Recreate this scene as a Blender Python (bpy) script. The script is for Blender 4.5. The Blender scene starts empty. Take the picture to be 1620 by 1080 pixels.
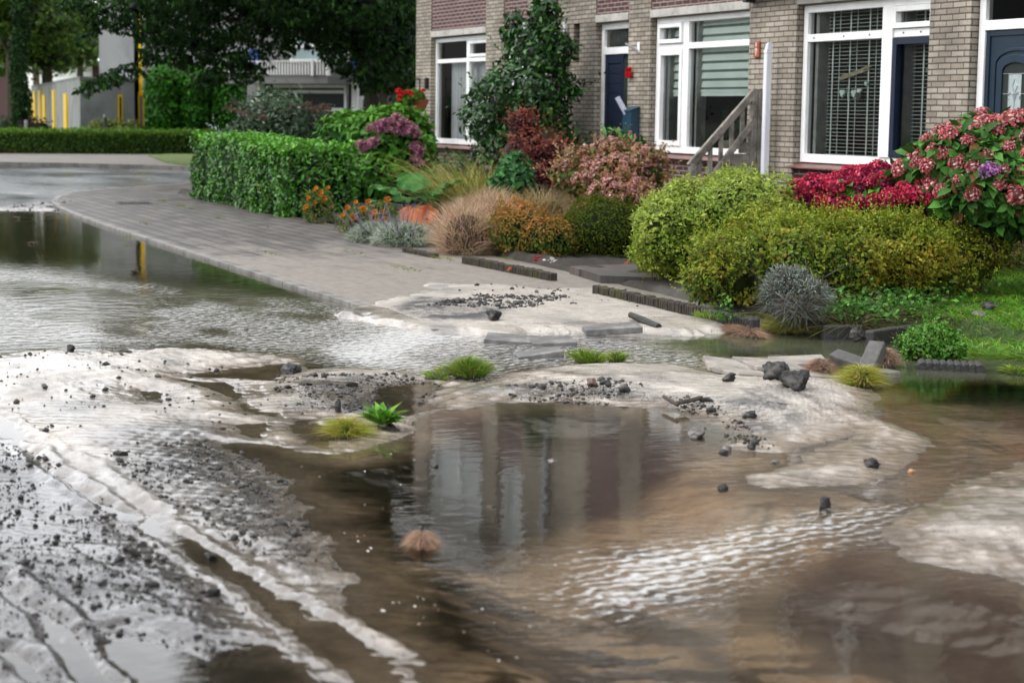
import bpy, math, random
import numpy as np
C = bpy.context.scene.collection
R = math.radians
rnd = random.Random(7)
RG = np.random.default_rng(11)

# ------------------------------------------------------------------ camera
CAM = dict(f=2930.0, pitch=R(7.04), roll=R(.77), yaw=R(23.15), h=1.55)
def _cam():
    p, ro, y = CAM['pitch'], CAM['roll'], CAM['yaw']
    d = np.array([-math.cos(y)*math.cos(p), math.sin(y)*math.cos(p), -math.sin(p)])
    r0 = np.array([math.sin(y), math.cos(y), 0.0]); u0 = np.cross(r0, d)
    return d, r0*math.cos(ro)+u0*math.sin(ro), -r0*math.sin(ro)+u0*math.cos(ro)
CD, CR, CU = _cam()
def sight(x, y): return CD*CAM['f'] + CR*(x-810) - CU*(y-540)
def G(x, y, z=0.0):
    """survey point: where the sight line of photo point (x, y) meets the level z"""
    k = sight(x, y); t = (z-CAM['h'])/k[2]
    return (k[0]*t, k[1]*t)
def FY(x, y, Y):
    k = sight(x, y); t = Y/k[1]
    return (k[0]*t, CAM['h']+k[2]*t)
def FX(x, y, X):
    k = sight(x, y); t = X/k[0]
    return (k[1]*t, CAM['h']+k[2]*t)
def AT(x, y, depth):
    k = sight(x, y)*depth/CAM['f']
    return (k[0], k[1], k[2]+CAM['h'])
def GP(pts, z=0.0): return [G(a, b, z) for a, b in pts]

cam_d = bpy.data.cameras.new('camera'); cam = bpy.data.objects.new('camera', cam_d); C.objects.link(cam)
import mathutils
M3 = mathutils.Matrix((CR, CU, -CD)).transposed()
cam.matrix_world = mathutils.Matrix.Translation((0, 0, CAM['h'])) @ M3.to_4x4()
cam_d.sensor_width = 36; cam_d.lens = CAM['f']*36/1620; cam_d.clip_end = 2000; cam_d.clip_start = .1
cam_d.dof.use_dof = True; cam_d.dof.focus_distance = 12.2; cam_d.dof.aperture_fstop = 3.2; cam_d.dof.aperture_blades = 9
bpy.context.scene.camera = cam
sc = bpy.context.scene
sc.view_settings.view_transform = 'Standard'; sc.view_settings.look = 'None'; sc.view_settings.exposure = 0; sc.view_settings.gamma = .92
sc.render.engine = 'CYCLES'
sc.cycles.max_bounces = 8; sc.cycles.transparent_max_bounces = 12; sc.cycles.transmission_bounces = 4
sc.cycles.diffuse_bounces = 3; sc.cycles.glossy_bounces = 4

# ------------------------------------------------------------------ tagging
def tag(o, label=None, cat=None, group=None, kind=None):
    if label: o['label'] = label
    if cat: o['category'] = cat
    if group: o['group'] = group
    if kind: o['kind'] = kind
    return o
def empty(name, loc=(0, 0, 0), rz=0.0):
    o = bpy.data.objects.new(name, None); C.objects.link(o); o.empty_display_size = .2
    o.location = loc; o.rotation_euler = (0, 0, rz)
    return o
def hang(o, parent):
    """parent keeping world coordinates (parents are unrotated empties)"""
    o.parent = parent
    if parent is not None:
        p = mathutils.Vector((0, 0, 0)); q = parent
        while q is not None:
            p += q.location; q = q.parent
        o.location = o.location - p
    return o
def copy_tree(o, parent=None):
    c = o.copy(); C.objects.link(c); c.parent = parent
    for ch in list(o.children): copy_tree(ch, c)
    return c

# ------------------------------------------------------------------ meshes
def np_mesh(name, V, F, mat, parent=None, col=None, attrs=None, smooth=False):
    """F: list of int arrays (n,k)"""
    me = bpy.data.meshes.new(name)
    V = np.asarray(V, np.float32)
    F = [np.asarray(f, np.int32) for f in (F if isinstance(F, list) else [F]) if len(f)]
    me.vertices.add(len(V)); me.vertices.foreach_set('co', V.ravel())
    idx = np.concatenate([f.ravel() for f in F]); tot = np.concatenate([np.full(len(f), f.shape[1], np.int32) for f in F])
    st = np.concatenate([[0], np.cumsum(tot)[:-1]]).astype(np.int32)
    me.loops.add(len(idx)); me.loops.foreach_set('vertex_index', idx)
    me.polygons.add(len(tot)); me.polygons.foreach_set('loop_start', st)
    if smooth: me.polygons.foreach_set('use_smooth', np.ones(len(tot), bool))
    me.update(calc_edges=True)
    if col is not None:
        a = me.color_attributes.new('Col', 'FLOAT_COLOR', 'POINT')
        c = np.ones((len(V), 4), np.float32); c[:, :3] = col; a.data.foreach_set('color', c.ravel())
    for k, v in (attrs or {}).items():
        a = me.attributes.new(k, 'FLOAT', 'POINT'); a.data.foreach_set('value', np.asarray(v, np.float32))
    me.materials.append(mat)
    o = bpy.data.objects.new(name, me); C.objects.link(o)
    if parent is not None: hang(o, parent)
    return o
class MB:
    def __init__(s): s.V = []; s.F = []
    def add(s, V, F):
        n = len(s.V); s.V += [tuple(v) for v in V]; s.F += [tuple(i+n for i in f) for f in F]; return s
    def box(s, x0, x1, y0, y1, z0, z1):
        return s.add([(x0,y0,z0),(x1,y0,z0),(x1,y1,z0),(x0,y1,z0),(x0,y0,z1),(x1,y0,z1),(x1,y1,z1),(x0,y1,z1)],
              [(0,3,2,1),(4,5,6,7),(0,1,5,4),(1,2,6,5),(2,3,7,6),(3,0,4,7)])
    def beam(s, a, b, w, h, up=(0, 0, 1)):
        a = np.array(a, float); b = np.array(b, float); d = b-a; d /= np.linalg.norm(d)
        u = np.array(up, float); x = np.cross(d, u); x /= np.linalg.norm(x); u = np.cross(x, d)
        V = [p+x*i*w/2+u*j*h/2 for p in (a, b) for i, j in ((-1,-1),(1,-1),(1,1),(-1,1))]
        return s.add(V, [(0,1,2,3),(7,6,5,4),(0,4,5,1),(1,5,6,2),(2,6,7,3),(3,7,4,0)])
    def tube(s, pts, rad, seg=8, cap=True):
        pts = [np.array(p, float) for p in pts]; rad = rad if hasattr(rad, '__len__') else [rad]*len(pts)
        V = []; F = []
        for i, p in enumerate(pts):
            d = pts[min(i+1, len(pts)-1)]-pts[max(i-1, 0)]; d /= np.linalg.norm(d)+1e-9
            a = np.cross(d, (0, 0, 1) if abs(d[2]) < .9 else (1, 0, 0)); a /= np.linalg.norm(a); b = np.cross(d, a)
            for k in range(seg):
                t = 2*math.pi*k/seg; V.append(p+(a*math.cos(t)+b*math.sin(t))*rad[i])
        for i in range(len(pts)-1):
            for k in range(seg):
                k2 = (k+1) % seg; F.append((i*seg+k, i*seg+k2, (i+1)*seg+k2, (i+1)*seg+k))
        if cap: F.append(tuple(range(seg))[::-1]); F.append(tuple((len(pts)-1)*seg+k for k in range(seg)))
        return s.add(V, F)
    def prism(s, poly, z0, z1):
        n = len(poly)
        V = [(p[0], p[1], z0) for p in poly]+[(p[0], p[1], z1) for p in poly]
        F = [tuple(range(n))[::-1], tuple(range(n, 2*n))]+[(i, (i+1) % n, n+(i+1) % n, n+i) for i in range(n)]
        return s.add(V, F)
    def plate(s, poly, y0, y1):
        """outline in (x, z), extruded from y0 (front) to y1"""
        n = len(poly)
        V = [(p[0], y0, p[1]) for p in poly]+[(p[0], y1, p[1]) for p in poly]
        F = [tuple(range(n)), tuple(range(n, 2*n))[::-1]]+[((i+1) % n, i, n+i, n+(i+1) % n) for i in range(n)]
        return s.add(V, F)
    def build(s, name, mat, parent=None, bevel=0, smooth=False, segs=2):
        me = bpy.data.meshes.new(name); me.from_pydata([tuple(map(float, v)) for v in s.V], [], s.F); me.update()
        if smooth: me.polygons.foreach_set('use_smooth', [True]*len(me.polygons))
        me.materials.append(mat); o = bpy.data.objects.new(name, me); C.objects.link(o)
        if parent is not None: hang(o, parent)
        if bevel:
            m = o.modifiers.new('bevel', 'BEVEL'); m.width = bevel; m.segments = segs; m.limit_method = 'ANGLE'; m.angle_limit = R(50)
        return o

# ------------------------------------------------------------------ noise
def _h(i, j, k, s):
    n = (i*374761393 + j*668265263 + k*2147483647 + s*974711) & 0xFFFFFFFF
    n = ((n ^ (n >> 13))*1274126177) & 0xFFFFFFFF
    n = (n ^ (n >> 16)) & 0xFFFFFFFF
    return n.astype(np.float64)/4294967295.0
def noise2(x, y, s=0):
    xi = np.floor(x).astype(np.int64); yi = np.floor(y).astype(np.int64); fx = x-xi; fy = y-yi
    fx = fx*fx*(3-2*fx); fy = fy*fy*(3-2*fy); z = np.zeros_like(xi)
    a = _h(xi, yi, z, s); b = _h(xi+1, yi, z, s); c = _h(xi, yi+1, z, s); d = _h(xi+1, yi+1, z, s)
    return ((a*(1-fx)+b*fx)*(1-fy)+(c*(1-fx)+d*fx)*fy)*2-1
def noise3(p, s=0):
    i = np.floor(p).astype(np.int64); f = p-i; f = f*f*(3-2*f); r = 0
    for dx in (0, 1):
        for dy in (0, 1):
            for dz in (0, 1):
                w = (f[:, 0] if dx else 1-f[:, 0])*(f[:, 1] if dy else 1-f[:, 1])*(f[:, 2] if dz else 1-f[:, 2])
                r = r+w*_h(i[:, 0]+dx, i[:, 1]+dy, i[:, 2]+dz, s)
    return r*2-1
def fbm(x, y, s=0, o=4):
    r = 0; a = 1; t = 0
    for k in range(o):
        r = r+a*noise2(x*2**k+17.3*k, y*2**k-9.1*k, s+k); t += a; a *= .5
    return r/t
def sst(a, b, x):
    t = np.clip((x-a)/(b-a), 0, 1); return t*t*(3-2*t)
def sdpoly(X, Y, poly, margin=1.2):
    poly = np.array(poly); out = np.full(X.shape, margin)
    x0, y0 = poly.min(0)-margin; x1, y1 = poly.max(0)+margin
    m = (X > x0) & (X < x1) & (Y > y0) & (Y < y1)
    x = X[m]; y = Y[m]
    if not len(x): return out
    d = np.full(x.shape, 1e9); ins = np.zeros(x.shape, bool)
    for i in range(len(poly)):
        ax, ay = poly[i]; bx, by = poly[(i+1) % len(poly)]
        ex, ey = bx-ax, by-ay; L = ex*ex+ey*ey+1e-12
        t = np.clip(((x-ax)*ex+(y-ay)*ey)/L, 0, 1)
        d = np.minimum(d, (x-ax-t*ex)**2+(y-ay-t*ey)**2)
        if ay != by:
            c = ((ay > y) != (by > y)) & (x < (bx-ax)*(y-ay)/(by-ay)+ax); ins ^= c
    d = np.sqrt(d); out[m] = np.where(ins, -d, np.minimum(d, margin)); return out
def sdline(X, Y, pts, margin=.6):
    pts = np.array(pts); out = np.full(X.shape, margin)
    x0, y0 = pts.min(0)-margin; x1, y1 = pts.max(0)+margin
    m = (X > x0) & (X < x1) & (Y > y0) & (Y < y1); x = X[m]; y = Y[m]
    if not len(x): return out
    d = np.full(x.shape, 1e9)
    for i in range(len(pts)-1):
        ax, ay = pts[i]; bx, by = pts[i+1]; ex, ey = bx-ax, by-ay; L = ex*ex+ey*ey+1e-12
        t = np.clip(((x-ax)*ex+(y-ay)*ey)/L, 0, 1)
        d = np.minimum(d, (x-ax-t*ex)**2+(y-ay-t*ey)**2)
    out[m] = np.minimum(np.sqrt(d), margin); return out

# ------------------------------------------------------------------ materials
def newmat(name):
    m = bpy.data.materials.new(name); m.use_nodes = True; nt = m.node_tree
    b = nt.nodes['Principled BSDF']; return m, nt, b, nt.nodes['Material Output']
def N(nt, t, **kw):
    n = nt.nodes.new(t)
    for k, v in kw.items():
        if k in n.inputs.keys() if hasattr(n.inputs, 'keys') else False: n.inputs[k].default_value = v
        else: setattr(n, k, v)
    return n
def noise_node(nt, scale, detail=4, vec=None, rough=.6):
    n = nt.nodes.new('ShaderNodeTexNoise'); n.inputs['Scale'].default_value = scale; n.inputs['Detail'].default_value = detail; n.inputs['Roughness'].default_value = rough
    if vec is not None: nt.links.new(vec, n.inputs['Vector'])
    return n
def ramp(nt, fac, stops):
    n = nt.nodes.new('ShaderNodeValToRGB'); nt.links.new(fac, n.inputs[0]); e = n.color_ramp.elements
    while len(e) < len(stops): e.new(.5)
    for k, (p, c) in enumerate(stops):
        e[k].position = p; e[k].color = (*c, 1) if hasattr(c, '__len__') else (c, c, c, 1)
    return n
def objco(nt): return nt.nodes.new('ShaderNodeTexCoord').outputs['Object']
def plain(name, col, rough=.6, var=.18, scale=9, bump=.15, bscale=60, metal=0, spec=.5, dirt=None):
    m, nt, b, out = newmat(name); oc = objco(nt)
    n = noise_node(nt, scale, 5, oc); c = np.array(col)
    rp = ramp(nt, n.outputs[0], [(.3, c*(1-var)), (.7, np.minimum(c*(1+var), 1))])
    src = rp.outputs[0]
    if dirt:
        n3 = noise_node(nt, dirt[1], 6, oc); r3 = ramp(nt, n3.outputs[0], [(.48, 0.), (.72, 1.)])
        mx = nt.nodes.new('ShaderNodeMixRGB'); nt.links.new(r3.outputs[0], mx.inputs[0]); nt.links.new(src, mx.inputs[1]); mx.inputs[2].default_value = (*dirt[0], 1); src = mx.outputs[0]
    nt.links.new(src, b.inputs['Base Color'])
    n2 = noise_node(nt, bscale, 4, oc); bp = nt.nodes.new('ShaderNodeBump'); bp.inputs['Strength'].default_value = bump; bp.inputs['Distance'].default_value = .01
    nt.links.new(n2.outputs[0], bp.inputs['Height']); nt.links.new(bp.outputs[0], b.inputs['Normal'])
    b.inputs['Roughness'].default_value = rough; b.inputs['Metallic'].default_value = metal; b.inputs['Specular IOR Level'].default_value = spec
    return m
def brick(name, c1, c2, mortar, row=.0625, bw=.22, ms=.008, mixin=None, gloss=.75, bump=.5, ground=False, stain=.35, fac_off=.5):
    m, nt, b, out = newmat(name); oc = objco(nt)
    sep = nt.nodes.new('ShaderNodeSeparateXYZ'); nt.links.new(oc, sep.inputs[0])
    cmb = nt.nodes.new('ShaderNodeCombineXYZ')
    if ground:
        nt.links.new(sep.outputs[0], cmb.inputs[0]); nt.links.new(sep.outputs[1], cmb.inputs[1])
    else:
        ad = nt.nodes.new('ShaderNodeMath'); nt.links.new(sep.outputs[0], ad.inputs[0]); nt.links.new(sep.outputs[1], ad.inputs[1])
        nt.links.new(ad.outputs[0], cmb.inputs[0]); nt.links.new(sep.outputs[2], cmb.inputs[1])
    # slight wobble so the courses are not ruler straight
    wn = noise_node(nt, 3.5, 2, oc); vm = nt.nodes.new('ShaderNodeVectorMath'); vm.operation = 'SCALE'; vm.inputs['Scale'].default_value = .010
    nt.links.new(wn.outputs['Color'], vm.inputs[0]); va = nt.nodes.new('ShaderNodeVectorMath'); nt.links.new(cmb.outputs[0], va.inputs[0]); nt.links.new(vm.outputs[0], va.inputs[1])
    br = nt.nodes.new('ShaderNodeTexBrick'); nt.links.new(va.outputs[0], br.inputs['Vector'])
    br.offset = fac_off; br.inputs['Scale'].default_value = 1; br.inputs['Brick Width'].default_value = bw; br.inputs['Row Height'].default_value = row
    br.inputs['Mortar Size'].default_value = ms; br.inputs['Mortar Smooth'].default_value = .25; br.inputs['Bias'].default_value = 0
    br.inputs['Color1'].default_value = (*c1, 1); br.inputs['Color2'].default_value = (*c2, 1); br.inputs['Mortar'].default_value = (*mortar, 1)
    n1 = noise_node(nt, 40, 5, oc); mul = nt.nodes.new('ShaderNodeMixRGB'); mul.blend_type = 'MULTIPLY'; mul.inputs[0].default_value = .7
    r1 = ramp(nt, n1.outputs[0], [(.3, .62), (.65, 1.)]); nt.links.new(br.outputs['Color'], mul.inputs[1]); nt.links.new(r1.outputs[0], mul.inputs[2])
    n2 = noise_node(nt, 1.1, 6, oc); mul2 = nt.nodes.new('ShaderNodeMixRGB'); mul2.blend_type = 'MULTIPLY'; mul2.inputs[0].default_value = stain*1.6
    r2 = ramp(nt, n2.outputs[0], [(.35, .45), (.62, 1.)]); nt.links.new(mul.outputs[0], mul2.inputs[1]); nt.links.new(r2.outputs[0], mul2.inputs[2])
    src = mul2.outputs[0]
    if mixin:   # moss, sand film: (colour, scale, lo, hi)
        n4 = noise_node(nt, mixin[1], 7, oc, .7); r4 = ramp(nt, n4.outputs[0], [(mixin[2], 0.), (mixin[3], 1.)])
        mx = nt.nodes.new('ShaderNodeMixRGB'); nt.links.new(r4.outputs[0], mx.inputs[0]); nt.links.new(src, mx.inputs[1]); mx.inputs[2].default_value = (*mixin[0], 1); src = mx.outputs[0]
    nt.links.new(src, b.inputs['Base Color']); b.inputs['Roughness'].default_value = gloss
    inv = nt.nodes.new('ShaderNodeMath'); inv.operation = 'SUBTRACT'; inv.inputs[0].default_value = 1; nt.links.new(br.outputs['Fac'], inv.inputs[1])
    ad2 = nt.nodes.new('ShaderNodeMath'); ad2.operation = 'MULTIPLY_ADD'; nt.links.new(n1.outputs[0], ad2.inputs[0]); ad2.inputs[1].default_value = .5; nt.links.new(inv.outputs[0], ad2.inputs[2])
    bp = nt.nodes.new('ShaderNodeBump'); bp.inputs['Strength'].default_value = bump; bp.inputs['Distance'].default_value = .006
    nt.links.new(ad2.outputs[0], bp.inputs['Height']); nt.links.new(bp.outputs[0], b.inputs['Normal'])
    return m
def leafmat(name, rough=.42, trans=.25, spec=.5):
    m, nt, b, out = newmat(name); a = nt.nodes.new('ShaderNodeVertexColor'); a.layer_name = 'Col'
    oi = nt.nodes.new('ShaderNodeObjectInfo'); hs = nt.nodes.new('ShaderNodeHueSaturation')
    mr = nt.nodes.new('ShaderNodeMapRange'); nt.links.new(oi.outputs['Random'], mr.inputs[0]); mr.inputs[3].default_value = .9; mr.inputs[4].default_value = 1.1
    nt.links.new(mr.outputs[0], hs.inputs['Value']); nt.links.new(a.outputs[0], hs.inputs['Color'])
    n = noise_node(nt, 35, 3, objco(nt)); r = ramp(nt, n.outputs[0], [(.3, .72), (.7, 1.)])
    mul = nt.nodes.new('ShaderNodeMixRGB'); mul.blend_type = 'MULTIPLY'; mul.inputs[0].default_value = 1; nt.links.new(hs.outputs[0], mul.inputs[1]); nt.links.new(r.outputs[0], mul.inputs[2])
    nt.links.new(mul.outputs[0], b.inputs['Base Color']); b.inputs['Roughness'].default_value = rough; b.inputs['Specular IOR Level'].default_value = spec
    tr = nt.nodes.new('ShaderNodeBsdfTranslucent'); nt.links.new(mul.outputs[0], tr.inputs[0])
    ms = nt.nodes.new('ShaderNodeMixShader'); ms.inputs[0].default_value = trans
    nt.links.new(b.outputs[0], ms.inputs[1]); nt.links.new(tr.outputs[0], ms.inputs[2]); nt.links.new(ms.outputs[0], out.inputs[0])
    return m
M = {}
M['leaf'] = leafmat('leaf', .5, .28, .2); M['leaf_gloss'] = leafmat('glossy_leaf', .30, .20, .42); M['leaf_dull'] = leafmat('dull_leaf', .8, .3, .1); M['petal'] = leafmat('petal', .8, .4, .1)
M['bark'] = plain('bark', (.06, .048, .036), .9, .4, 20, .8, 40)
M['twig'] = plain('twig', (.10, .075, .05), .9, .3, 20, .5, 60)

# ------------------------------------------------------------------ foliage
def frames(n_dir, rng, spread):
    n = n_dir+rng.normal(0, spread, n_dir.shape); n /= np.linalg.norm(n, axis=1)[:, None]+1e-9
    a = rng.normal(0, 1, n.shape); a -= n*(a*n).sum(1)[:, None]; a /= np.linalg.norm(a, axis=1)[:, None]+1e-9
    return n, a, np.cross(n, a)
T_SMALL = (np.array([(0,0,0),(-.5,.5,.10),(0,1,-.04),(.5,.5,.10)], float), [np.array([(0,2,1),(0,3,2)])])
T_BIG = (np.array([(0,0,0),(-.38,.28,.08),(-.42,.6,.09),(0,1.0,-.10),(.42,.6,.09),(.38,.28,.08),(0,.3,0),(0,.65,.0)], float),
         [np.array([(0,6,1),(2,7,3),(7,4,3),(0,5,6)]), np.array([(1,6,7,2),(6,5,4,7)])])
def scatter(P, A, B, Nn, size, width, tmpl, cols):
    T, Fs = tmpl; k = len(T); n = len(P)
    T3 = T[None]*np.array([1, 1, 1.0])
    V = P[:, None]+size[:, None, None]*(A[:, None]*T3[:, :, 1:2]+B[:, None]*T3[:, :, 0:1]*(width if np.isscalar(width) else width[:, None, None])+Nn[:, None]*T3[:, :, 2:3])
    off = (np.arange(n)*k)[:, None, None]
    F = [(f[None]+off).reshape(-1, f.shape[1]) for f in Fs]
    return V.reshape(-1, 3), F, np.repeat(cols, k, 0)
def pick(rng, pal, n, jit=.18):
    w = np.array([p[1] for p in pal], float); w /= w.sum(); c = np.array([p[0] for p in pal])[rng.choice(len(pal), n, p=w)]
    c = c*(1+rng.normal(0, jit, (n, 1)))*(1+rng.normal(0, jit*.3, (n, 3))); return np.clip(c, .003, .95)
class Fol:
    def __init__(s): s.V = []; s.F = {}; s.Cc = []; s.n = 0
    def add(s, V, F, col):
        for f in F: s.F.setdefault(f.shape[1], []).append(f+s.n)
        s.V.append(V); s.Cc.append(col); s.n += len(V)
    def build(s, name, mat, parent=None, smooth=False):
        return np_mesh(name, np.concatenate(s.V), [np.concatenate(f) for f in s.F.values()], mat, parent, col=np.concatenate(s.Cc), smooth=smooth)
def lump_points(rng, lumps, n, shell=.75, bump=.12, freq=2.2, seed=0, floor=0.0, lobes=None):
    """points on and in a union of ellipsoids; returns P, outward dir, depth 0..1 (1 = surface)"""
    L = np.array(lumps, float); w = (L[:, 3]*L[:, 4]+L[:, 4]*L[:, 5]+L[:, 3]*L[:, 5]); w /= w.sum()
    i = rng.choice(len(L), n*2, p=w); c = L[i, :3]; r = L[i, 3:6]
    d = rng.normal(0, 1, (n*2, 3)); d /= np.linalg.norm(d, axis=1)[:, None]
    q = np.where(rng.random(n*2) < shell, 1-np.abs(rng.normal(0, .06, n*2)), rng.random(n*2)**.5)
    P0 = c+d*r
    k = 1+bump*noise3(P0*freq, seed)+bump*.6*noise3(P0*freq*2.7, seed+5)
    P = c+d*r*(q*k)[:, None]
    keep = P[:, 2] > floor
    for j in range(len(L)):
        e = (((P-L[j, :3])/L[j, 3:6])**2).sum(1); keep &= ~((e < .62) & (i != j) & (q > .75))
    P = P[keep][:n]; nd = (d/r)[keep][:n]; nd /= np.linalg.norm(nd, axis=1)[:, None]
    return P, nd, q[keep][:n]
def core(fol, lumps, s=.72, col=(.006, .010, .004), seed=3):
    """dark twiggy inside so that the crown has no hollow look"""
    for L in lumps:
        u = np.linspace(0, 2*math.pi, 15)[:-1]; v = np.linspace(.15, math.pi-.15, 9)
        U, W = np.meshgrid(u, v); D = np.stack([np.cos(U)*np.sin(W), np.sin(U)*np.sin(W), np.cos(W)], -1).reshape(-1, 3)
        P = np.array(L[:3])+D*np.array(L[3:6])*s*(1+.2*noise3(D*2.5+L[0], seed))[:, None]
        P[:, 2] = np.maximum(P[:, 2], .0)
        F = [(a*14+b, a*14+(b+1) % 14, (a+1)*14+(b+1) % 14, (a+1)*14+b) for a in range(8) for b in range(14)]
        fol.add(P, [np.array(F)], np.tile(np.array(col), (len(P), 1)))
def foliage(name, lumps, n, size, pal, parent, mat='leaf', width=.55, tmpl=T_SMALL, up=.35, spread=.5, shell=.75, bump=.12, freq=2.2, seed=1, floor=0., tip=None, cores=.7, droop=0., inner=None, jit=.18, sizevar=.25, patch=None, core_col=(.016, .028, .008), sprig=None):
    rng = np.random.default_rng(seed)
    P, nd, q = lump_points(rng, lumps, n, shell, bump, freq, seed, floor); n = len(P)
    nn = nd+np.array([0, 0, up]); Nn, A, B = frames(nn, rng, spread)
    if droop: 
        A = A+np.array([0, 0, -droop]); A /= np.linalg.norm(A, axis=1)[:, None]; B = np.cross(Nn, A); B /= np.linalg.norm(B, axis=1)[:, None]; Nn = np.cross(A, B)
    c = pick(rng, pal, n, jit)
    if tip is not None:   # tip tint mixed in on the upward facing surface
        t = np.clip(nd[:, 2]*.9+.25*noise3(P*3, seed+9), 0, 1)[:, None]*tip[1]*(q[:, None] > .8); c = c*(1-t)+np.array(tip[0])*t*(1+rng.normal(0, .15, (n, 1)))
    if patch is not None:
        t = sst(.0, .5, noise3(P*patch[2], seed+21))[:, None]*patch[1]; c = c*(1-t)+np.array(patch[0])*t*(1+rng.normal(0, .2, (n, 1)))
    sz = size*(1+rng.normal(0, sizevar, n)).clip(.4, 1.8)
    f = Fol(); f.add(*scatter(P, A, B, Nn, sz, width, tmpl, np.clip(c, .003, .95)))
    if sprig:   # stray shoots breaking the outline: (count, length, leaves each)
        k, L_, m_ = sprig; P2, nd2, q2 = lump_points(rng, lumps, k*2, 1.0, bump, freq, seed, floor); s_ = q2 > .93; P2, nd2 = P2[s_][:k], nd2[s_][:k]
        dd = nd2+np.array([0, 0, .7])+rng.normal(0, .35, nd2.shape); dd /= np.linalg.norm(dd, axis=1)[:, None]; ln = L_*rng.uniform(.4, 1.3, len(P2)); c2 = pick(rng, pal, len(P2), jit)
        if tip is not None: c2 = c2*.5+np.array(tip[0])*.5
        for j in range(m_):
            t = (j+.5)/m_; pj = P2+dd*(ln*t)[:, None]; N3, A3, B3 = frames(dd, rng, .8); A3 = A3*.8+dd*.6; A3 /= np.linalg.norm(A3, axis=1)[:, None]
            f.add(*scatter(pj, A3, B3, N3, size*(1.05-.4*t)*np.ones(len(pj)), width, tmpl, np.clip(c2*(1+rng.normal(0, .12, (len(pj), 1))), .003, .95)))
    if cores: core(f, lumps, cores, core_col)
    return f.build(name, M[mat], parent)
def blades_geo(rng, base, dirs, length, width, cols, bend=.5, seg=4, gravity=None):
    """curved grass blades: (V,F,C)"""
    n = len(base); side = np.cross(dirs, rng.normal(0, 1, (n, 3))); side /= np.linalg.norm(side, axis=1)[:, None]+1e-9
    out = dirs*np.array([1, 1, 0]); out += rng.normal(0, .25, (n, 3))*np.array([1, 1, 0]); out /= np.linalg.norm(out, axis=1)[:, None]+1e-9
    V = []
    for k in range(seg+1):
        t = k/seg
        p = base+dirs*(length*t)[:, None]+out*(length*bend*t*t*.6)[:, None]-np.array([0, 0, 1.])*(length*bend*t*t*.55)[:, None]
        w = width*(1-t**1.6*.92)
        V += [p-side*w[:, None]/2, p+side*w[:, None]/2]
    V = np.stack(V, 1); k = 2*(seg+1)
    off = (np.arange(n)*k)[:, None, None]
    F = np.array([(2*j, 2*j+1, 2*j+3, 2*j+2) for j in range(seg)])
    return V.reshape(-1, 3), [(F[None]+off).reshape(-1, 4)], np.repeat(cols, k, 0)
def tuft(name, center, r, n, length, width, pal, parent, seed=1, spread=.55, bend=.6, mat='leaf_dull', flat=0., zbase=None, jit=.2, fol=None, lean=(0, 0)):
    rng = np.random.default_rng(seed); a = rng.random(n)*2*math.pi; q = np.sqrt(rng.random(n))
    rx, ry = r if hasattr(r, '__len__') else (r, r)
    base = np.stack([center[0]+np.cos(a)*q*rx, center[1]+np.sin(a)*q*ry, np.full(n, center[2])+flat*(1-q*q)], 1)
    d = np.stack([np.cos(a)*q*spread+lean[0], np.sin(a)*q*spread+lean[1], np.ones(n)], 1)+rng.normal(0, .16, (n, 3)); d /= np.linalg.norm(d, axis=1)[:, None]
    L = length*(1+rng.normal(0, .22, n)).clip(.3, 1.6); W = width*(1+rng.normal(0, .2, n)).clip(.5, 1.6)
    g = blades_geo(rng, base, d, L, W, pick(rng, pal, n, jit), bend)
    if fol is not None: fol.add(*g); return None
    f = Fol(); f.add(*g); return f.build(name, M[mat], parent)
def fuzz(name, lumps, n, L, w, pal, parent, seed=1, up=.5, spread=.35, bend=.4, bump=.2, mat='leaf_dull', core_col=(.06, .04, .025), inset=.55, cs=.72, fol=None, tip=None, floor=.02):
    """mound of fine stems growing outwards from ellipsoids"""
    rng = np.random.default_rng(seed); P, nd, q = lump_points(rng, lumps, n, .8, bump, 3.5, seed, floor); n = len(P)
    d = nd+np.array([0, 0, up])+rng.normal(0, spread, nd.shape); d /= np.linalg.norm(d, axis=1)[:, None]; ln = L*(1+rng.normal(0, .3, n)).clip(.3, 1.9)
    c = pick(rng, pal, n, .22)
    if tip is not None: t = np.clip(nd[:, 2]+.4*noise3(P*4, seed), 0, 1)[:, None]*tip[1]; c = c*(1-t)+np.array(tip[0])*t
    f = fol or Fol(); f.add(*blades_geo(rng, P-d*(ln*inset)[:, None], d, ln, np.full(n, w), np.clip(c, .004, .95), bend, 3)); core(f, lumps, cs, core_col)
    return f if fol is not None else f.build(name, M[mat], parent)
def stems(parent, base, tips, r=.02, name='stem', mat='twig', seed=2):
    rr = random.Random(seed); mb = MB()
    for t in tips:
        b = (base[0]+rr.uniform(-.06, .06), base[1]+rr.uniform(-.06, .06), base[2]-.03)
        mid = tuple((b[i]+t[i])/2+rr.uniform(-.06, .06) for i in range(3))
        mb.tube([b, mid, t], [r, r*.75, r*.3], 6)
    return mb.build(name, M[mat], parent)
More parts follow.
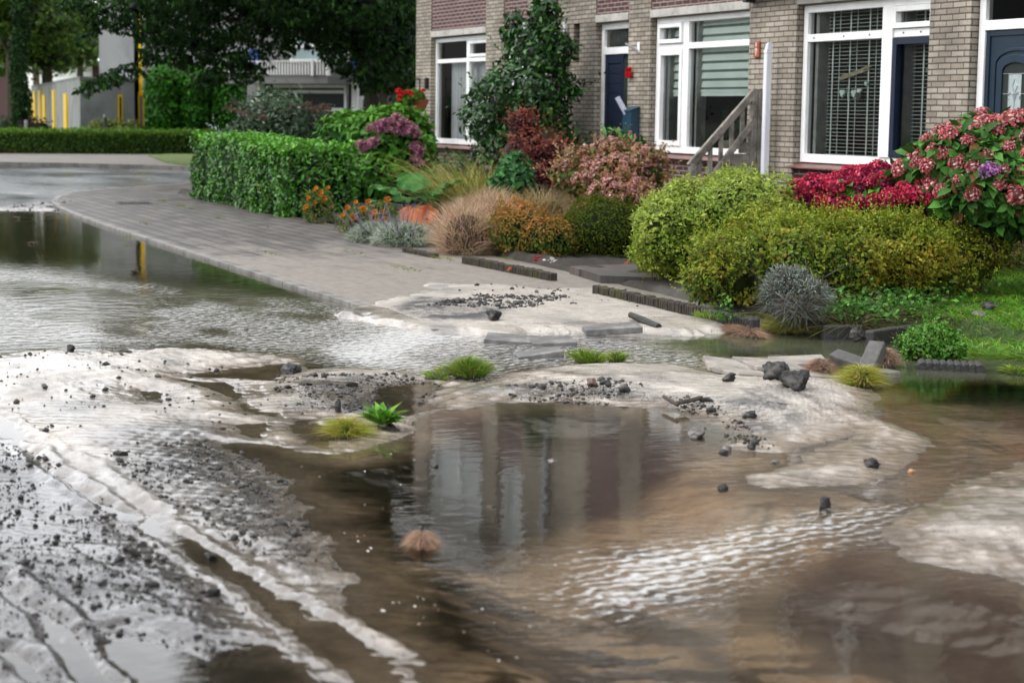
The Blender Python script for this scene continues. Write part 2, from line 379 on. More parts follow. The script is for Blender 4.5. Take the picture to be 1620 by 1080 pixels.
# ================================================================== GROUND
KY = 4.66; GY = 7.32; HY = 11.8          # kerb line, garden edge, house front (metres)
WET = {   # outlines of standing water, surveyed on the ground: (outline, depth)
 'street': ([(-400,322),(0,333),(95,334),(128,343),(160,335),(300,385),(400,415),(460,432),(520,452),(575,470),(610,492),(655,514),(720,519),(775,519),(840,514),(900,516),(990,518),(1050,514),(1120,512),(1180,512),(1250,520),(1330,530),(1480,530),(1620,535),(1900,560),(1900,700),(1620,655),(1500,645),(1400,642),(1380,612),(1330,603),(1260,592),(1200,600),(1100,586),(1060,577),(990,576),(900,578),(850,584),(800,594),(770,606),(690,603),(640,587),(560,581),(490,583),(470,561),(400,557),(330,553),(240,554),(180,549),(150,557),(90,549),(0,561),(-400,575)], .09),
 'middle': ([(350,700),(430,700),(480,712),(520,718),(560,712),(640,690),(652,662),(700,648),(790,639),(880,637),(960,640),(1010,642),(1080,653),(1125,669),(1165,688),(1180,700),(1250,704),(1330,690),(1365,664),(1372,650),(1400,636),(1500,640),(1900,668),(1900,760),(1620,732),(1540,757),(1470,790),(1395,836),(1402,852),(1460,888),(1540,906),(1620,922),(1900,985),(1900,1300),(500,1300),(640,1080),(592,1012),(535,968),(548,912),(535,880),(497,850),(485,800),(430,745)], .10),
 'a': ([(280,592),(380,580),(460,575),(484,584),(430,602),(380,598),(300,597)], .04),
 'b': ([(290,600),(350,604),(378,615),(398,640),(444,655),(448,664),(418,661),(378,641),(352,622),(310,608)], .03),
 'c': ([(215,621),(240,617),(264,630),(255,638),(228,633)], .03),
 'd': ([(378,672),(420,668),(438,685),(415,698),(388,690)], .03),
 'e': ([(452,663),(490,665),(534,690),(524,716),(480,702)], .04),
 'f': ([(170,549),(190,546),(206,556),(196,561),(180,556)], .03),
 'g': ([(590,612),(680,602),(700,612),(656,630),(700,645),(640,662),(598,640)], .02),
 'rut': ([(204,812),(235,815),(265,832),(310,850),(345,876),(400,906),(450,936),(510,966),(565,1005),(650,1060),(720,1130),(580,1130),(520,1085),(440,1012),(400,975),(340,918),(290,872),(240,845)], .05),
 'near': ([(112,1008),(180,998),(270,1025),(330,1045),(352,1030),(400,1012),(450,1018),(480,1045),(520,1085),(560,1180),(200,1180),(140,1060)], .02),
 'left': ([(-100,648),(0,656),(30,668),(58,700),(30,703),(0,694),(-100,684)], .03),
}
DRY = [ [(1340,700),(1376,662),(1440,684),(1466,712),(1450,730),(1420,716),(1390,706)],
        [(1103,586),(1140,568),(1240,562),(1275,575),(1300,590),(1330,606),(1230,604),(1130,602)],
        [(1150,706),(1200,664),(1370,655),(1376,668),(1340,690),(1290,702),(1225,716)],
        [(1180,752),(1262,738),(1292,712),(1340,698),(1400,694),(1440,706),(1452,726),(1430,748),(1380,764),(1300,768),(1220,772)] ]
SANDPAVE = [(585,487),(640,463),(700,448),(780,446),(860,452),(960,455),(1050,466),(1110,484),(1150,503),(1120,513),(1050,513),(990,516),(900,514),(840,513),(775,518),(720,518),(655,514)]
BROWN = [(640,905),(800,860),(900,815),(1000,780),(1090,735),(1160,715),(1250,700),(1340,690),(1400,650),(1480,655),(1620,665),(1800,700),(1700,735),(1540,757),(1395,836),(1385,850),(1200,892),(1120,925),(1190,934),(1300,968),(1450,1022),(1480,1085),(1500,1300),(500,1300),(560,1080),(700,1060),(860,1030),(880,960),(760,900)]
GRAVEL = [(1380,600),(1480,590),(1700,600),(1800,660),(1620,668),(1500,655),(1400,645)]

def terrain(X, Y):
    wk = np.clip(np.hypot(X, Y)/13, .25, 1.)
    wx = X+wk*(.07*fbm(X*3, Y*3, 1, 3)+.04*fbm(X*11, Y*11, 5, 3)); wy = Y+wk*(.06*fbm(X*3+50, Y*3, 2, 3)+.035*fbm(X*11, Y*11+40, 6, 3))
    # real distance shrinks the detail: keep the shores irregular at hand size
    sd = np.full(X.shape, 1.2); dep = np.full(X.shape, .03)
    for k, (p, d) in WET.items():
        s = sdpoly(wx, wy, GP(p)); m = s < sd; sd = np.where(m, s, sd); dep = np.where(m, d, dep)
    for p in DRY: sd = np.maximum(sd, -sdpoly(wx, wy, GP(p)))
    Dm = np.hypot(X, Y)
    f1 = fbm(X*.9, Y*.9, 11, 3); f2 = fbm(X*5, Y*5, 12, 4); f3 = fbm(X*22, Y*22, 13, 3); f4 = noise2(X*70, Y*70, 14)
    base = np.where(sd < 0, -np.minimum(np.abs(sd)*.065+.25*np.maximum(np.abs(sd)-.30, 0), dep), .002+.07*np.clip(sd, 0, .16)+.012*sst(.1, .6, sd))
    h = base+.012*f1*sst(0, .4, sd)+.0065*f2*np.where(sd < 0, np.exp(sd/.25), 1)+.0032*f3+.0008*f4
    fl = fbm(X*.8+Y*.25, Y*8-X*1.6, 33, 4); h += .0035*fl*(sd > -.1)
    # current ripples left in the sand
    def rip(poly, ang, wl, amp, sfac=1.):
        s = sdpoly(wx, wy, GP(poly)); w = sst(.15, -.15, s)
        ph = (X*math.cos(ang)+Y*math.sin(ang))*2*math.pi/wl+2.6*fbm(X*1.7, Y*1.7, 31, 2)
        return amp*w*(1-np.abs(np.sin(ph/2))*1.6+.3*f2)
    h += rip([(0,575),(120,560),(330,556),(470,563),(420,578),(260,592),(60,640),(0,650)], .5, .16, .010)
    h += rip([(1200,612),(1290,600),(1360,640),(1350,668),(1250,690),(1180,665)], .25, .085, .012)
    h += rip([(640,640),(700,600),(860,600),(900,635),(780,638)], .7, .12, .006)
    h += rip([(1400,840),(1460,795),(1540,760),(1620,735),(1700,740),(1700,925),(1620,918),(1480,880)], 1.1, .09, .002)
    h += rip([(120,700),(330,680),(480,790),(520,900),(400,880),(260,790)], 1.0, .07, .0025)
    # tyre tracks: groove with a pushed-up rim
    def track(pts, w, dp, rim):
        s = sdline(wx, wy, GP(pts)); return -dp*np.exp(-(s/w)**2)+rim*np.exp(-((s-w*2.1)/(w*.8))**2)*(1+.6*f2)
    h += track([(0,917),(24,941),(65,978),(98,1015),(122,1047),(155,1080),(230,1170)], .035, .030, .012)
    h += track([(0,1031),(33,1051),(69,1080),(130,1150)], .03, .025, .010)
    h += track([(98,1003),(191,988)], .02, .012, .003)
    h += track([(0,697),(41,713),(94,758),(163,801),(204,822)], .03, .018, .010)
    def rim(pts, w, a):
        s = sdline(wx, wy, GP(pts)); return a*np.exp(-(s/w)**2)*(1+.7*noise2(X*26, Y*26, 44))
    h += rim([(204,778),(261,807),(301,844),(346,872),(407,901),(448,933),(521,966),(591,1003),(660,1047)], .03, .012)
    h += rim([(204,838),(261,868),(318,905),(367,937),(428,986),(489,1031),(550,1080)], .03, .007)
    h += rim([(0,648),(24,660),(61,685),(102,721),(163,746),(228,795)], .035, .010)
    h += rim([(490,672),(560,660),(610,648)], .05, .006)
    # sand bars with body
    for (px, py, sx, sy, a) in ((1000,595,1.5,.55,.028),(1250,630,1.0,.6,.026),(250,570,2.6,.5,.02),(620,592,1.0,.4,.012),(120,620,2.,1.,.012),(1560,820,.9,.5,.02)):
        g = G(px, py); h += a*np.exp(-((X-g[0])/sx)**2-((Y-g[1])/sy)**2)*(sst(-.05, .35, sd))
    # under the pavement and garden
    sp = sdpoly(wx, wy, GP(SANDPAVE, .05), 2.0); sp = sp+(.30*fbm(X*1.1, Y*2.6, 58, 4)+.06*f2)*sst(2., .8, sp)
    pave = (Y > KY-.02) & (X < -12.3+.25*f1)
    cut = sdpoly(X, Y, PAVE_OUT)
    hs = .038+.028*sst(.1, -.6, sp)+.010*f1+.004*f2+.002*f3-.16*sst(-.05, .35, sp)
    hp = np.where(sp < .3, hs, -.12)
    inp = (cut < 0) | (pave & (Y < GY+.6))
    h = np.where(inp, hp, h)
    # shoulder of that sand towards the stream
    h = np.where(~inp & (sp < .4), np.maximum(h, hs), h)
    far = sst(26, 31, Dm); h = h*(1-far)+far*(.012+.006*f1)
    h = np.where((X < -29.5) & (Y > KY) & ~inp, .010+.004*f1, h)
    return h, sd, sp, inp, (f1, f2, f3, f4)

PAVE_OUT = [(-12.1, KY), (-22.6, KY)]+GP([(160,349),(125,336),(98,325),(89,317),(98,309),(130,302),(180,297),(240,293),(330,287)], .045)+[(-39, 14.5), (-33.5, 14.5), (-32.5, 7.5), (-12.2, 7.6)]

def fan(r0, r1, kr, a_in, da, a_out, n_out):
    rs = [r0]
    while rs[-1] < r1: rs.append(rs[-1]*(1+kr))
    rs = np.array(rs)
    a0 = math.pi-CAM['yaw']
    inn = np.arange(-a_in, a_in, da); o = np.linspace(a_in, a_out, n_out)
    an = np.concatenate([-o[::-1], inn[1:-1], o])+a0
    Rr, A = np.meshgrid(rs, an, indexing='ij'); return Rr*np.cos(A), Rr*np.sin(A)
def gridfaces(n, m):
    i = np.arange(n*m).reshape(n, m); return np.stack([i[:-1, :-1], i[1:, :-1], i[1:, 1:], i[:-1, 1:]], -1).reshape(-1, 4)

# street: the sheet of asphalt, mud and washed-out sand
X, Y = fan(2.6, 95, .0031, .31, .00085, .75, 60); shp = X.shape; X = X.ravel(); Y = Y.ravel()
h, sd, sp, inp, (f1, f2, f3, f4) = terrain(X, Y)
Dm = np.hypot(X, Y)
def col(c): return np.array(c)[None]
def mixc(c, d, t): t = np.clip(t, 0, 1)[:, None]; return c*(1-t)+d*t
warp = .10*fbm(X*2, Y*2, 71, 3)
sandc = col((.36, .325, .285))*(1+.16*f1+.20*f2+.24*f3)[:, None]
zl = sst(.15, -.2, sdpoly(X+warp, Y, GP([(-200,690),(0,690),(120,745),(330,880),(540,1090),(600,1300),(-400,1300)])))   # crumb-strewn wet mud near left
zm = sst(.2, -.2, sdpoly(X+warp, Y, GP([(120,690),(330,670),(440,740),(520,860),(560,980),(480,960),(330,870),(200,790)])))
c = mixc(sandc, col((.085, .082, .088))*(1+.5*f2+.45*f3)[:, None], .85*zl)
c = mixc(c, col((.15, .147, .152))*(1+.35*f2+.3*f3)[:, None], .7*zm)
fl = fbm(X*.8+Y*.25, Y*8-X*1.6, 33, 4); c = c*(1+.42*fl)[:, None]
for sp_, a_ in (([(440,640),(520,650),(620,622),(700,640),(640,656),(560,668),(470,676)], .8), ([(1090,652),(1160,640),(1260,658),(1250,690),(1180,702)], .8), ([(180,690),(330,690),(430,760),(490,850),(300,770)], .55), ([(470,612),(560,600),(610,640),(520,650)], .6), ([(700,612),(860,612),(900,632),(760,640)], .6), ([(0,600),(160,600),(300,640),(120,680),(0,660)], .4), ([(940,600),(1060,604),(1120,625),(1000,622)], .5), ([(1430,790),(1560,780),(1700,800),(1700,860),(1480,840)], .45)):
    s_ = sst(.12, -.15, sdpoly(X+warp, Y+warp, GP(sp_), 1.0)); c = mixc(c, col((.055, .052, .052)), a_*s_*sst(-.15, .25, f2+.6*f3+.5*fl))
# dark silt films on the sand
c = mixc(c, col((.07, .065, .06)), .55*sst(.12, .45, fbm(X*2.2, Y*4.5, 81, 4))*sst(0, .3, sd)*(1-.6*zl))
br = sst(.15, -.15, sdpoly(X+warp, Y+warp*.6, GP(BROWN), 1.5))
gr = sst(.2, -.2, sdpoly(X+warp, Y, GP(GRAVEL)))
under = sst(.002, -.024, h+.005*f2)
bott = mixc(col((.014, .010, .006))*(1+.5*f2+.35*f3)[:, None], col((.37, .275, .185))*(1+.14*f2+.10*f3+.12*f1)[:, None], br)
# paler sand where the bank runs out under the film of water, mottled silt ripples elsewhere
pal_ = sst(.25, -.25, sdpoly(X+warp, Y+warp*.6, GP([(1130,700),(1340,640),(1480,650),(1620,690),(1540,757),(1395,836),(1290,822),(1150,800),(1080,740)]), 1.2)); bott = mixc(bott, col((.42, .345, .26))*(1+.15*f2+.12*f3)[:, None], pal_*.85)
yw_ = CAM['yaw']; Uv = -X*math.cos(yw_)+Y*math.sin(yw_); Vv = X*math.sin(yw_)+Y*math.cos(yw_)
mot = fbm(Uv*13+.4*f2, Vv*5, 88, 4); zmo = sst(.3, -.3, sdpoly(X+warp, Y+warp, GP([(430,745),(600,800),(800,880),(900,940),(1100,960),(1300,1010),(1500,1090),(1500,1300),(500,1300),(560,1080),(530,960),(497,850)]), 1.5))
bott = mixc(bott, col((.012, .009, .006)), zmo*sst(-.02, .16, mot)*.95); bott = mixc(bott, col((.20, .145, .095)), zmo*sst(-.08, -.28, mot)*.6*(1-br*.6))
bott = mixc(bott, col((.03, .022, .015)), br*(1-zmo)*.45*sst(.12, .32, mot))
# streaks of dark silt across the brown bed
st = fbm(X*1.4+Y*.9, Y*3.2-X*1.2, 91, 4); bott = mixc(bott, col((.018, .012, .008)), br*sst(.18, .42, st)*.85)
for pts, w in (([(1000,830),(1060,850),(1130,880),(1190,900)], .05), ([(1190,930),(1240,945),(1320,985),(1440,1025),(1500,1060)], .07), ([(1180,800),(1230,790),(1200,812),(1240,825)], .03), ([(880,940),(1010,945),(1100,975),(1200,1040),(1290,1110)], .07), ([(1000,1005),(1090,1010),(1200,1060)], .05), ([(720,1000),(860,1010),(1010,1060)], .06)):
    s = sdline(X+warp*.5, Y+warp*.5, GP(pts)); bott = mixc(bott, col((.014, .011, .009)), .9*np.exp(-(s/w)**2)*br*(.6+.6*f2))
rdk = sst(.2, -.2, sdpoly(X+warp, Y+warp, GP([(1125,922),(1250,885),(1390,850),(1460,888),(1620,922),(1900,1000),(1900,1300),(1480,1110),(1450,1022),(1300,966)])))
bott = mixc(bott, col((.05, .036, .024))*(1+.35*f2+.2*f3)[:, None], rdk*.95)
bott = mixc(bott, col((.035, .033, .028))*(1+.5*f3)[:, None], gr)
wm = sst(.036, .002, h+.010*f2+.006*f3)*(Dm < 27); wm = np.where(inp, wm*.4, wm); c = c*(1-.46*wm[:, None]*np.array((.85, 1.0, 1.15)))
c = mixc(c, bott, under)
c = mixc(c, col((.13, .115, .10)), .6*np.exp(-(h/.007)**2)*(sd > -.3))       # damp tide line
# sand over the pavement: warmer, with a black gritty drift
cp = col((.34, .305, .265))*(1+.10*f1+.16*f2+.16*f3)[:, None]
sil = sst(.15, -.1, sdpoly(X+warp, Y+.5*warp, GP([(630,492),(660,468),(720,478),(800,492),(770,505),(690,508)], .05)))
cp = mixc(cp, col((.03, .03, .03)), sil*sst(-.15, .3, f2+.4*f3))
cp = mixc(cp, col((.10, .095, .09)), .6*sst(.05, .35, fbm(X*2.4, Y*3, 55, 3))*sst(-.6, 0, sp))
c = np.where((inp | (sp < .1))[:, None], cp, c)
# streets beyond the flood: wet asphalt
asph = sst(27, 31, Dm+.8*f1); mudf = sst(.0, .3, fbm(X*.5, Y*1.2, 66, 3))
c = mixc(c, mixc(col((.04, .041, .043))*(1+.2*f2)[:, None], col((.16, .155, .15)), mudf*sst(38, 33, Dm)), asph)
c = np.clip(c, .004, .8)
gloss = .52+.18*f1+.25*sst(0, .4, fbm(X*1.3, Y*2.2, 61, 3))
gloss = gloss*(1-zl)+zl*(.70+.50*f2); nearf = sst(9., 5.5, Dm); c = c*(1-.22*nearf)[:, None]
gloss = gloss*(1-zm)+zm*(.66+.3*f2)
gloss = gloss+.25*wm; gloss = np.where(inp, .22+.2*f1, gloss); gloss = np.maximum(gloss, .9*np.exp(-(h/.010)**2)*(~inp))
gloss = gloss*(1-asph)+asph*(.62+.3*fbm(X*.35, Y*.8, 67, 3))
grit = .25+.2*f1; 
for p, a in (([(-200,700),(60,720),(200,800),(520,1090),(-300,1300)], .75), ([(420,600),(700,590),(700,645),(560,665),(430,655)], .75), ([(120,690),(420,690),(540,850),(545,960),(300,860)], .55), ([(780,615),(980,610),(1120,640),(1180,700),(1000,640),(800,636)], .8), ([(1050,630),(1240,640),(1240,690),(1140,670)], .7)):
    grit = np.maximum(grit, a*sst(.2, -.3, sdpoly(X+warp, Y, GP(p))))
grit = np.where(inp, .35+.4*sil, grit)*(1-asph)
# the sheet is laid slightly below the far pavement and stays out of the gardens
keep_h = h
MUD, nt, b, out = newmat('wet_mud_and_sand')
a = nt.nodes.new('ShaderNodeVertexColor'); a.layer_name = 'Col'; oc = objco(nt)
ng = noise_node(nt, 26, 6, oc, .7); n9 = noise_node(nt, 110, 4, oc, .7)
ag = nt.nodes.new('ShaderNodeAttribute'); ag.attribute_name = 'grit'
m1 = nt.nodes.new('ShaderNodeMath'); m1.operation = 'MULTIPLY_ADD'; nt.links.new(ag.outputs['Fac'], m1.inputs[0]); m1.inputs[1].default_value = .27; nt.links.new(n9.outputs[0], m1.inputs[2])
m2 = nt.nodes.new('ShaderNodeMath'); m2.operation = 'MULTIPLY_ADD'; nt.links.new(ng.outputs[0], m2.inputs[0]); m2.inputs[1].default_value = .5; nt.links.new(m1.outputs[0], m2.inputs[2])
rg = ramp(nt, m2.outputs[0], [(.93, 0.), (.99, 1.)])
mx = nt.nodes.new('ShaderNodeMixRGB'); nt.links.new(rg.outputs[0], mx.inputs[0]); nt.links.new(a.outputs[0], mx.inputs[1]); mx.inputs[2].default_value = (.018, .017, .018, 1)
n5 = noise_node(nt, 9, 6, oc, .65); r5 = ramp(nt, n5.outputs[0], [(.3, .74), (.7, 1.12)])
mu = nt.nodes.new('ShaderNodeMixRGB'); mu.blend_type = 'MULTIPLY'; mu.inputs[0].default_value = .9; nt.links.new(mx.outputs[0], mu.inputs[1]); nt.links.new(r5.outputs[0], mu.inputs[2])
nt.links.new(mu.outputs[0], b.inputs['Base Color'])
al = nt.nodes.new('ShaderNodeAttribute'); al.attribute_name = 'gloss'
n6 = noise_node(nt, 6, 5, oc, .6); m3 = nt.nodes.new('ShaderNodeMath'); m3.operation = 'MULTIPLY_ADD'; nt.links.new(n6.outputs[0], m3.inputs[0]); m3.inputs[1].default_value = .5; nt.links.new(al.outputs['Fac'], m3.inputs[2])
mr = nt.nodes.new('ShaderNodeMapRange'); nt.links.new(m3.outputs[0], mr.inputs[0]); mr.inputs[1].default_value = .35; mr.inputs[2].default_value = 1.15; mr.inputs[3].default_value = .58; mr.inputs[4].default_value = .07
nt.links.new(mr.outputs[0], b.inputs['Roughness']); b.inputs['Specular IOR Level'].default_value = .55
mp = nt.nodes.new('ShaderNodeMapping'); nt.links.new(oc, mp.inputs[0]); mp.inputs['Scale'].default_value = (1, 1, 1)
wvm = nt.nodes.new('ShaderNodeMapping'); nt.links.new(oc, wvm.inputs[0]); wvm.inputs['Rotation'].default_value = (0, 0, R(35))
wv1 = nt.nodes.new('ShaderNodeTexWave'); nt.links.new(wvm.outputs[0], wv1.inputs[0]); wv1.inputs['Scale'].default_value = 3.6; wv1.inputs['Distortion'].default_value = 7; wv1.inputs['Detail'].default_value = 4; wv1.inputs['Detail Scale'].default_value = .8; wv1.inputs['Detail Roughness'].default_value = .6
nbx = noise_node(nt, 32, 6, oc, .62); nb = nt.nodes.new('ShaderNodeMath'); nb.operation = 'MULTIPLY_ADD'; nt.links.new(wv1.outputs['Fac'], nb.inputs[0]); nb.inputs[1].default_value = .55; nt.links.new(nbx.outputs[0], nb.inputs[2])
bp = nt.nodes.new('ShaderNodeBump'); bp.inputs['Strength'].default_value = .55; bp.inputs['Distance'].default_value = .010; nt.links.new(nb.outputs[0], bp.inputs['Height'])
nb2 = noise_node(nt, 150, 3, oc, .6); bp2 = nt.nodes.new('ShaderNodeBump'); bp2.inputs['Strength'].default_value = .35; bp2.inputs['Distance'].default_value = .003; nt.links.new(nb2.outputs[0], bp2.inputs['Height']); nt.links.new(bp.outputs[0], bp2.inputs['Normal'])
for q_, lo_, hi_ in ((bp, .60, .16), (bp2, .45, .04)):
    r_ = nt.nodes.new('ShaderNodeMapRange'); nt.links.new(m3.outputs[0], r_.inputs[0]); r_.inputs[1].default_value = .5; r_.inputs[2].default_value = 1.15; r_.inputs[3].default_value = lo_; r_.inputs[4].default_value = hi_; nt.links.new(r_.outputs[0], q_.inputs['Strength'])
nt.links.new(bp2.outputs[0], b.inputs['Normal'])
FA = gridfaces(*shp)
# leave the sheet out where it would only lie buried under garden soil
fx = X[FA[:, 0]]; fy = Y[FA[:, 0]]
FA = FA[~((fy > 10.2) & (fx > -31))]
street = np_mesh('road', np.stack([X, Y, h], 1), FA, MUD, col=c, attrs={'gloss': np.clip(gloss, 0, 1), 'grit': np.clip(grit, 0, 1)}, smooth=True)
tag(street, 'flooded street under washed out grey sand and mud', kind='structure')

# water sheet ------------------------------------------------------
Xw, Yw = fan(2.6, 40, .008, .31, .003, .75, 30); wsh = Xw.shape; Xw = Xw.ravel(); Yw = Yw.ravel()
wp = .12*fbm(Xw*2, Yw*2, 171, 3)
def zone(poly, soft=.25): return sst(soft, -soft, sdpoly(Xw+wp, Yw+wp*.6, GP(poly), 1.5))
zs = zone([(-400,322),(128,340),(520,452),(655,514),(720,520),(640,587),(470,561),(150,557),(-400,575)])
zc = zone([(640,516),(900,512),(1110,560),(1330,600),(1000,577),(850,584),(770,606),(690,603),(560,581),(500,560)], .3)
zr = zone([(960,525),(1050,512),(1180,512),(1330,530),(1620,535),(1900,560),(1900,610),(1500,600),(1380,600),(1240,560),(1100,565)], .25)
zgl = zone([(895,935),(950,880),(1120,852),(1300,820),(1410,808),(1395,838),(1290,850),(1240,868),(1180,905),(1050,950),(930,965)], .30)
zgr = zone([(1330,640),(1620,640),(1800,700),(1620,735),(1500,775),(1400,810),(1440,750),(1460,700),(1400,670)], .2)
zsl = zone([(300,455),(560,476),(655,514),(720,530),(640,590),(330,553),(120,545),(-300,560),(-300,440),(0,420)], .5)
zbr = zone([(640,905),(800,860),(1000,780),(1160,715),(1500,640),(1900,680),(1900,1300),(500,1300),(560,1080),(880,960)], .3)
zfr = zone([(1380,860),(1900,940),(1900,1300),(1200,1300),(1100,950)], .4)
rough = .034+.01*zs+.24*zsl*sst(-.4, .2, fbm(Xw*.7, Yw*1.2, 77, 2))+.10*zone([(-400,430),(0,400),(420,470),(480,560),(0,560),(-400,570)], .6)+.30*zc+.05*zr+.45*zgl+.12*zgr+.02*zbr+.01*zfr
sky_glint = .70*zgl+.40*zc+.50*zsl*sst(-.3, .2, fbm(Xw*.8, Yw*1.6, 190, 3))+.06*zgr  # strength of the painted sky glints
murk = .22*zs+.38*zsl+.30*zc+.78*zr+.22*zgr+.05*zbr+.02
murk = np.clip(murk, 0, .85)
mc = np.array((.095, .080, .045))[None]*np.ones((len(Xw), 1)); mc = mixc(mc, col((.165, .145, .11)), zsl*.7); mc = mixc(mc, col((.085, .092, .060)), zr); mc = mixc(mc, col((.11, .075, .045)), zbr); mc = mixc(mc, col((.17, .155, .13)), zc*.7)
WAT, nt, b, out = newmat('flood_water'); nt.nodes.remove(b); oc = objco(nt)
def attr(nm):
    n = nt.nodes.new('ShaderNodeAttribute'); n.attribute_name = nm; return n.outputs['Fac']
mpn = nt.nodes.new('ShaderNodeMapping'); nt.links.new(oc, mpn.inputs[0]); mpn.inputs['Rotation'].default_value = (0, 0, R(23)); mpn.inputs['Scale'].default_value = (1.5, 1., 1)
w1 = noise_node(nt, 5.5, 3, mpn.outputs[0], .45); w2 = noise_node(nt, 17, 4, mpn.outputs[0], .55)
sm = nt.nodes.new('ShaderNodeMath'); sm.operation = 'MULTIPLY_ADD'; nt.links.new(w2.outputs[0], sm.inputs[0]); sm.inputs[1].default_value = .35; nt.links.new(w1.outputs[0], sm.inputs[2])
bp = nt.nodes.new('ShaderNodeBump'); bp.inputs['Distance'].default_value = .03; nt.links.new(sm.outputs[0], bp.inputs['Height'])
mrr = nt.nodes.new('ShaderNodeMapRange'); nt.links.new(attr('rough'), mrr.inputs[0]); mrr.inputs[3].default_value = .0; mrr.inputs[4].default_value = 1.0; nt.links.new(mrr.outputs[0], bp.inputs['Strength'])
gl = nt.nodes.new('ShaderNodeBsdfGlossy'); gl.inputs['Roughness'].default_value = .03; gl.inputs[0].default_value = (1, 1, 1, 1); nt.links.new(bp.outputs[0], gl.inputs['Normal'])
fr = nt.nodes.new('ShaderNodeFresnel'); fr.inputs[0].default_value = 1.33; nt.links.new(bp.outputs[0], fr.inputs['Normal'])
tp = nt.nodes.new('ShaderNodeBsdfTransparent'); tp.inputs[0].default_value = (.93, .90, .84, 1)
df = nt.nodes.new('ShaderNodeBsdfDiffuse'); vc = nt.nodes.new('ShaderNodeVertexColor'); vc.layer_name = 'Col'
nm = noise_node(nt, 2.2, 5, mpn.outputs[0], .6); rm = ramp(nt, nm.outputs[0], [(.3, .7), (.7, 1.25)]); mm = nt.nodes.new('ShaderNodeMixRGB'); mm.blend_type = 'MULTIPLY'; mm.inputs[0].default_value = 1
nt.links.new(vc.outputs[0], mm.inputs[1]); nt.links.new(rm.outputs[0], mm.inputs[2]); nt.links.new(mm.outputs[0], df.inputs[0])
s1 = nt.nodes.new('ShaderNodeMixShader'); nt.links.new(attr('murk'), s1.inputs[0]); nt.links.new(tp.outputs[0], s1.inputs[1]); nt.links.new(df.outputs[0], s1.inputs[2])
s2 = nt.nodes.new('ShaderNodeMixShader'); nt.links.new(fr.outputs[0], s2.inputs[0]); nt.links.new(s1.outputs[0], s2.inputs[1]); nt.links.new(gl.outputs[0], s2.inputs[2])
# short white streaks painted for sky glints on rippled water
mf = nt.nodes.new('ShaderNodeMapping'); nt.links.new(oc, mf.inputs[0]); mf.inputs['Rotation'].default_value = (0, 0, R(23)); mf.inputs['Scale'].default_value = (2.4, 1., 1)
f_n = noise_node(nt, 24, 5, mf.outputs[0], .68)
fa = nt.nodes.new('ShaderNodeMath'); fa.operation = 'MULTIPLY_ADD'; nt.links.new(attr('sky_glint'), fa.inputs[0]); fa.inputs[1].default_value = .34; mfw = nt.nodes.new('ShaderNodeMapping'); nt.links.new(oc, mfw.inputs[0]); mfw.inputs['Rotation'].default_value = (0, 0, R(-12)); fw_ = nt.nodes.new('ShaderNodeTexWave'); nt.links.new(mfw.outputs[0], fw_.inputs[0]); fw_.inputs['Scale'].default_value = 4.2; fw_.inputs['Distortion'].default_value = 9; fw_.inputs['Detail'].default_value = 3; fw_.inputs['Detail Scale'].default_value = 1.6
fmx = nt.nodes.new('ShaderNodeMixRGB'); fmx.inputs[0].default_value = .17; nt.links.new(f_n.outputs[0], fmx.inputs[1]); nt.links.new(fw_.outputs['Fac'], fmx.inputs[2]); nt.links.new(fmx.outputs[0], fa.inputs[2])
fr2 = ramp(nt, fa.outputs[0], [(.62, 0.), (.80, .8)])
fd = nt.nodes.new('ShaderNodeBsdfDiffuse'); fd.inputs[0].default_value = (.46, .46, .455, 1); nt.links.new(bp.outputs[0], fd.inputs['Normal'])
s3 = nt.nodes.new('ShaderNodeMixShader'); fm = nt.nodes.new('ShaderNodeMath'); fm.operation = 'MULTIPLY'; fm.inputs[1].default_value = 5; fm.use_clamp = True; nt.links.new(attr('sky_glint'), fm.inputs[0]); fq = nt.nodes.new('ShaderNodeMath'); fq.operation = 'MULTIPLY'; nt.links.new(fm.outputs[0], fq.inputs[0]); nt.links.new(fr2.outputs[0], fq.inputs[1]); nt.links.new(fq.outputs[0], s3.inputs[0]); nt.links.new(s2.outputs[0], s3.inputs[1]); nt.links.new(fd.outputs[0], s3.inputs[2])
nt.links.new(s3.outputs[0], out.inputs[0])
Zw = .0015*fbm(Xw*3, Yw*3, 181, 2)*np.clip(rough*2, 0, 1)
FW = gridfaces(*wsh); cx = Xw[FW[:, 0]]; cy = Yw[FW[:, 0]]
FW = FW[~((cy > 8.9) & (cx < -11.5)) & (cy < 11)]
water = np_mesh('water', np.stack([Xw, Yw, Zw], 1), FW, WAT, col=mc, attrs={'rough': np.clip(rough, 0, 1), 'sky_glint': np.clip(sky_glint, 0, 1), 'murk': murk}, smooth=True)
tag(water, 'shallow brown flood water over the street', kind='structure')

# base ground to the horizon
ga = plain('ground_soil', (.05, .06, .03), .95, .3, .8, .6, 12)
MB().add([(-500, -400, -.35), (300, -400, -.35), (300, 500, -.35), (-500, 500, -.35)], [(0, 1, 2, 3)]).build('ground', ga)['kind'] = 'structure'

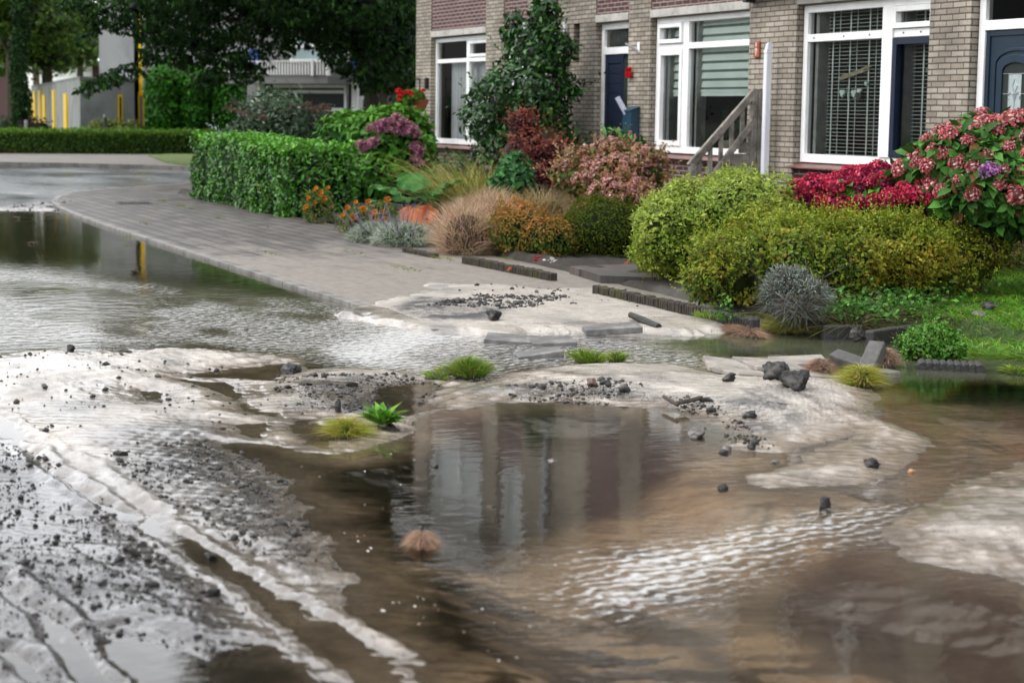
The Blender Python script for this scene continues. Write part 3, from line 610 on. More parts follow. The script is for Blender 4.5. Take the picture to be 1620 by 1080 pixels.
# pavement ---------------------------------------------------------
PV = brick('concrete_paving', (.070, .058, .050), (.155, .134, .118), (.010, .010, .008), row=.20, bw=.30, ms=.020, mixin=((.13, .12, .105), .9, .58, .78), gloss=.55, bump=.7, ground=True, stain=.35)
nt = PV.node_tree; b = nt.nodes['Principled BSDF']; src = b.inputs['Base Color'].links[0].from_socket   # mud smeared over the near end
sp3 = nt.nodes.new('ShaderNodeSeparateXYZ'); oc = objco(nt); nt.links.new(oc, sp3.inputs[0]); mg = nt.nodes.new('ShaderNodeMapRange'); nt.links.new(sp3.outputs[0], mg.inputs[0]); mg.inputs[1].default_value = -24; mg.inputs[2].default_value = -14.5; mg.inputs[3].default_value = -.12; mg.inputs[4].default_value = .56
mpp = nt.nodes.new('ShaderNodeMapping'); nt.links.new(oc, mpp.inputs[0]); mpp.inputs['Scale'].default_value = (.7, 1.8, 1); n7 = noise_node(nt, 1.3, 7, mpp.outputs[0], .68); ma = nt.nodes.new('ShaderNodeMath'); nt.links.new(n7.outputs[0], ma.inputs[0]); nt.links.new(mg.outputs[0], ma.inputs[1])
rr7 = ramp(nt, ma.outputs[0], [(.62, 0.), (.86, .95)]); n8 = noise_node(nt, 14, 5, oc, .7); r8 = ramp(nt, n8.outputs[0], [(.3, (.13, .112, .094)), (.7, (.24, .212, .18))])
mx7 = nt.nodes.new('ShaderNodeMixRGB'); nt.links.new(rr7.outputs[0], mx7.inputs[0]); nt.links.new(src, mx7.inputs[1]); nt.links.new(r8.outputs[0], mx7.inputs[2]); nt.links.new(mx7.outputs[0], b.inputs['Base Color'])
mb = MB(); mb.prism(PAVE_OUT, -.3, .028); mb.build('pavement', PV)['kind'] = 'structure'
kmat = plain('kerb_concrete', (.17, .16, .148), .6, .25, 6, .5, 60, dirt=((.06, .055, .042), 3.5))
mb = MB(); kp = [np.array(p) for p in PAVE_OUT[:11]]
for i in range(len(kp)-1):
    a_, b_ = kp[i], kp[i+1]; L = np.linalg.norm(b_-a_); n = max(1, int(round(L/.99))); t = (b_-a_)/L; nrm = np.array((-t[1], t[0]))
    if nrm @ (np.array((-25., 6.))-a_) > 0: nrm = -nrm
    for k in range(n):
        p = a_+t*(L*k/n+.006); q = a_+t*(L*(k+1)/n-.006); dz = rnd.uniform(-.003, .003)
        mb.prism([p+nrm*.085, q+nrm*.085, q-nrm*.01, p-nrm*.01][::1], -.25, .034+dz)
mb.build('kerb', kmat, bevel=.006)['kind'] = 'structure'
# far side of the crossing street
fp = GP([(-300,262),(0,262),(120,264),(240,267),(330,271),(400,274)])+GP([(400,251),(300,248),(150,247),(0,246),(-300,244)])
fpm = plain('far_paving', (.15, .135, .12), .7, .2, 1.5, .5, 10)
MB().prism(fp, -.2, .10).build('far_pavement', fpm)['kind'] = 'structure'
mb = MB(); kk = GP([(-300,263.5),(0,263.5),(120,265.5),(240,268.5),(330,272.5),(400,275.5)])
for i in range(len(kk)-1): mb.beam((*kk[i], .05), (*kk[i+1], .05), .16, .14)
mb.build('far_kerb', kmat)['kind'] = 'structure'
vg = GP([(235,252),(270,250),(420,252),(420,276),(300,270),(262,264)])
gl_m = plain('verge_turf', (.09, .13, .03), .95, .35, 3, .6, 30)
MB().prism(vg, 0, .135).build('grass_verge', gl_m)['kind'] = 'structure'
MB().prism([(-60, 7), (-62, 30), (-300, 60), (-300, -20), (-75, -12)], -.3, .03).build('park_ground', gl_m)['kind'] = 'structure'
MB().prism([(-41, 16.2), (-58, 16.5), (-90, 60), (-30, 60), (-30, 16.2)], -.3, .035).build('parking_ground', fpm)['kind'] = 'structure'

# garden soil ------------------------------------------------------
gfront = [(-33.2, 7.42), (-19.2, 7.58), (-16.15, 7.38), (-15.5, 7.55), (-15.1, 7.28), (-12.35, 7.16)]+GP([(1210,507),(1290,516),(1380,524),(1478,530),(1620,549),(1800,575)], .0)
gout = gfront+[(gfront[-1][0]+3, gfront[-1][1]), (-3, 13), (-3, 11.79), (-32.2, 11.79), (-33.5, 14.3)]
def soil_h(x, y):
    s = sdpoly(x, y, gout, 1.0); e = sst(.0, -.18, s); f = fbm(x*2.5, y*2.5, 21, 4)
    path = (x > -16.3) & (x < -14.9+0.0*y) & (y < 11.7)
    up = .085+.05*f+.03*fbm(x*9, y*9, 22, 3)
    return np.where(e > 0, -.15+e*(.15+up), -.15), e
gx, gy = np.meshgrid(np.arange(-34, -2.5, .06), np.arange(6.6, 12.0, .05), indexing='ij'); gs = gx.shape; gx = gx.ravel(); gy = gy.ravel()
gh, ge = soil_h(gx, gy)
lawn = sst(.25, -.25, sdpoly(gx, gy, GP([(1400,470),(1480,452),(1700,430),(1900,600),(1620,560),(1470,535)], .1)))
f = fbm(gx*6, gy*6, 23, 4)
gcl = np.array((.030, .024, .018))[None]*(1+.5*f)[:, None]; gcl = mixc(gcl, col((.045, .075, .018)), lawn)
gcl = mixc(gcl, col((.13, .12, .11)), .5*sst(.1, .5, fbm(gx*1.5, gy*1.5, 24, 4)))
FG = gridfaces(*gs); keepf = (gh[FG].max(1) > -.12)
SOIL, nt2, b2, o2 = newmat('garden_soil'); a2 = nt2.nodes.new('ShaderNodeVertexColor'); a2.layer_name = 'Col'; nt2.links.new(a2.outputs[0], b2.inputs['Base Color']); b2.inputs['Roughness'].default_value = .85
nn_ = noise_node(nt2, 30, 6, objco(nt2), .7); bb = nt2.nodes.new('ShaderNodeBump'); bb.inputs['Distance'].default_value = .03; bb.inputs['Strength'].default_value = .8; nt2.links.new(nn_.outputs[0], bb.inputs['Height']); nt2.links.new(bb.outputs[0], b2.inputs['Normal'])
gs_o = np_mesh('garden_soil', np.stack([gx, gy, gh], 1), FG[keepf], SOIL, col=gcl, smooth=True); gs_o['kind'] = 'structure'
# brick path to the front door
PB = brick('path_clinkers', (.085, .058, .050), (.12, .092, .082), (.02, .018, .016), row=.10, bw=.20, ms=.008, mixin=((.05, .045, .04), 1.8, .46, .62), gloss=.6, bump=.5, ground=True)
MB().prism([(-16.05, 7.45), (-15.05, 7.30), (-14.2, 8.4), (-14.9, 11.75), (-16.0, 11.75), (-16.2, 8.5)], -.1, .098).build('garden_path', PB)['kind'] = 'structure'
# edging of upright blocks: each run one thing
EDG = plain('mossy_edging_block', (.050, .040, .032), .85, .45, 14, .8, 60, dirt=((.07, .07, .02), 4))
EDK = plain('black_wet_block', (.03, .028, .027), .5, .4, 14, .9, 50)
def edging(p0, p1, hgt, lab, m, w=.038, th=.075):
    p0 = np.array(p0); p1 = np.array(p1); L = np.linalg.norm(p1-p0); t = (p1-p0)/L; nn = np.array((-t[1], t[0])); mb = MB(); n = int(L/w)
    for k in range(n):
        a = p0+t*(k*w+.004); b = p0+t*((k+1)*w-.004); z = hgt+rnd.uniform(-.006, .006); o = rnd.uniform(-.005, .005)
        mb.prism([a+nn*(o-th/2), b+nn*(o-th/2), b+nn*(o+th/2), a+nn*(o+th/2)], -.15, z)
    o = mb.build('garden_edging', m, bevel=.012); tag(o, lab, 'edging'); return o
edging(G(735,402,.12), G(877,432,.10), .105, 'low mossy block edging between beige grass mound and pavement', EDG)
edging(G(943,452,.12), G(1112,487,.12), .128, 'mossy block edging beside the brick path and gravelly soil', EDG)
edging(G(1112,484,.13), G(1200,506,.12), .12, 'dark wet block edging below the grey lavender bush', EDK)
edging(G(1375,512,.15), G(1478,497,.15), .10, 'black retaining edge at the corner of the lawn', EDK, w=.33)
edging(G(1300,514,.1), G(1375,514,.1), .10, 'low black edging half sunk at the water under green creepers', EDK, w=.30)
edging(G(640,392,.07), G(690,402,.07), .075, 'short low kerb strip below the silver lavender', EDG)
# ================================================================== ROW HOUSES
BR_G = brick('grey_brick', (.36, .305, .24), (.53, .47, .395), (.105, .094, .08), row=.0625, bw=.215, ms=.008, stain=.5)
BR_R = brick('dark_red_brick', (.085, .028, .024), (.14, .050, .042), (.36, .33, .31), row=.0625, bw=.215, ms=.009, stain=.25)
WHITE = plain('white_window_paint', (.86, .86, .86), .35, .02, 4, .05, 30, dirt=((.76, .755, .74), 5))
LINT = plain('concrete_lintel', (.46, .44, .41), .75, .15, 4, .4, 50, dirt=((.28, .26, .24), 5))
SILLM = plain('red_sill_tile', (.17, .075, .06), .38, .25, 8, .2, 40, dirt=((.24, .17, .15), 9))
NAVY = plain('navy_door_paint', (.004, .012, .036), .5, .2, 4, .1, 50)
NAVY2 = plain('teal_navy_door_paint', (.005, .022, .045), .4, .2, 4, .1, 50)
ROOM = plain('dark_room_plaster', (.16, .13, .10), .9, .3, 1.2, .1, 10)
BLINDG = plain('pale_green_blind', (.86, .97, .90), .7, .08, 3, .1, 80)
SLAT = plain('blind_slat', (.60, .66, .62), .45, .1, 3, .05, 50)
TAPE = plain('blind_tape', (.80, .85, .80), .7, .1, 5, .1, 80)
LACE = None
m, nt, b, out = newmat('net_curtain'); wv = nt.nodes.new('ShaderNodeTexWave'); wv.inputs['Scale'].default_value = 9; wv.inputs['Distortion'].default_value = 1.5; wv.bands_direction = 'X'; nt.links.new(objco(nt), wv.inputs[0])
rp_ = ramp(nt, wv.outputs['Fac'], [(0, (.70, .70, .73)), (1, (.93, .93, .95))]); nt.links.new(rp_.outputs[0], b.inputs['Base Color']); b.inputs['Roughness'].default_value = .9; b.inputs['Emission Strength'].default_value = 0; LACE = m
GUT = plain('zinc_gutter', (.36, .38, .40), .45, .12, 5, .1, 40, metal=.3)
TILE = brick('roof_tile', (.035, .032, .032), (.06, .055, .052), (.012, .012, .012), row=.34, bw=.25, ms=.015, stain=.3)
SOFF = plain('grey_soffit', (.16, .16, .165), .6, .1)
GLASS, nt, b, out = newmat('window_glass'); nt.nodes.remove(b)
gl = nt.nodes.new('ShaderNodeBsdfGlossy'); gl.inputs['Roughness'].default_value = .015; tp = nt.nodes.new('ShaderNodeBsdfTransparent'); tp.inputs[0].default_value = (.95, .98, .96, 1)
nz = noise_node(nt, 1.3, 2, objco(nt)); bp = nt.nodes.new('ShaderNodeBump'); bp.inputs['Strength'].default_value = .12; bp.inputs['Distance'].default_value = .02; nt.links.new(nz.outputs[0], bp.inputs['Height']); nt.links.new(bp.outputs[0], gl.inputs['Normal'])
fr = nt.nodes.new('ShaderNodeFresnel'); fr.inputs[0].default_value = 1.5; mr = nt.nodes.new('ShaderNodeMapRange'); nt.links.new(fr.outputs[0], mr.inputs[0]); mr.inputs[3].default_value = .0; mr.inputs[4].default_value = 1.0
ms = nt.nodes.new('ShaderNodeMixShader'); nt.links.new(mr.outputs[0], ms.inputs[0]); nt.links.new(tp.outputs[0], ms.inputs[1]); nt.links.new(gl.outputs[0], ms.inputs[2]); nt.links.new(ms.outputs[0], out.inputs[0])

LZ0, LZ1, UZ0, UZ1, TOP = 2.86, 2.965, 4.22, 5.62, 6.05
FRY = HY+.09     # frame plane
def house(name, x0, x1, label, bays, solid, cap_left=False):
    """bays: (xa, xb, sill z or None for a door); grey piers between them"""
    r = empty(name, (x0, HY, 0)); tag(r, label, 'house', 'brick row houses')
    w = MB(); xs = x0
    for xa, xb, zs, up in bays:
        w.box(xs, xa, HY, HY+.22, -.2, TOP); xs = xb
    w.box(xs, x1, HY, HY+.22, -.2, TOP)
    return r, w
def glass(parent, x0, x1, z0, z1, y=FRY+.045):
    mb = MB(); mb.add([(x0, y, z0), (x1, y, z0), (x1, y, z1), (x0, y, z1)], [(0, 1, 2, 3)]); return mb.build('pane', GLASS, parent)
def frame(mb, x0, x1, z0, z1, w=.07, y0=FRY, y1=FRY+.09, wb=None):
    wb = wb or w
    mb.box(x0, x0+w, y0, y1, z0, z1); mb.box(x1-w, x1, y0, y1, z0, z1)
    mb.box(x0+w, x1-w, y0+.001, y1-.001, z1-w, z1); mb.box(x0+w, x1-w, y0+.001, y1-.001, z0, z0+wb)
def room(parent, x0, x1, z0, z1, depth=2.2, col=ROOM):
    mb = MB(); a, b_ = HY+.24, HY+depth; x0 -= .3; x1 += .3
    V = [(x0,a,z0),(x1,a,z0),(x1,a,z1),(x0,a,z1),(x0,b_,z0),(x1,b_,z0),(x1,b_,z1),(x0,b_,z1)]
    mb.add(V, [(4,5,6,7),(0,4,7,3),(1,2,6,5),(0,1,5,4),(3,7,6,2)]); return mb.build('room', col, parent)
def sill(parent, x0, x1, z):
    mb = MB(); n = int((x1-x0)/.22)
    for k in range(n):
        a = x0+(x1-x0)*k/n; b_ = x0+(x1-x0)*(k+1)/n-.004
        mb.add([(a, HY-.075, z-.062), (b_, HY-.075, z-.062), (b_, HY-.075, z-.045), (a, HY-.075, z-.045), (a, HY+.12, z-.03), (b_, HY+.12, z-.03), (b_, HY+.12, z), (a, HY+.12, z)],
               [(0, 1, 2, 3), (3, 2, 6, 7), (4, 7, 6, 5), (0, 4, 5, 1), (0, 3, 7, 4), (1, 5, 6, 2)])
    return mb.build('sill', SILLM, parent, bevel=.004)
def bay(parent, x0, x1, zs):
    """red brick panel and lintel above, brick apron below"""
    mb = MB(); mb.box(x0+.001, x1-.001, HY+.015, HY+.2, LZ1, UZ0)
    if zs: MB().box(x0+.001, x1-.001, HY+.03, HY+.2, -.2, zs-.06).build('brick_apron', BR_R, parent)
    mb.build('brick_panel', BR_R, parent)
    MB().box(x0+.001, x1-.001, HY+.016, HY+.2, UZ1, TOP).build('unseen_white_panel', WHITE, parent)  # unseen white band, added to brighten the mirrored house front
    mb = MB(); n = max(1, int((x1-x0)/.9))
    for k in range(n): mb.box(x0+(x1-x0)*k/n+.002, x0+(x1-x0)*(k+1)/n-.003, HY-.012, HY+.2, LZ0, LZ1)
    mb.build('lintel', LINT, parent, bevel=.004)
    if zs: sill(parent, x0-.04, x1+.04, zs)
def upper(parent, x0, x1, curtain):
    upper1(parent, x0, x1, curtain, UZ0, UZ1)
def upper1(parent, x0, x1, curtain, UZ0, UZ1):
    r = empty('window', (x0, FRY, UZ0)); hang(r, parent); mb = MB(); frame(mb, x0, x1, UZ0, UZ1, .08); xm = (x0+x1)/2
    if x1-x0 > 1.5: mb.box(xm-.04, xm+.04, FRY+.001, FRY+.088, UZ0+.08, UZ1-.08)
    mb.box(x0+.08, x1-.08, FRY+.002, FRY+.086, UZ1-.42, UZ1-.35)
    mb.build('frame', WHITE, r, bevel=.004); glass(r, x0+.06, x1-.06, UZ0+.06, UZ1-.06)
    if curtain == 2: MB().box(x0+.02, x1-.02, FRY+.06, FRY+.09, UZ0+.02, UZ1).build('unseen_white_board', WHITE, r)  # unseen white board, added in place of sky mirrored upstairs
    elif curtain:
        mb = MB(); n = 40; V = []
        for k in range(n+1): x = x0+.05+(x1-x0-.1)*k/n; y = FRY+.16+.02*math.sin(k*1.9); V += [(x, y, UZ0+.02), (x, y, UZ1)]
        mb.add(V, [(2*k, 2*k+2, 2*k+3, 2*k+1) for k in range(n)]); mb.build('curtain', LACE, r)
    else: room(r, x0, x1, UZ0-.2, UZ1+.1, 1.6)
def roof_part(parent, x0, x1):
    mb = MB(); mb.add([(x0, HY-.35, TOP+.02), (x1, HY-.35, TOP+.02), (x1, HY+3.9, 11.4), (x0, HY+3.9, 11.4), (x0, HY+8, TOP), (x1, HY+8, TOP)], [(0, 1, 2, 3), (3, 2, 5, 4)]); mb.build('roof', TILE, parent)
    mb = MB(); mb.box(x0, x1, HY-.35, HY+.2, TOP+.0, TOP+.012); mb.box(x0, x1, HY-.37, HY-.30, TOP-.14, TOP+.10); mb.build('eaves', WHITE, parent)
def drain(parent, x, y, z0, z1, r=.042, m=GUT, name='drainpipe'):
    mb = MB(); mb.tube([(x, y, z0), (x, y, z1)], r, 12)
    for z in (z0+.6, z0+2.2, z0+3.8):
        if z < z1: mb.tube([(x, y, z), (x, y, z+.05)], r*1.15, 12); mb.box(x-.015, x+.015, y, HY+.01, z+.01, z+.04)
    return mb.build(name, m, parent, smooth=False)

# ---- left house (end of terrace)
AX0, AX1 = -31.47, -28.87
h1, w = house('row_house', -32.25, -26.13, 'end house of the brick terrace, behind the tall green camellia', [(AX0, AX1, .97, 1), (-28.12, -27.13, None, 1)], None)
w.box(-32.25, -32.03, HY+.22, HY+8, -.2, TOP); w.add([(-32.25, HY, TOP), (-32.25, HY+8, TOP), (-32.25, HY+3.9, 11.38)], [(0, 1, 2)])
w.build('wall', BR_G, h1); bay(h1, AX0, AX1, .97); bay(h1, -28.12, -27.13, None); upper(h1, AX0, AX1, 2); upper(h1, -28.12, -27.13, 2); roof_part(h1, -32.35, -26.13)
wn = empty('window', (AX0, FRY, .97)); hang(wn, h1); mb = MB(); frame(mb, AX0, AX1, .985, 2.84, .075, wb=.09)
mx_ = -29.99+.02
mb.box(mx_, mx_+.13, FRY+.001, FRY+.088, 1.075, 2.765); mb.box(AX0+.075, mx_, FRY+.002, FRY+.086, 2.40, 2.47); mb.box(mx_+.13, AX1-.075, FRY+.002, FRY+.086, 2.40, 2.47)
frame(mb, mx_+.14, AX1-.08, 2.48, 2.755, .05, FRY-.015, FRY+.08); mb.build('frame', WHITE, wn, bevel=.004)
glass(wn, AX0+.05, mx_+.02, 1.05, 2.42); glass(wn, AX0+.05, mx_+.02, 2.45, 2.8); glass(wn, mx_+.1, AX1-.05, 1.05, 2.42); glass(wn, mx_+.1, AX1-.05, 2.45, 2.8)
mb = MB(); V = []; n = 60
for k in range(n+1): x = AX0+.25+(AX1-AX0-.3)*k/n; y = FRY+.22+.025*math.sin(k*1.7); V += [(x, y, 1.0), (x, y, 2.42)]
mb.add(V, [(2*k, 2*k+2, 2*k+3, 2*k+1) for k in range(n)]); mb.build('curtain', LACE, wn); room(wn, AX0, AX1, .9, 2.9)  # pale curtain put in for the white reflection in this pane
# front door of house 1, behind the camellia
dr = empty('front_door', (-28.12, FRY, .1)); hang(dr, h1); mb = MB(); frame(mb, -28.12, -27.13, .15, 2.84, .08); mb.box(-28.04, -27.21, FRY+.001, FRY+.088, 2.40, 2.48); mb.build('frame', WHITE, dr, bevel=.004)
MB().box(-28.04, -27.21, FRY+.03, FRY+.07, .17, 2.40).build('door_leaf', WHITE, dr); glass(dr, -28.06, -27.2, 2.46, 2.78)
# ---- middle house
BX0, BX1, CX0, CX1 = -24.66, -23.58, -22.92, -20.24
h2, w = house('row_house', -26.13, -19.96, 'middle brick house with narrow navy door and green striped blinds', [(BX0, BX1, None, 0), (CX0, CX1, 1.02, 1)], None)
# slit window recess: leave a slot in the pier
w2 = MB(); sx0, sx1, sz0, sz1 = -25.42, -25.20, 2.30, 2.87
w2.box(-26.13, sx0, HY, HY+.22, -.2, TOP); w2.box(sx1, BX0, HY, HY+.22, -.2, TOP); w2.box(sx0, sx1, HY, HY+.22, -.2, sz0); w2.box(sx0, sx1, HY, HY+.22, sz1, TOP); w2.box(sx0-.02, sx1+.02, HY+.22, HY+.26, sz0-.02, sz1+.02)
w2.box(BX1, CX0, HY, HY+.22, -.2, TOP); w2.box(CX1, -19.96, HY, HY+.22, -.2, TOP); w2.build('wall', BR_G, h2)
sw = MB(); sw.box(sx0+.002, sx1-.002, HY+.16, HY+.20, sz0, sz1); sw.build('slit_window', NAVY, h2)
bay(h2, BX0, BX1, None); MB().box(BX0+.001, BX1-.001, HY+.015, HY+.2, UZ0, UZ1).build('brick_panel', BR_R, h2); bay(h2, CX0, CX1, 1.02); MB().box(BX0, BX1, HY+.015, HY+.2, UZ1+.002, TOP).build('brick_panel', BR_R, h2); upper(h2, CX0, CX1, True); roof_part(h2, -26.13, -19.96)
dr = empty('front_door', (BX0, FRY, .1)); hang(dr, h2); mb = MB(); frame(mb, BX0+.03, BX1+.03, .15, 2.84, .085); mb.box(BX0+.115, BX1-.055, FRY+.001, FRY+.088, 2.40, 2.50); mb.build('frame', WHITE, dr, bevel=.004)
glass(dr, BX0+.1, BX1-.04, 2.49, 2.78)
mb = MB(); x0 = BX0+.115; x1 = BX1-.055
mb.box(x0, x1, FRY+.035, FRY+.075, .17, 2.40); mb.box(x0+.002, x0+.10, FRY+.02, FRY+.0352, .18, 2.39); mb.box(x0+.52, x0+.60, FRY+.02, FRY+.0352, .18, 2.39); mb.box(x1-.06, x1-.002, FRY+.02, FRY+.0352, .18, 2.39)
mb.box(x0+.10, x0+.52, FRY+.02, FRY+.0353, 2.27, 2.388)
for k in range(15): mb.box(x0+.10, x0+.52, FRY+.026, FRY+.0354, .20+k*.137, .20+k*.137+.128)
mb.build('door_leaf', NAVY, dr, bevel=.003)
DKG = plain('smoked_door_glass', (.04, .05, .045), .15, .2, 3, .02, 20)
MB().box(x0+.60, x1-.06, FRY+.028, FRY+.0355, .9, 2.33).build('door_glass', DKG, dr)
mb = MB(); V = []; n = 14
for k in range(n+1): x = BX0+.1+(BX1-BX0-.14)*k/n; y = FRY+.12+.012*(k % 2); V += [(x, y, 2.46), (x, y, 2.8)]
DKC = plain('grey_net_curtain', (.12, .13, .125), .9, .2, 12, .1, 60)
mb.add(V, [(2*k, 2*k+2, 2*k+3, 2*k+1) for k in range(n)]); mb.build('curtain', DKC, dr)
MB().box(BX0+.02, BX1-.02, HY-.06, HY+.2, .03, .15).build('doorstep', LINT, dr, bevel=.006)
# window C
wn = empty('window', (CX0, FRY, 1.02)); hang(wn, h2); mb = MB(); z0, z1 = 1.035, 2.85; frame(mb, CX0+.02, CX1+.10, z0, z1, .075, wb=.09)
m0, m1 = -22.14, -21.98; mb.box(m0, m1, FRY+.001, FRY+.088, z0+.09, z1-.075); mb.box(CX0+.095, m0, FRY+.002, FRY+.086, 2.42, 2.50); mb.box(m1, CX1+.03, FRY+.002, FRY+.086, 2.42, 2.50)
frame(mb, CX0+.10, m0-.005, z0+.095, 2.415, .07, FRY-.014, FRY+.08); frame(mb, CX0+.10, m0-.005, 2.505, z1-.08, .055, FRY-.03, FRY+.08)
mb.build('frame', WHITE, wn, bevel=.004)
for a in ((CX0+.1, m0+.03, z0+.05, 2.44), (CX0+.1, m0+.03, 2.48, z1-.03), (m1-.03, CX1+.05, z0+.05, 2.44), (m1-.03, CX1+.05, 2.48, z1-.03)): glass(wn, *a)
bmb = MB(); z = z1-.05; k = 0
while z > 1.87:
    for xa, xb in ((CX0+.24, m0-.02), (m1+.07, CX1+.05)):
        bmb.add([(xa, FRY+.16, z-.082), (xb, FRY+.16, z-.082), (xb, FRY+.175, z), (xa, FRY+.175, z)], [(0, 1, 2, 3)])
    z -= .115
for xa, xb in ((CX0+.24, m0-.02), (m1+.07, CX1+.05)): bmb.box(xa, xb, FRY+.155, FRY+.18, 1.85, 1.885)
bmb.build('striped_blind', BLINDG, wn)
gmb = MB()
for xa, xb in ((CX0+.24, m0-.02), (m1+.07, CX1+.05)): gmb.add([(xa, FRY+.182, 1.87), (xb, FRY+.182, 1.87), (xb, FRY+.182, z1), (xa, FRY+.182, z1)], [(0, 1, 2, 3)])
gmb.build('blind_backing', plain('blind_shade', (.20, .28, .24), .9), wn)
LG = plain('grey_reveal', (.42, .42, .41), .7); mb = MB(); mb.box(CX0+.16, CX0+.24, FRY+.1, FRY+.24, z0, z1); mb.box(m1+.03, m1+.08, FRY+.1, FRY+.24, z0, z1); mb.build('inner_reveal', LG, wn); room(wn, CX0, CX1, .9, 2.95)
# ---- right house
DX0, DX1, EX0, EX1 = -19.15, -16.50, -15.80, -14.62
h3, w = house('row_house', -19.96, -9.5, 'right brick house with venetian blinds, navy casement and arched navy door', [(DX0, DX1, 1.0, 1), (EX0, EX1, None, 0), (-13.4, -11.2, 1.0, 1)], None)
w.box(-9.5, -2, HY, HY+.22, -.2, TOP); w.build('wall', BR_G, h3); bay(h3, DX0, DX1, 1.0); bay(h3, EX0, EX1, None); MB().box(EX0+.001, EX1-.001, HY+.015, HY+.2, UZ0, UZ1).build('brick_panel', BR_R, h3); bay(h3, -13.4, -11.2, 1.0)
MB().box(EX0, EX1, HY+.015, HY+.2, UZ1+.002, TOP).build('brick_panel', BR_R, h3); upper(h3, DX0, DX1, False); upper(h3, -13.4, -11.2, False); roof_part(h3, -19.96, -2)
wn = empty('window', (DX0, FRY, 1.0)); hang(wn, h3); mb = MB(); z0, z1 = 1.01, 2.85; frame(mb, DX0+.02, DX1+.06, z0, z1, .09, wb=.10)
m0, m1 = -17.48, -17.28; mb.box(m0, m1, FRY-.02, FRY+.088, z0+.10, z1-.09); mb.box(DX0+.11, m0, FRY+.002, FRY+.086, 2.42, 2.51); mb.box(m1, DX1-.03, FRY+.002, FRY+.086, 2.42, 2.51)
frame(mb, m1+.005, DX1-.035, 2.515, z1-.095, .06, FRY-.03, FRY+.08); mb.build('frame', WHITE, wn, bevel=.005)
mb = MB(); frame(mb, m1+.005, DX1-.035, z0+.105, 2.415, .075, FRY-.018, FRY+.08); mb.build('casement', NAVY, wn, bevel=.004)
for a in ((DX0+.1, m0+.03, z0+.07, 2.44), (DX0+.1, m0+.03, 2.49, z1-.05), (m1-.03, DX1, z0+.07, 2.44), (m1-.03, DX1, 2.49, z1-.05)): glass(wn, *a)
def venetian(parent, xa, xb, z0, z1, tapes):
    y = FRY+.20; mb = MB(); z = z0+.02
    while z < z1: mb.add([(xa, y, z), (xb, y, z), (xb, y+.024, z+.009), (xa, y+.024, z+.009), (xa, y, z+.006), (xb, y, z+.006)], [(0, 1, 2, 3), (0, 1, 5, 4), (4, 5, 2, 3)]); z += .0425
    mb.box(xa, xb, y-.004, y+.028, z0, z0+.018); mb.box(xa, xb, y-.004, y+.028, z1, z1+.03); bl = mb.build('venetian_blind', SLAT, parent)
    mb = MB()
    for t in tapes: mb.box(t-.012, t+.012, y-.008, y-.004, z0, z1); mb.box(t+.075, t+.088, y+.03, y+.034, z0, z1)
    mb.build('ladder_tape', TAPE, bl)
venetian(wn, DX0+.26, m0+.02, z0+.08, 2.42, [-18.78, -18.42, -18.03, -17.65]); venetian(wn, DX0+.26, m0+.02, 2.47, z1-.06, [-18.78, -18.42, -18.03, -17.65])
venetian(wn, m1+.10, DX1+.02, z0+.08, 2.42, [-16.98]); venetian(wn, m1+.10, DX1+.02, 2.47, z1-.06, [-16.98])
mb = MB(); mb.box(DX0+.14, DX0+.20, FRY+.1, FRY+.26, z0, z1); mb.box(m1+.03, m1+.06, FRY+.1, FRY+.26, z0, z1); mb.build('inner_reveal', LG, wn); room(wn, DX0, DX1, .9, 2.95)
mb = MB()
for x, z in ((-18.9, 2.465), (-18.27, 2.465), (-17.75, 2.465), (-17.10, 2.465), (-16.78, 2.465)): mb.tube([(x, FRY-.004, z), (x, FRY+.003, z)], .011, 10)
mb.build('vent_plug', plain('grey_plug', (.15, .15, .15), .5), wn)
wn2 = empty('window', (-13.4, FRY, 1.0)); hang(wn2, h3); mb = MB(); frame(mb, -13.4, -11.2, 1.01, 2.85, .09); mb.box(-12.35, -12.25, FRY+.001, FRY+.088, 1.1, 2.76); mb.build('frame', WHITE, wn2); glass(wn2, -13.35, -11.25, 1.05, 2.8); room(wn2, -13.4, -11.2, .9, 2.95)
# door E with arched panel
dr = empty('front_door', (EX0, FRY, .1)); hang(dr, h3); mb = MB(); frame(mb, EX0+.02, EX1+.02, .15, 2.95, .10); mb.box(EX0+.12, EX1-.08, FRY+.001, FRY+.088, 2.44, 2.54); mb.build('frame', WHITE, dr, bevel=.005)
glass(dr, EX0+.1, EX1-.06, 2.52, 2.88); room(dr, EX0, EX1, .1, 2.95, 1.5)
mb = MB(); xa = EX0+.12; xb = EX1-.08; xc = (xa+xb)/2
mb.box(xa, xb, FRY+.035, FRY+.08, .17, 2.44)
mb.box(xa+.001, xa+.06, FRY+.02, FRY+.0352, .17, 2.438); mb.box(xb-.06, xb-.001, FRY+.02, FRY+.0352, .17, 2.438); mb.box(xa+.06, xb-.06, FRY+.02, FRY+.0353, 2.38, 2.437)
def arch(w, zb, zt, rise, n=12):
    pts = [(xc+w, zb)]
    for k in range(n+1):
        t = k/n; x = w*(1-2*t); pts.append((xc+x, zt-rise+rise*math.sqrt(max(0, 1-(x/w)**2*.96))))
    pts.append((xc-w, zb)); return pts
def ring(w, wi, zb, zbi, zt, zti, rise, risei, y0, y1):
    o = arch(w, zb, zt, rise); i = arch(wi, zbi, zti, risei); n = len(o)
    V = [(p[0], y0, p[1]) for p in o]+[(p[0], y0, p[1]) for p in i]+[(p[0], y1, p[1]) for p in o]+[(p[0], y1, p[1]) for p in i]; F = []
    for k in range(n):
        k2 = (k+1) % n; F += [(k, k2, n+k2, n+k), (k, 2*n+k, 2*n+k2, k2), (n+k, n+k2, 3*n+k2, 3*n+k)]
    return V, F
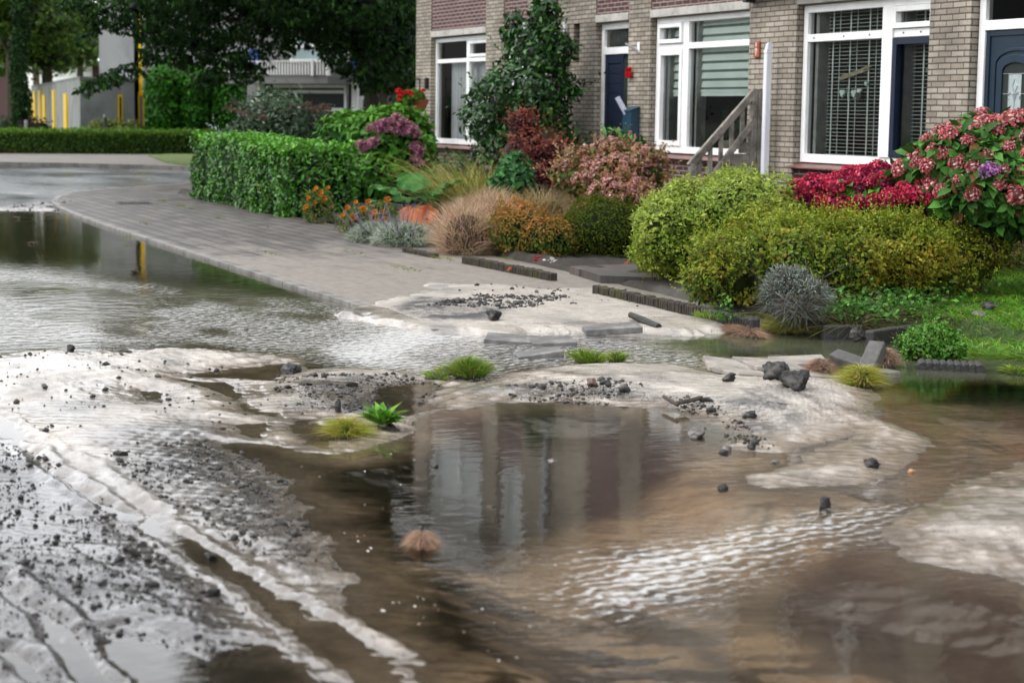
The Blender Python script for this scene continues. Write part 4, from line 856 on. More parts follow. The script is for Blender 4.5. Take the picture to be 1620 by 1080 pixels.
mb.add(*ring(.36, .325, .9, .94, 2.26, 2.225, .14, .13, FRY+.022, FRY+.0355)); mb.add(*ring(.29, .20, 1.0, 1.08, 2.19, 2.11, .12, .09, FRY+.010, FRY+.0356)); mb.build('door_leaf', NAVY2, dr, bevel=.004)
mb = MB(); mb.plate(arch(.199, 1.085, 2.108, .09), FRY+.026, FRY+.0345); mb.build('door_glass', DKG, dr)
FRO = plain('frosted_glass', (.38, .44, .45), .3, .1, 20, .3, 200); LEAD = plain('pewter_lead', (.45, .46, .46), .3, .1, metal=.6)
MB().plate([(xc-.10, 1.10), (xc+.10, 1.10), (xc+.10, 2.0), (xc-.10, 2.0)], FRY+.0225, FRY+.0262).build('frosted_strip', FRO, dr)
mb = MB(); yy = FRY+.020
def wire(pts, r=.0045): mb.tube([(a_, yy, b_) for a_, b_ in pts], r, 5)
for z in (1.2, 1.4, 1.6, 1.8, 2.0): wire([(xc-.19, z), (xc+.19, z)], .003)
wire([(xc-.10, 1.1), (xc-.10, 2.0)], .003); wire([(xc+.10, 1.1), (xc+.10, 2.0)], .003); wire([(xc, 1.45), (xc, 1.82)])
wire([(xc, 1.80), (xc-.04, 1.88), (xc, 1.95), (xc+.04, 1.88), (xc, 1.80)])
for s in (-1, 1):
    wire([(xc+s*.0, 1.72), (xc+s*.03, 1.80), (xc+s*.07, 1.82), (xc+s*.09, 1.78), (xc+s*.08, 1.75)]); wire([(xc+s*.035+.03*math.cos(t), 1.60+.035*math.sin(t)) for t in np.linspace(0, 6.3, 12)]); wire([(xc, 1.48), (xc+s*.025, 1.55)])
mb.build('leading', LEAD, dr)
# awning box over the right window
mb = MB(); mb.box(-20.2, -16.3, HY-.16, HY-.005, 2.99, 3.10); mb.box(-20.2, -20.12, HY-.14, HY, 2.93, 2.99); o = mb.build('awning_box', plain('charcoal_metal', (.05, .05, .055), .4), None, bevel=.01); tag(o, 'charcoal awning casing above the venetian blind window', 'awning')
# downpipes
o = drain(None, -26.05, HY-.06, 1.75, TOP, .05, GUT, 'drainpipe'); tag(o, 'grey metal drainpipe on the wall behind the camellia', 'drainpipe')
LILAC = plain('white_plastic_pipe', (.72, .73, .78), .35, .05, 3, .03, 30)
o = drain(None, -25.62, HY-.05, 1.7, 2.9, .03, LILAC, 'drainpipe'); tag(o, 'thin white pipe on the wall right of the camellia', 'pipe')
p0 = FY(1216, 75, HY-.12)[0]; mb = MB(); mb.box(p0-.030, p0+.046, HY-.17, HY-.09, .2, 2.33); mb.add([(p0-.030, HY-.17, 2.33), (p0+.046, HY-.17, 2.33), (p0+.046, HY-.09, 2.33), (p0-.030, HY-.09, 2.33), (p0+.005, HY-.155, 2.42), (p0+.04, HY-.155, 2.43), (p0+.04, HY-.09, 2.43), (p0+.005, HY-.09, 2.42)], [(4, 5, 6, 7), (0, 1, 5, 4), (1, 2, 6, 5), (2, 3, 7, 6), (3, 0, 4, 7)])
mb.box(p0-.035, p0+.051, HY-.175, HY-.085, 2.295, 2.325)
o = mb.build('cable_duct', LILAC, None, bevel=.012); tag(o, 'tall white plastic pipe with slanted cap beside the wooden fence', 'pipe')
# ---- things fixed to the walls
def text_mesh(txt, size, depth, mat, name, parent=None):
    cu = bpy.data.curves.new(name, 'FONT'); cu.body = txt; cu.size = size; cu.extrude = depth; cu.align_x = 'CENTER'; cu.offset = .004
    t = bpy.data.objects.new(name, cu); C.objects.link(t); bpy.context.view_layer.update()
    me = bpy.data.meshes.new_from_object(t); bpy.data.objects.remove(t); me.materials.clear(); me.materials.append(mat)
    o = bpy.data.objects.new(name, me); C.objects.link(o); o.parent = parent; return o
RED = plain('red_enamel', (.42, .006, .010), .3, .1, 8, .05, 40)
nb_ = text_mesh('66', .20, .018, RED, 'house_number'); nb_.location = (-23.475, HY-.04, 2.06); nb_.rotation_euler = (R(90), 0, 0); nb_.scale = (.78, 1, 1); tag(nb_, 'red house number 66 beside the narrow navy door', 'house number')
tl = empty('wall_tile', (-20.02, HY-.012, 2.26)); tag(tl, 'terracotta tile with cream lettering left of the white pipe', 'tile')
MB().box(-20.08, -19.955, HY-.03, HY-.002, 2.26, 2.455).build('tile_body', plain('terracotta', (.33, .085, .045), .5, .2, 12), tl, bevel=.006)
CRM = plain('cream_glaze', (.75, .66, .52), .4)
for k, ch in enumerate('SmY'):
    t = text_mesh(ch, .062, .002, CRM, 'letter', tl); t.location = (.003, -.021, .135-.055*k); t.rotation_euler = (R(90), 0, 0)
br = empty('flag_holder', (-23.3, HY, 2.4)); tag(br, 'white angled flag holder on the pier beside the navy door', 'flag holder')
MB().box(-23.29, -23.22, HY-.012, HY-.001, 2.40, 2.54).build('plate', WHITE, br, bevel=.004); MB().tube([(-23.25, HY-.01, 2.42), (-23.36, HY-.16, 2.52)], .016, 10).build('socket', GUT, br)
# letter box on the pier
BOX = plain('slate_blue_steel', (.020, .062, .095), .38, .15, 5, .1, 60); mbx = empty('letter_box', (-23.2, HY, 1.22)); tag(mbx, 'slate blue letter box with a newspaper sticking out', 'letter box')
q = MB(); q.add([(-23.43, HY-.15, 1.22), (-23.18, HY-.15, 1.22), (-23.18, HY-.01, 1.22), (-23.43, HY-.01, 1.22), (-23.43, HY-.15, 1.59), (-23.18, HY-.15, 1.59), (-23.18, HY-.01, 1.64), (-23.43, HY-.01, 1.64)], [(0,3,2,1),(0,1,5,4),(1,2,6,5),(2,3,7,6),(3,0,4,7),(4,5,6,7)]); q.build('body', BOX, mbx, bevel=.01)
MB().add([(-23.445, HY-.17, 1.585), (-23.165, HY-.17, 1.585), (-23.165, HY-.008, 1.645), (-23.445, HY-.008, 1.645), (-23.445, HY-.17, 1.60), (-23.165, HY-.17, 1.60), (-23.165, HY-.008, 1.66), (-23.445, HY-.008, 1.66)], [(0,3,2,1),(0,1,5,4),(1,2,6,5),(2,3,7,6),(3,0,4,7),(4,5,6,7)]).build('lid', BOX, mbx, bevel=.005)
MB().tube([(-23.31, HY-.16, 1.42), (-23.31, HY-.148, 1.42)], .011, 10).build('lock', LEAD, mbx)
MB().box(-23.42, -23.19, HY-.13, HY-.01, 1.12, 1.19).build('paper_roll_holder', BOX, mbx)
pp = MB(); pp.beam((-23.34, HY-.13, 1.55), (-23.46, HY-.22, 1.78), .07, .03, (1, 0, 0)); o = pp.build('newspaper', plain('newsprint', (.42, .43, .50), .8, .3, 40), None); tag(o, 'rolled newspaper poking out of the blue letter box', 'newspaper')
# lantern beside window A
o = MB().box(-31.62, -31.56, HY-.07, HY-.001, 1.95, 2.15).build('wall_lamp', plain('black_metal', (.02, .02, .02), .4), None, bevel=.01); tag(o, 'small black wall lamp left of the end house window', 'lamp')
# driftwood hanger and hearts in window D
HY2 = FRY+.16; DW = plain('driftwood', (.50, .45, .32), .85, .4, 30, .7, 80); HT = plain('pale_enamel_heart', (.80, .92, .88), .5, .1, 20); STR = plain('jute_string', (.25, .20, .12), .9)
hg = empty('window_hanger', (-18.25, HY2, 2.05)); tag(hg, 'driftwood hanger with pale hearts behind the large window', 'window hanger')
mb = MB(); rr = random.Random(3)
for k in range(7):
    o1 = rr.uniform(-.03, .03); o2 = rr.uniform(-.02, .02); mb.tube([(-18.62+rr.uniform(0, .12), HY2+o1*.3, 2.005+o1), (-18.3+rr.uniform(-.05, .05), HY2, 2.045+o2), (-17.9-rr.uniform(0, .14), HY2+.01, 2.115+o1*.8)], [.005, .012, .004], 6)
mb.build('driftwood', DW, hg)
mb = MB(); mb.tube([(-18.5, HY2, 2.04), (-18.28, HY2, 2.36)], .003, 4); mb.tube([(-18.28, HY2, 2.36), (-18.07, HY2, 2.08)], .003, 4)
for x, z in ((-18.5, 1.88), (-18.385, 1.87), (-18.26, 1.87), (-18.14, 1.9), (-18.02, 1.97)): mb.tube([(x, HY2, z), (x, HY2, 2.05)], .002, 4)
mb.build('string', STR, hg)
def heart_pts(cx, cz, s):
    return [(cx+s*16*math.sin(t)**3/17, cz+s*(13*math.cos(t)-5*math.cos(2*t)-2*math.cos(3*t)-math.cos(4*t))/17) for t in np.linspace(0, 2*math.pi, 25)[:-1]]
for x, z, s in ((-18.5, 1.825, .055), (-18.255, 1.82, .058), (-18.15, 1.845, .045), (-18.02, 1.93, .03)):
    MB().plate(heart_pts(x, z, s)[::-1], HY2-.012, HY2+.012).build('heart', HT, hg, bevel=.005)
MB().plate(heart_pts(-18.135, 1.785, .066)[::-1], HY2-.03, HY2-.014).build('wicker_heart', plain('grey_wicker', (.13, .12, .10), .9, .5, 90, 1, 120), hg, bevel=.005)
mb = MB(); mb.tube([(-18.385+.022*math.cos(t), HY2, 1.855+.04*math.sin(t)) for t in np.linspace(0, 6.28, 14)], .004, 5, False); mb.tube([(-18.385, HY2, 1.815), (-18.375, HY2, 1.73)], .008, 6); mb.box(-18.375, -18.35, HY2-.005, HY2+.005, 1.735, 1.75); mb.build('key', HT, hg)
hg2 = empty('window_hanger', (-16.8, HY2, 2.05)); tag(hg2, 'small glass heart string in the navy casement', 'window hanger')
for x, z, s in ((-16.83, 2.06, .05), (-16.76, 2.07, .04), (-16.79, 1.90, .04)): MB().plate(heart_pts(x, z, s)[::-1], HY2-.01, HY2+.01).build('heart', plain('grey_heart', (.25, .31, .30), .4), hg2, bevel=.004)
mb = MB(); mb.tube([(-16.79, HY2, 1.82), (-16.79, HY2, 2.38)], .002, 4); mb.build('string', STR, hg2)
# plants and things on the inner sill of window C
ip = empty('indoor_plant', (-21.5, FRY+.45, 1.1)); tag(ip, 'leafy indoor plant with dull pink blooms behind the striped blind window', 'potted plant')
MB().tube([(-21.55, FRY+.42, 1.05), (-21.55, FRY+.42, 1.22)], [.10, .13], 14).build('pot', plain('beige_pot', (.40, .36, .30), .7), ip)
foliage('foliage', [(-21.45, FRY+.5, 1.50, .32, .22, .26), (-21.0, FRY+.5, 1.42, .35, .2, .22)], 900, .075, [((.035, .085, .02), 3), ((.02, .05, .02), 2), ((.12, .04, .05), 1)], ip, seed=61, cores=.6)
ip = empty('sill_pot', (-20.95, FRY+.3, 1.06)); tag(ip, 'mint green sill pot behind the sloping fence rail', 'pot'); MB().tube([(-20.95, FRY+.32, 1.06), (-20.95, FRY+.32, 1.19)], [.08, .10], 14).build('pot', BLINDG, ip)
o = MB().box(-20.72, -20.42, FRY+.3, FRY+.31, 1.08, 1.45).build('patterned_card', brick('mint_card', (.55, .68, .60), (.60, .72, .66), (.05, .09, .07), row=.09, bw=.06, ms=.007, stain=0, bump=0), None); tag(o, 'mint card with black pattern in the striped blind window', 'card')
o = MB().box(-21.28, -20.98, FRY+1.0, FRY+1.03, 1.25, 1.80).build('pink_reflection', plain('magenta_reflection', (.55, .05, .28), .9, .2, 6), None); tag(o, 'bright pink panel painted for a reflection in the striped blind window', 'pane_patch')  # painted panel stands in for a pink reflection in the pane
o = MB().box(-21.62, -21.34, FRY+1.0, FRY+1.03, 1.45, 1.84).build('pale_panel', plain('pale_panel', (.6, .62, .68), .9, .1, 6), None); tag(o, 'pale panel left of the pink one inside the window', 'pane_patch')  # plain pale panel inside the room

# ---- wooden fence between the gardens (runs from the house towards the street)
WOOD = plain('weathered_timber', (.27, .245, .215), .85, .35, 14, .7, 60, dirt=((.09, .085, .07), 5)); XF = -19.86
fn = empty('garden_fence', (XF, HY, 0)); tag(fn, 'weathered grey wooden fence with sloping handrail beside white pipe', 'fence')
MB().box(XF-.05, XF+.03, HY-.085, HY-.015, 0, 1.88).build('post', WOOD, fn, bevel=.006); MB().box(XF-.05, XF+.03, HY-.165, HY-.092, 0, 1.875).build('post', WOOD, fn, bevel=.006)
MB().box(XF-.05, XF+.03, 10.80, 10.88, 0, .96).build('post', WOOD, fn, bevel=.006)
ra, rb = (XF-.01, HY-.10, 1.86), (XF-.01, 10.80, .93)
MB().beam(ra, rb, .06, .085).build('handrail', WOOD, fn, bevel=.006)
la, lb = (XF+.01, HY-.12, 1.50), (XF+.01, 10.95, .62)
MB().beam(la, lb, .045, .075).build('lower_rail', WOOD, fn, bevel=.006)
def zl_(a_, b_, y): t = (y-a_[1])/(b_[1]-a_[1]); return a_[2]+(b_[2]-a_[2])*t
for k in range(5):
    y = 11.52-k*.145; MB().box(XF-.03, XF+.0, y-.025, y+.025, zl_(la, lb, y)-.02, zl_(ra, rb, y)-.02).build('baluster', WOOD, fn)
for k in range(9):
    z = 1.36-k*.148; ye = la[1]+(lb[1]-la[1])*((z+.03-la[2])/(lb[2]-la[2])); ye = max(ye, 10.86)
    if z < 1.40: MB().box(XF-.045+.012*(k % 2), XF-.02+.012*(k % 2), max(10.86, min(11.6, ye+.02)), HY-.16, z-.12, z+.022).build('board', WOOD, fn, bevel=.003)
# second fence, left of the drainpipe
XG = -26.0; f2_ = empty('garden_fence', (XG, HY, 0)); tag(f2_, 'grey wooden fence with sloping rail half hidden by the camellia', 'fence')
MB().box(XG-.04, XG+.04, HY-.1, HY-.02, 0, 1.88).build('post', WOOD, f2_); MB().beam((XG, HY-.10, 1.80), (XG, 10.9, .95), .06, .08).build('handrail', WOOD, f2_); MB().box(XG-.02, XG+.02, 10.9, HY-.1, .1, .95).build('board', WOOD, f2_)
# ================================================================== GARDEN PLANTS
def plant(name, loc, label, cat='shrub', group=None):
    r = empty(name, loc); tag(r, label, cat, group); return r
def head_mesh(name, rad, n, pal, seed, petal=.022, flat=.75):
    rng = np.random.default_rng(seed); d = rng.normal(0, 1, (n, 3)); d[:, 2] = np.abs(d[:, 2])*1.0-.25; d /= np.linalg.norm(d, axis=1)[:, None]
    P = d*rad*np.array([1, 1, flat])*(1+rng.normal(0, .05, (n, 1)))+.006*noise3(d*4, seed)[:, None]; Nn, A, B = frames(d, rng, .35)
    f = Fol(); c = pick(rng, pal, n, .2); c *= (1+.35*noise3(d*2.2, seed+3))[:, None]
    f.add(*scatter(P-A*petal*.5, A, B, Nn, petal*(1+rng.normal(0, .2, n)).clip(.5, 1.5), .95, T_SMALL, np.clip(c, .01, .9)))
    u = np.linspace(0, 6.283, 9)[:-1]; V = [(0, 0, rad*flat*.8)]+[(rad*.8*math.cos(a)*k, rad*.8*math.sin(a)*k, z) for k, z in ((.8, rad*.4), (1, 0), (.5, -rad*.3)) for a in u]
    F3 = [(0, 1+i, 1+(i+1) % 8) for i in range(8)]; F4 = [(1+8*j+i, 9+8*j+i, 9+8*j+(i+1) % 8, 1+8*j+(i+1) % 8) for j in range(2) for i in range(8)]
    cc = np.array([p[0] for p in pal]).mean(0)*.35; f.add(np.array(V), [np.array(F3), np.array(F4)], np.tile(cc, (len(V), 1)))
    me = bpy.data.meshes.new(name); o = f.build(name, M['petal']); me = o.data; bpy.data.objects.remove(o); return me
def heads(parent, meshes, lumps, n, seed, zmin=.35, facing=None, scale=(.7, 1.2), minc=0, push=1.0, name='flower_head', spots=None):
    rng = np.random.default_rng(seed); out = []; off = parent.location
    if spots is None:
        L = np.array(lumps); w = L[:, 3]*L[:, 4]+L[:, 3]*L[:, 5]; w /= w.sum(); tries = 0
        while len(out) < n and tries < 60000:
            tries += 1; i = rng.choice(len(L), p=w); d = rng.normal(0, 1, 3); d[2] = abs(d[2]); d /= np.linalg.norm(d)
            if facing is not None and d @ facing < -.15: continue
            p = L[i, :3]+d*L[i, 3:6]*push*(1+rng.normal(0, .04))
            if p[2] < zmin or any((((p-q[:3])/q[3:6])**2).sum() < .72 for k, q in enumerate(L) if k != i): continue
            md = .088 if minc == 0 else minc
            if any(np.linalg.norm(p-q[0]) < md for q in out): continue
            out.append((p, d))
    else: out = [(np.array(s[:3]), np.array((0.3, -.6, .6))) for s in spots]
    for p, d in out:
        o = bpy.data.objects.new(name, meshes[rng.integers(len(meshes))]); C.objects.link(o); o.parent = parent
        o.location = mathutils.Vector(p)-off; v = mathutils.Vector(d+np.array([0, 0, .5])); o.rotation_euler = v.to_track_quat('Z', 'Y').to_euler(); s = rng.uniform(*scale); o.scale = (s, s, s)
    return out
FACE = np.array((.75, -.65, .2))

# ---- laurel hedge along the pavement
hd = plant('laurel_hedge', (-27.5, 7.9, 0), 'clipped bright green laurel hedge at the pavement corner', 'hedge')
def hedge_points(rng, x0, x1, y0, y1, z0, z1, n, soft=.05, notch=None):
    A = [(x1-x0)*(y1-y0)*1.3, (x1-x0)*(z1-z0), (x1-x0)*(z1-z0)*.3, (y1-y0)*(z1-z0), (y1-y0)*(z1-z0)]; A = np.array(A)/sum(A); k = rng.choice(5, n, p=A); u = rng.random(n); v = rng.random(n); P = np.zeros((n, 3)); D = np.zeros((n, 3))
    for i, (ax, f) in enumerate(((2, z1), (1, y0), (1, y1), (0, x0), (0, x1))):
        m = k == i
        if ax == 2: P[m] = np.stack([x0+u[m]*(x1-x0), y0+v[m]*(y1-y0), np.full(m.sum(), f)], 1); D[m] = (0, 0, 1)
        if ax == 1: P[m] = np.stack([x0+u[m]*(x1-x0), np.full(m.sum(), f), z0+v[m]*(z1-z0)], 1); D[m] = (0, -1 if f == y0 else 1, 0)
        if ax == 0: P[m] = np.stack([np.full(m.sum(), f), y0+u[m]*(y1-y0), z0+v[m]*(z1-z0)], 1); D[m] = (-1 if f == x0 else 1, 0, 0)
    c = np.array(((x0+x1)/2, (y0+y1)/2, (z0+z1)/2)); hs = np.array((x1-x0, y1-y0, z1-z0))/2
    # round the edges
    q = np.abs(P-c)/hs; e = np.clip((q-.80)/.2, 0, 1); rr_ = np.sqrt((e**2).sum(1)); m = rr_ > 1; P[m] -= (np.sign(P-c)*e*.2*hs*(1-1/np.maximum(rr_, 1))[:, None]*np.array([.25, .6, .6]))[m]
    P += D*(soft*(.9*noise3(P*2.3, 7)+.9*noise3(P*5, 8))[:, None]-np.abs(rng.normal(0, .035, n))[:, None]); return P, D
def hedge_fol(parent, box, n, size, pal, seed, mat='leaf_gloss', width=.5, tmpl=T_BIG, soft=.06, tip=None, spread=.6, corecol=(.008, .014, .005)):
    rng = np.random.default_rng(seed); P, D = hedge_points(rng, *box, n, soft); Nn, A, B = frames(D+np.array([0, 0, .5]), rng, spread); c = pick(rng, pal, n)
    if tip: t = np.clip(D[:, 2]*.9+.35*noise3(P*2.5, 3)+sst(box[5]-.25, box[5], P[:, 2])*.4, 0, 1)[:, None]*tip[1]; c = c*(1-t)+np.array(tip[0])*t*(1+rng.normal(0, .2, (n, 1)))
    f = Fol(); f.add(*scatter(P, A, B, Nn, size*(1+rng.normal(0, .22, n)).clip(.5, 1.6), width, tmpl, np.clip(c, .004, .9)))
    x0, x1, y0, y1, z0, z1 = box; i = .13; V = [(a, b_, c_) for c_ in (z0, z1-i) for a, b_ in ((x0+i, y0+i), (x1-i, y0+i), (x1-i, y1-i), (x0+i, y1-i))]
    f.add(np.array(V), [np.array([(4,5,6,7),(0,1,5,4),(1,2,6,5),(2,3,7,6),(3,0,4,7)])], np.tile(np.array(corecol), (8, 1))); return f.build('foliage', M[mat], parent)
PL = [((.075, .25, .022), 4), ((.038, .14, .014), 4), ((.14, .36, .035), 2), ((.02, .07, .012), 2.5), ((.16, .13, .04), .35)]
hedge_fol(hd, (-27.98, -25.45, 7.34, 8.45, .02, 1.03), 12500, .072, PL, 3, soft=.10, tip=((.17, .46, .035), .7)); hedge_fol(hd, (-31.3, -28.26, 7.42, 8.45, .02, 1.10), 11500, .072, PL, 4, soft=.10, tip=((.16, .44, .035), .65))
mb = MB()
for k in range(16): x = -31+k*.36; y = 7.85+rnd.uniform(-.1, .4); mb.tube([(x, y, -.1), (x+rnd.uniform(-.1, .1), y, .5)], [.025, .015], 6)
mb.build('stem', M['bark'], hd)

# ---- buddleia behind the hedge
bd = plant('butterfly_bush', (-36, 12.6, 0), 'silvery green butterfly bush with long brown faded spikes behind the hedge')
bc = AT(445, 185, 36); bc = AT(440, 190, 36); bl = [(bc[0], bc[1], 1.1, .8, .85, .72), (bc[0]-.2, bc[1]-.5, .8, .6, .6, .6), (bc[0]+.2, bc[1]+.7, .75, .7, .7, .55)]
bd.location = (bc[0], bc[1], 0)
foliage('foliage', bl, 8000, .12, [((.10, .17, .09), 4), ((.055, .10, .045), 4), ((.20, .27, .19), 2), ((.42, .46, .38), .5)], bd, 'leaf', .32, sprig=(90, .4, 8), tmpl=T_BIG, up=.4, spread=.8, bump=.22, seed=5)
f = Fol(); rng = np.random.default_rng(9)
for k in range(22):
    a = rng.uniform(0, 6.28); d = np.array((math.cos(a)*.8, math.sin(a)*.9, rng.uniform(.35, .9))); d /= np.linalg.norm(d); p = np.array((bc[0], bc[1], 1.05))+d*np.array((.85, .95, .72)); L = rng.uniform(.3, .5)
    t = np.linspace(0, 1, 60); q = p+np.outer(t, d*L)-np.outer(t*t, (0, 0, L*.45)); q += rng.normal(0, .012, q.shape); Nn, A, B = frames(np.tile(d, (60, 1)), rng, 1.0); f.add(*scatter(q, A, B, Nn, np.full(60, .05), .7, T_SMALL, pick(rng, [((.13, .085, .07), 1), ((.20, .14, .11), 1)], 60)))
f.build('faded_spike', M['leaf_dull'], bd); stems(bd, (bc[0], bc[1], 0), [(bc[0]+a, bc[1]+c_, 1.1) for a, c_ in ((-.5, -.3), (.4, .2), (0, .6), (0, -.6))], .03)

# ---- hydrangea left of the end house
hx = G(590, 318, .1); hl = [(*AT(620, 235, 30.5)[:2], .85, .72, .72, .78), (*AT(560, 215, 31.5)[:2], 1.15, .55, .55, .40), (*AT(640, 215, 31)[:2], 1.1, .45, .45, .50), (*AT(600, 300, 30)[:2], .45, .6, .6, .45)]
hy = plant('hydrangea', (hl[0][0], hl[0][1], .08), 'green hydrangea with dusty purple pink heads left of the house corner')
foliage('foliage', hl, 5200, .15, [((.075, .24, .02), 4), ((.045, .16, .02), 4), ((.12, .34, .03), 2), ((.02, .07, .012), 2)], hy, 'leaf', .5, T_BIG, up=.5, spread=.5, bump=.15, seed=15, tip=((.20, .44, .05), .5))
stems(hy, (hl[0][0], hl[0][1], .05), [(q[0], q[1], q[2]) for q in hl], .025)
PUR = [head_mesh('flower_head', .085, 120, [((.50, .17, .30), 3), ((.66, .32, .38), 2), ((.36, .12, .26), 2), ((.60, .40, .36), 1)], 20+k, .024) for k in range(3)]
spots = []
for x, y in ((587,203),(597,199),(608,196),(618,192),(627,186),(636,196),(645,201),(652,207),(660,214),(628,207),(640,209),(571,229),(583,232),(592,226),(567,258),(573,268),(580,281),(572,247),(657,232),(664,240),(659,251),(664,260),(615,203),(603,206)):
    p = AT(x, y, 29.7 if x > 590 else 29.9); spots.append(p)
heads(hy, PUR, None, 0, 31, spots=spots, scale=(.95, 1.4))

# ---- camellia against the end house
cl = [(*AT(833, 215, 27.0)[:2], .80, .95, .75, .85), (*AT(800, 170, 27.2)[:2], 1.55, .70, .55, .55), (*AT(845, 150, 27)[:2], 1.75, .75, .6, .60), (*AT(848, 95, 27)[:2], 2.35, .52, .42, .50), (*AT(860, 40, 27)[:2], 2.85, .30, .25, .38), (*AT(812, 50, 27)[:2], 2.75, .16, .14, .24),
      (*AT(857, 12, 27)[:2], 3.22, .15, .15, .25), (*AT(890, 235, 26.5)[:2], .70, .45, .5, .5), (*AT(880, 75, 27)[:2], 2.5, .30, .25, .30)]
cm = plant('camellia', (cl[0][0], cl[0][1], .08), 'tall dark green camellia rising between window and drainpipe')
foliage('foliage', cl, 9500, .105, [((.022, .075, .014), 5), ((.035, .12, .018), 3), ((.012, .04, .010), 3), ((.07, .19, .03), 1)], cm, 'leaf_gloss', .48, sprig=(110, .35, 7), tmpl=T_BIG, up=.35, spread=.6, bump=.28, freq=3, seed=25, cores=.5)
stems(cm, (cl[0][0], cl[0][1], .05), [(q[0], q[1], q[2]) for q in cl], .03)

# ---- reddish maple and autumn shrubs
def px_lump(x, y, d, rx, ry, rz): p = AT(x, y, d); return (p[0], p[1], p[2], rx, ry, rz)
ml = [px_lump(850, 285, 23.5, .42, .42, .42), px_lump(838, 240, 23.6, .35, .3, .30), px_lump(828, 195, 23.7, .16, .2, .18), px_lump(875, 250, 23.4, .25, .3, .25)]
mp_ = plant('japanese_maple', (ml[0][0], ml[0][1], .08), 'dark wine red maple shrub with orange tips in front of the camellia')
foliage('foliage', ml, 4200, .065, [((.10, .022, .035), 4), ((.06, .018, .028), 4), ((.17, .05, .06), 2)], mp_, 'leaf', .4, sprig=(120, .22, 7), tmpl=T_SMALL, up=.5, spread=.6, bump=.3, freq=4, seed=35, tip=((.48, .15, .07), .55), cores=.5, core_col=(.02, .008, .01))
stems(mp_, (ml[0][0], ml[0][1], .05), [q[:3] for q in ml], .014)
gl2 = [px_lump(810, 300, 22.8, .28, .3, .30), px_lump(815, 270, 23, .2, .2, .2)]
gs_ = plant('garden_shrub', (gl2[0][0], gl2[0][1], .08), 'small mid green shrub left of the wine red maple', 'shrub')
foliage('foliage', gl2, 1300, .09, [((.04, .13, .04), 3), ((.07, .21, .06), 2)], gs_, 'leaf', .5, T_BIG, seed=36, cores=.5); stems(gs_, (gl2[0][0], gl2[0][1], .05), [q[:3] for q in gl2], .012)
pl_ = [px_lump(970, 290, 21.5, .50, .45, .34), px_lump(925, 275, 21.8, .30, .35, .30), px_lump(1015, 270, 21.4, .25, .3, .26), px_lump(965, 250, 21.6, .24, .25, .20), px_lump(985, 312, 21, .45, .35, .24)]
ph = plant('hydrangea', (pl_[0][0], pl_[0][1], .08), 'autumn coloured shrub with salmon pink tips below the letter box')
foliage('foliage', pl_, 4300, .07, [((.09, .19, .03), 4), ((.22, .20, .05), 2), ((.34, .13, .07), 1.6), ((.12, .06, .04), 2)], ph, 'leaf', .55, sprig=(260, .2, 6), tmpl=T_SMALL, up=.4, spread=.7, bump=.28, freq=3.5, seed=45, tip=((.62, .30, .22), .4), cores=.4, core_col=(.012, .010, .006))
stems(ph, (pl_[0][0], pl_[0][1], .05), [q[:3] for q in pl_], .014)
PNK = [head_mesh('flower_head', .055, 44, [((.78, .42, .36), 3), ((.86, .60, .52), 2), ((.55, .20, .16), 2)], 50+k, .026, .4) for k in range(3)]
heads(ph, PNK, pl_, 60, 46, zmin=.3, facing=FACE, scale=(.7, 1.2), minc=.10, push=1.05)
# rhododendron sprout poking out at the top
sp_ = plant('garden_shrub', (*G(975, 330, .1), .08), 'fresh green shoots sticking up below the navy door', 'shrub')
foliage('foliage', [px_lump(975, 222, 22, .14, .14, .13), px_lump(1000, 228, 22, .12, .12, .08)], 130, .14, [((.10, .30, .06), 1), ((.05, .17, .03), 1)], sp_, 'leaf_gloss', .3, T_BIG, seed=47, cores=0); stems(sp_, (sp_.location[0], sp_.location[1], .1), [AT(975, 222, 22)], .012)

# ---- yellow feathery grass, rhubarb, marigolds
yg = plant('feather_grass', (*G(765, 345, .1), .1), 'tall straw yellow feathery grass in front of the camellia', 'ornamental grass')
tuft('blades', (*G(762, 348, .1), .08), (.5, .45), 1500, 1.0, .010, [((.52, .44, .13), 3), ((.36, .38, .09), 3), ((.66, .55, .26), 2), ((.16, .25, .06), 2)], yg, 51, .55, .55)
def bush(name, label, cat, lumps, n, size, pal, mat='leaf', width=.5, tmpl=T_SMALL, stem=.012, **kw):
    r = plant(name, (lumps[0][0], lumps[0][1], .08), label, cat); foliage('foliage', lumps, n, size, pal, r, mat, width, tmpl, **kw); stems(r, (lumps[0][0], lumps[0][1], .04), [q[:3] for q in lumps], stem); return r
bush('garden_shrub', 'loose green rose bush under the end house window', 'shrub', [px_lump(720, 290, 26.5, .45, .4, .45), px_lump(695, 300, 27, .35, .3, .35)], 2300, .06, [((.05, .12, .03), 3), ((.09, .17, .05), 2), ((.20, .20, .06), 1)], seed=52, bump=.3, cores=.45)
rh = plant('rhubarb', (*G(650, 335, .1), .08), 'large crinkled rhubarb leaves, one of them withered orange', 'plant')
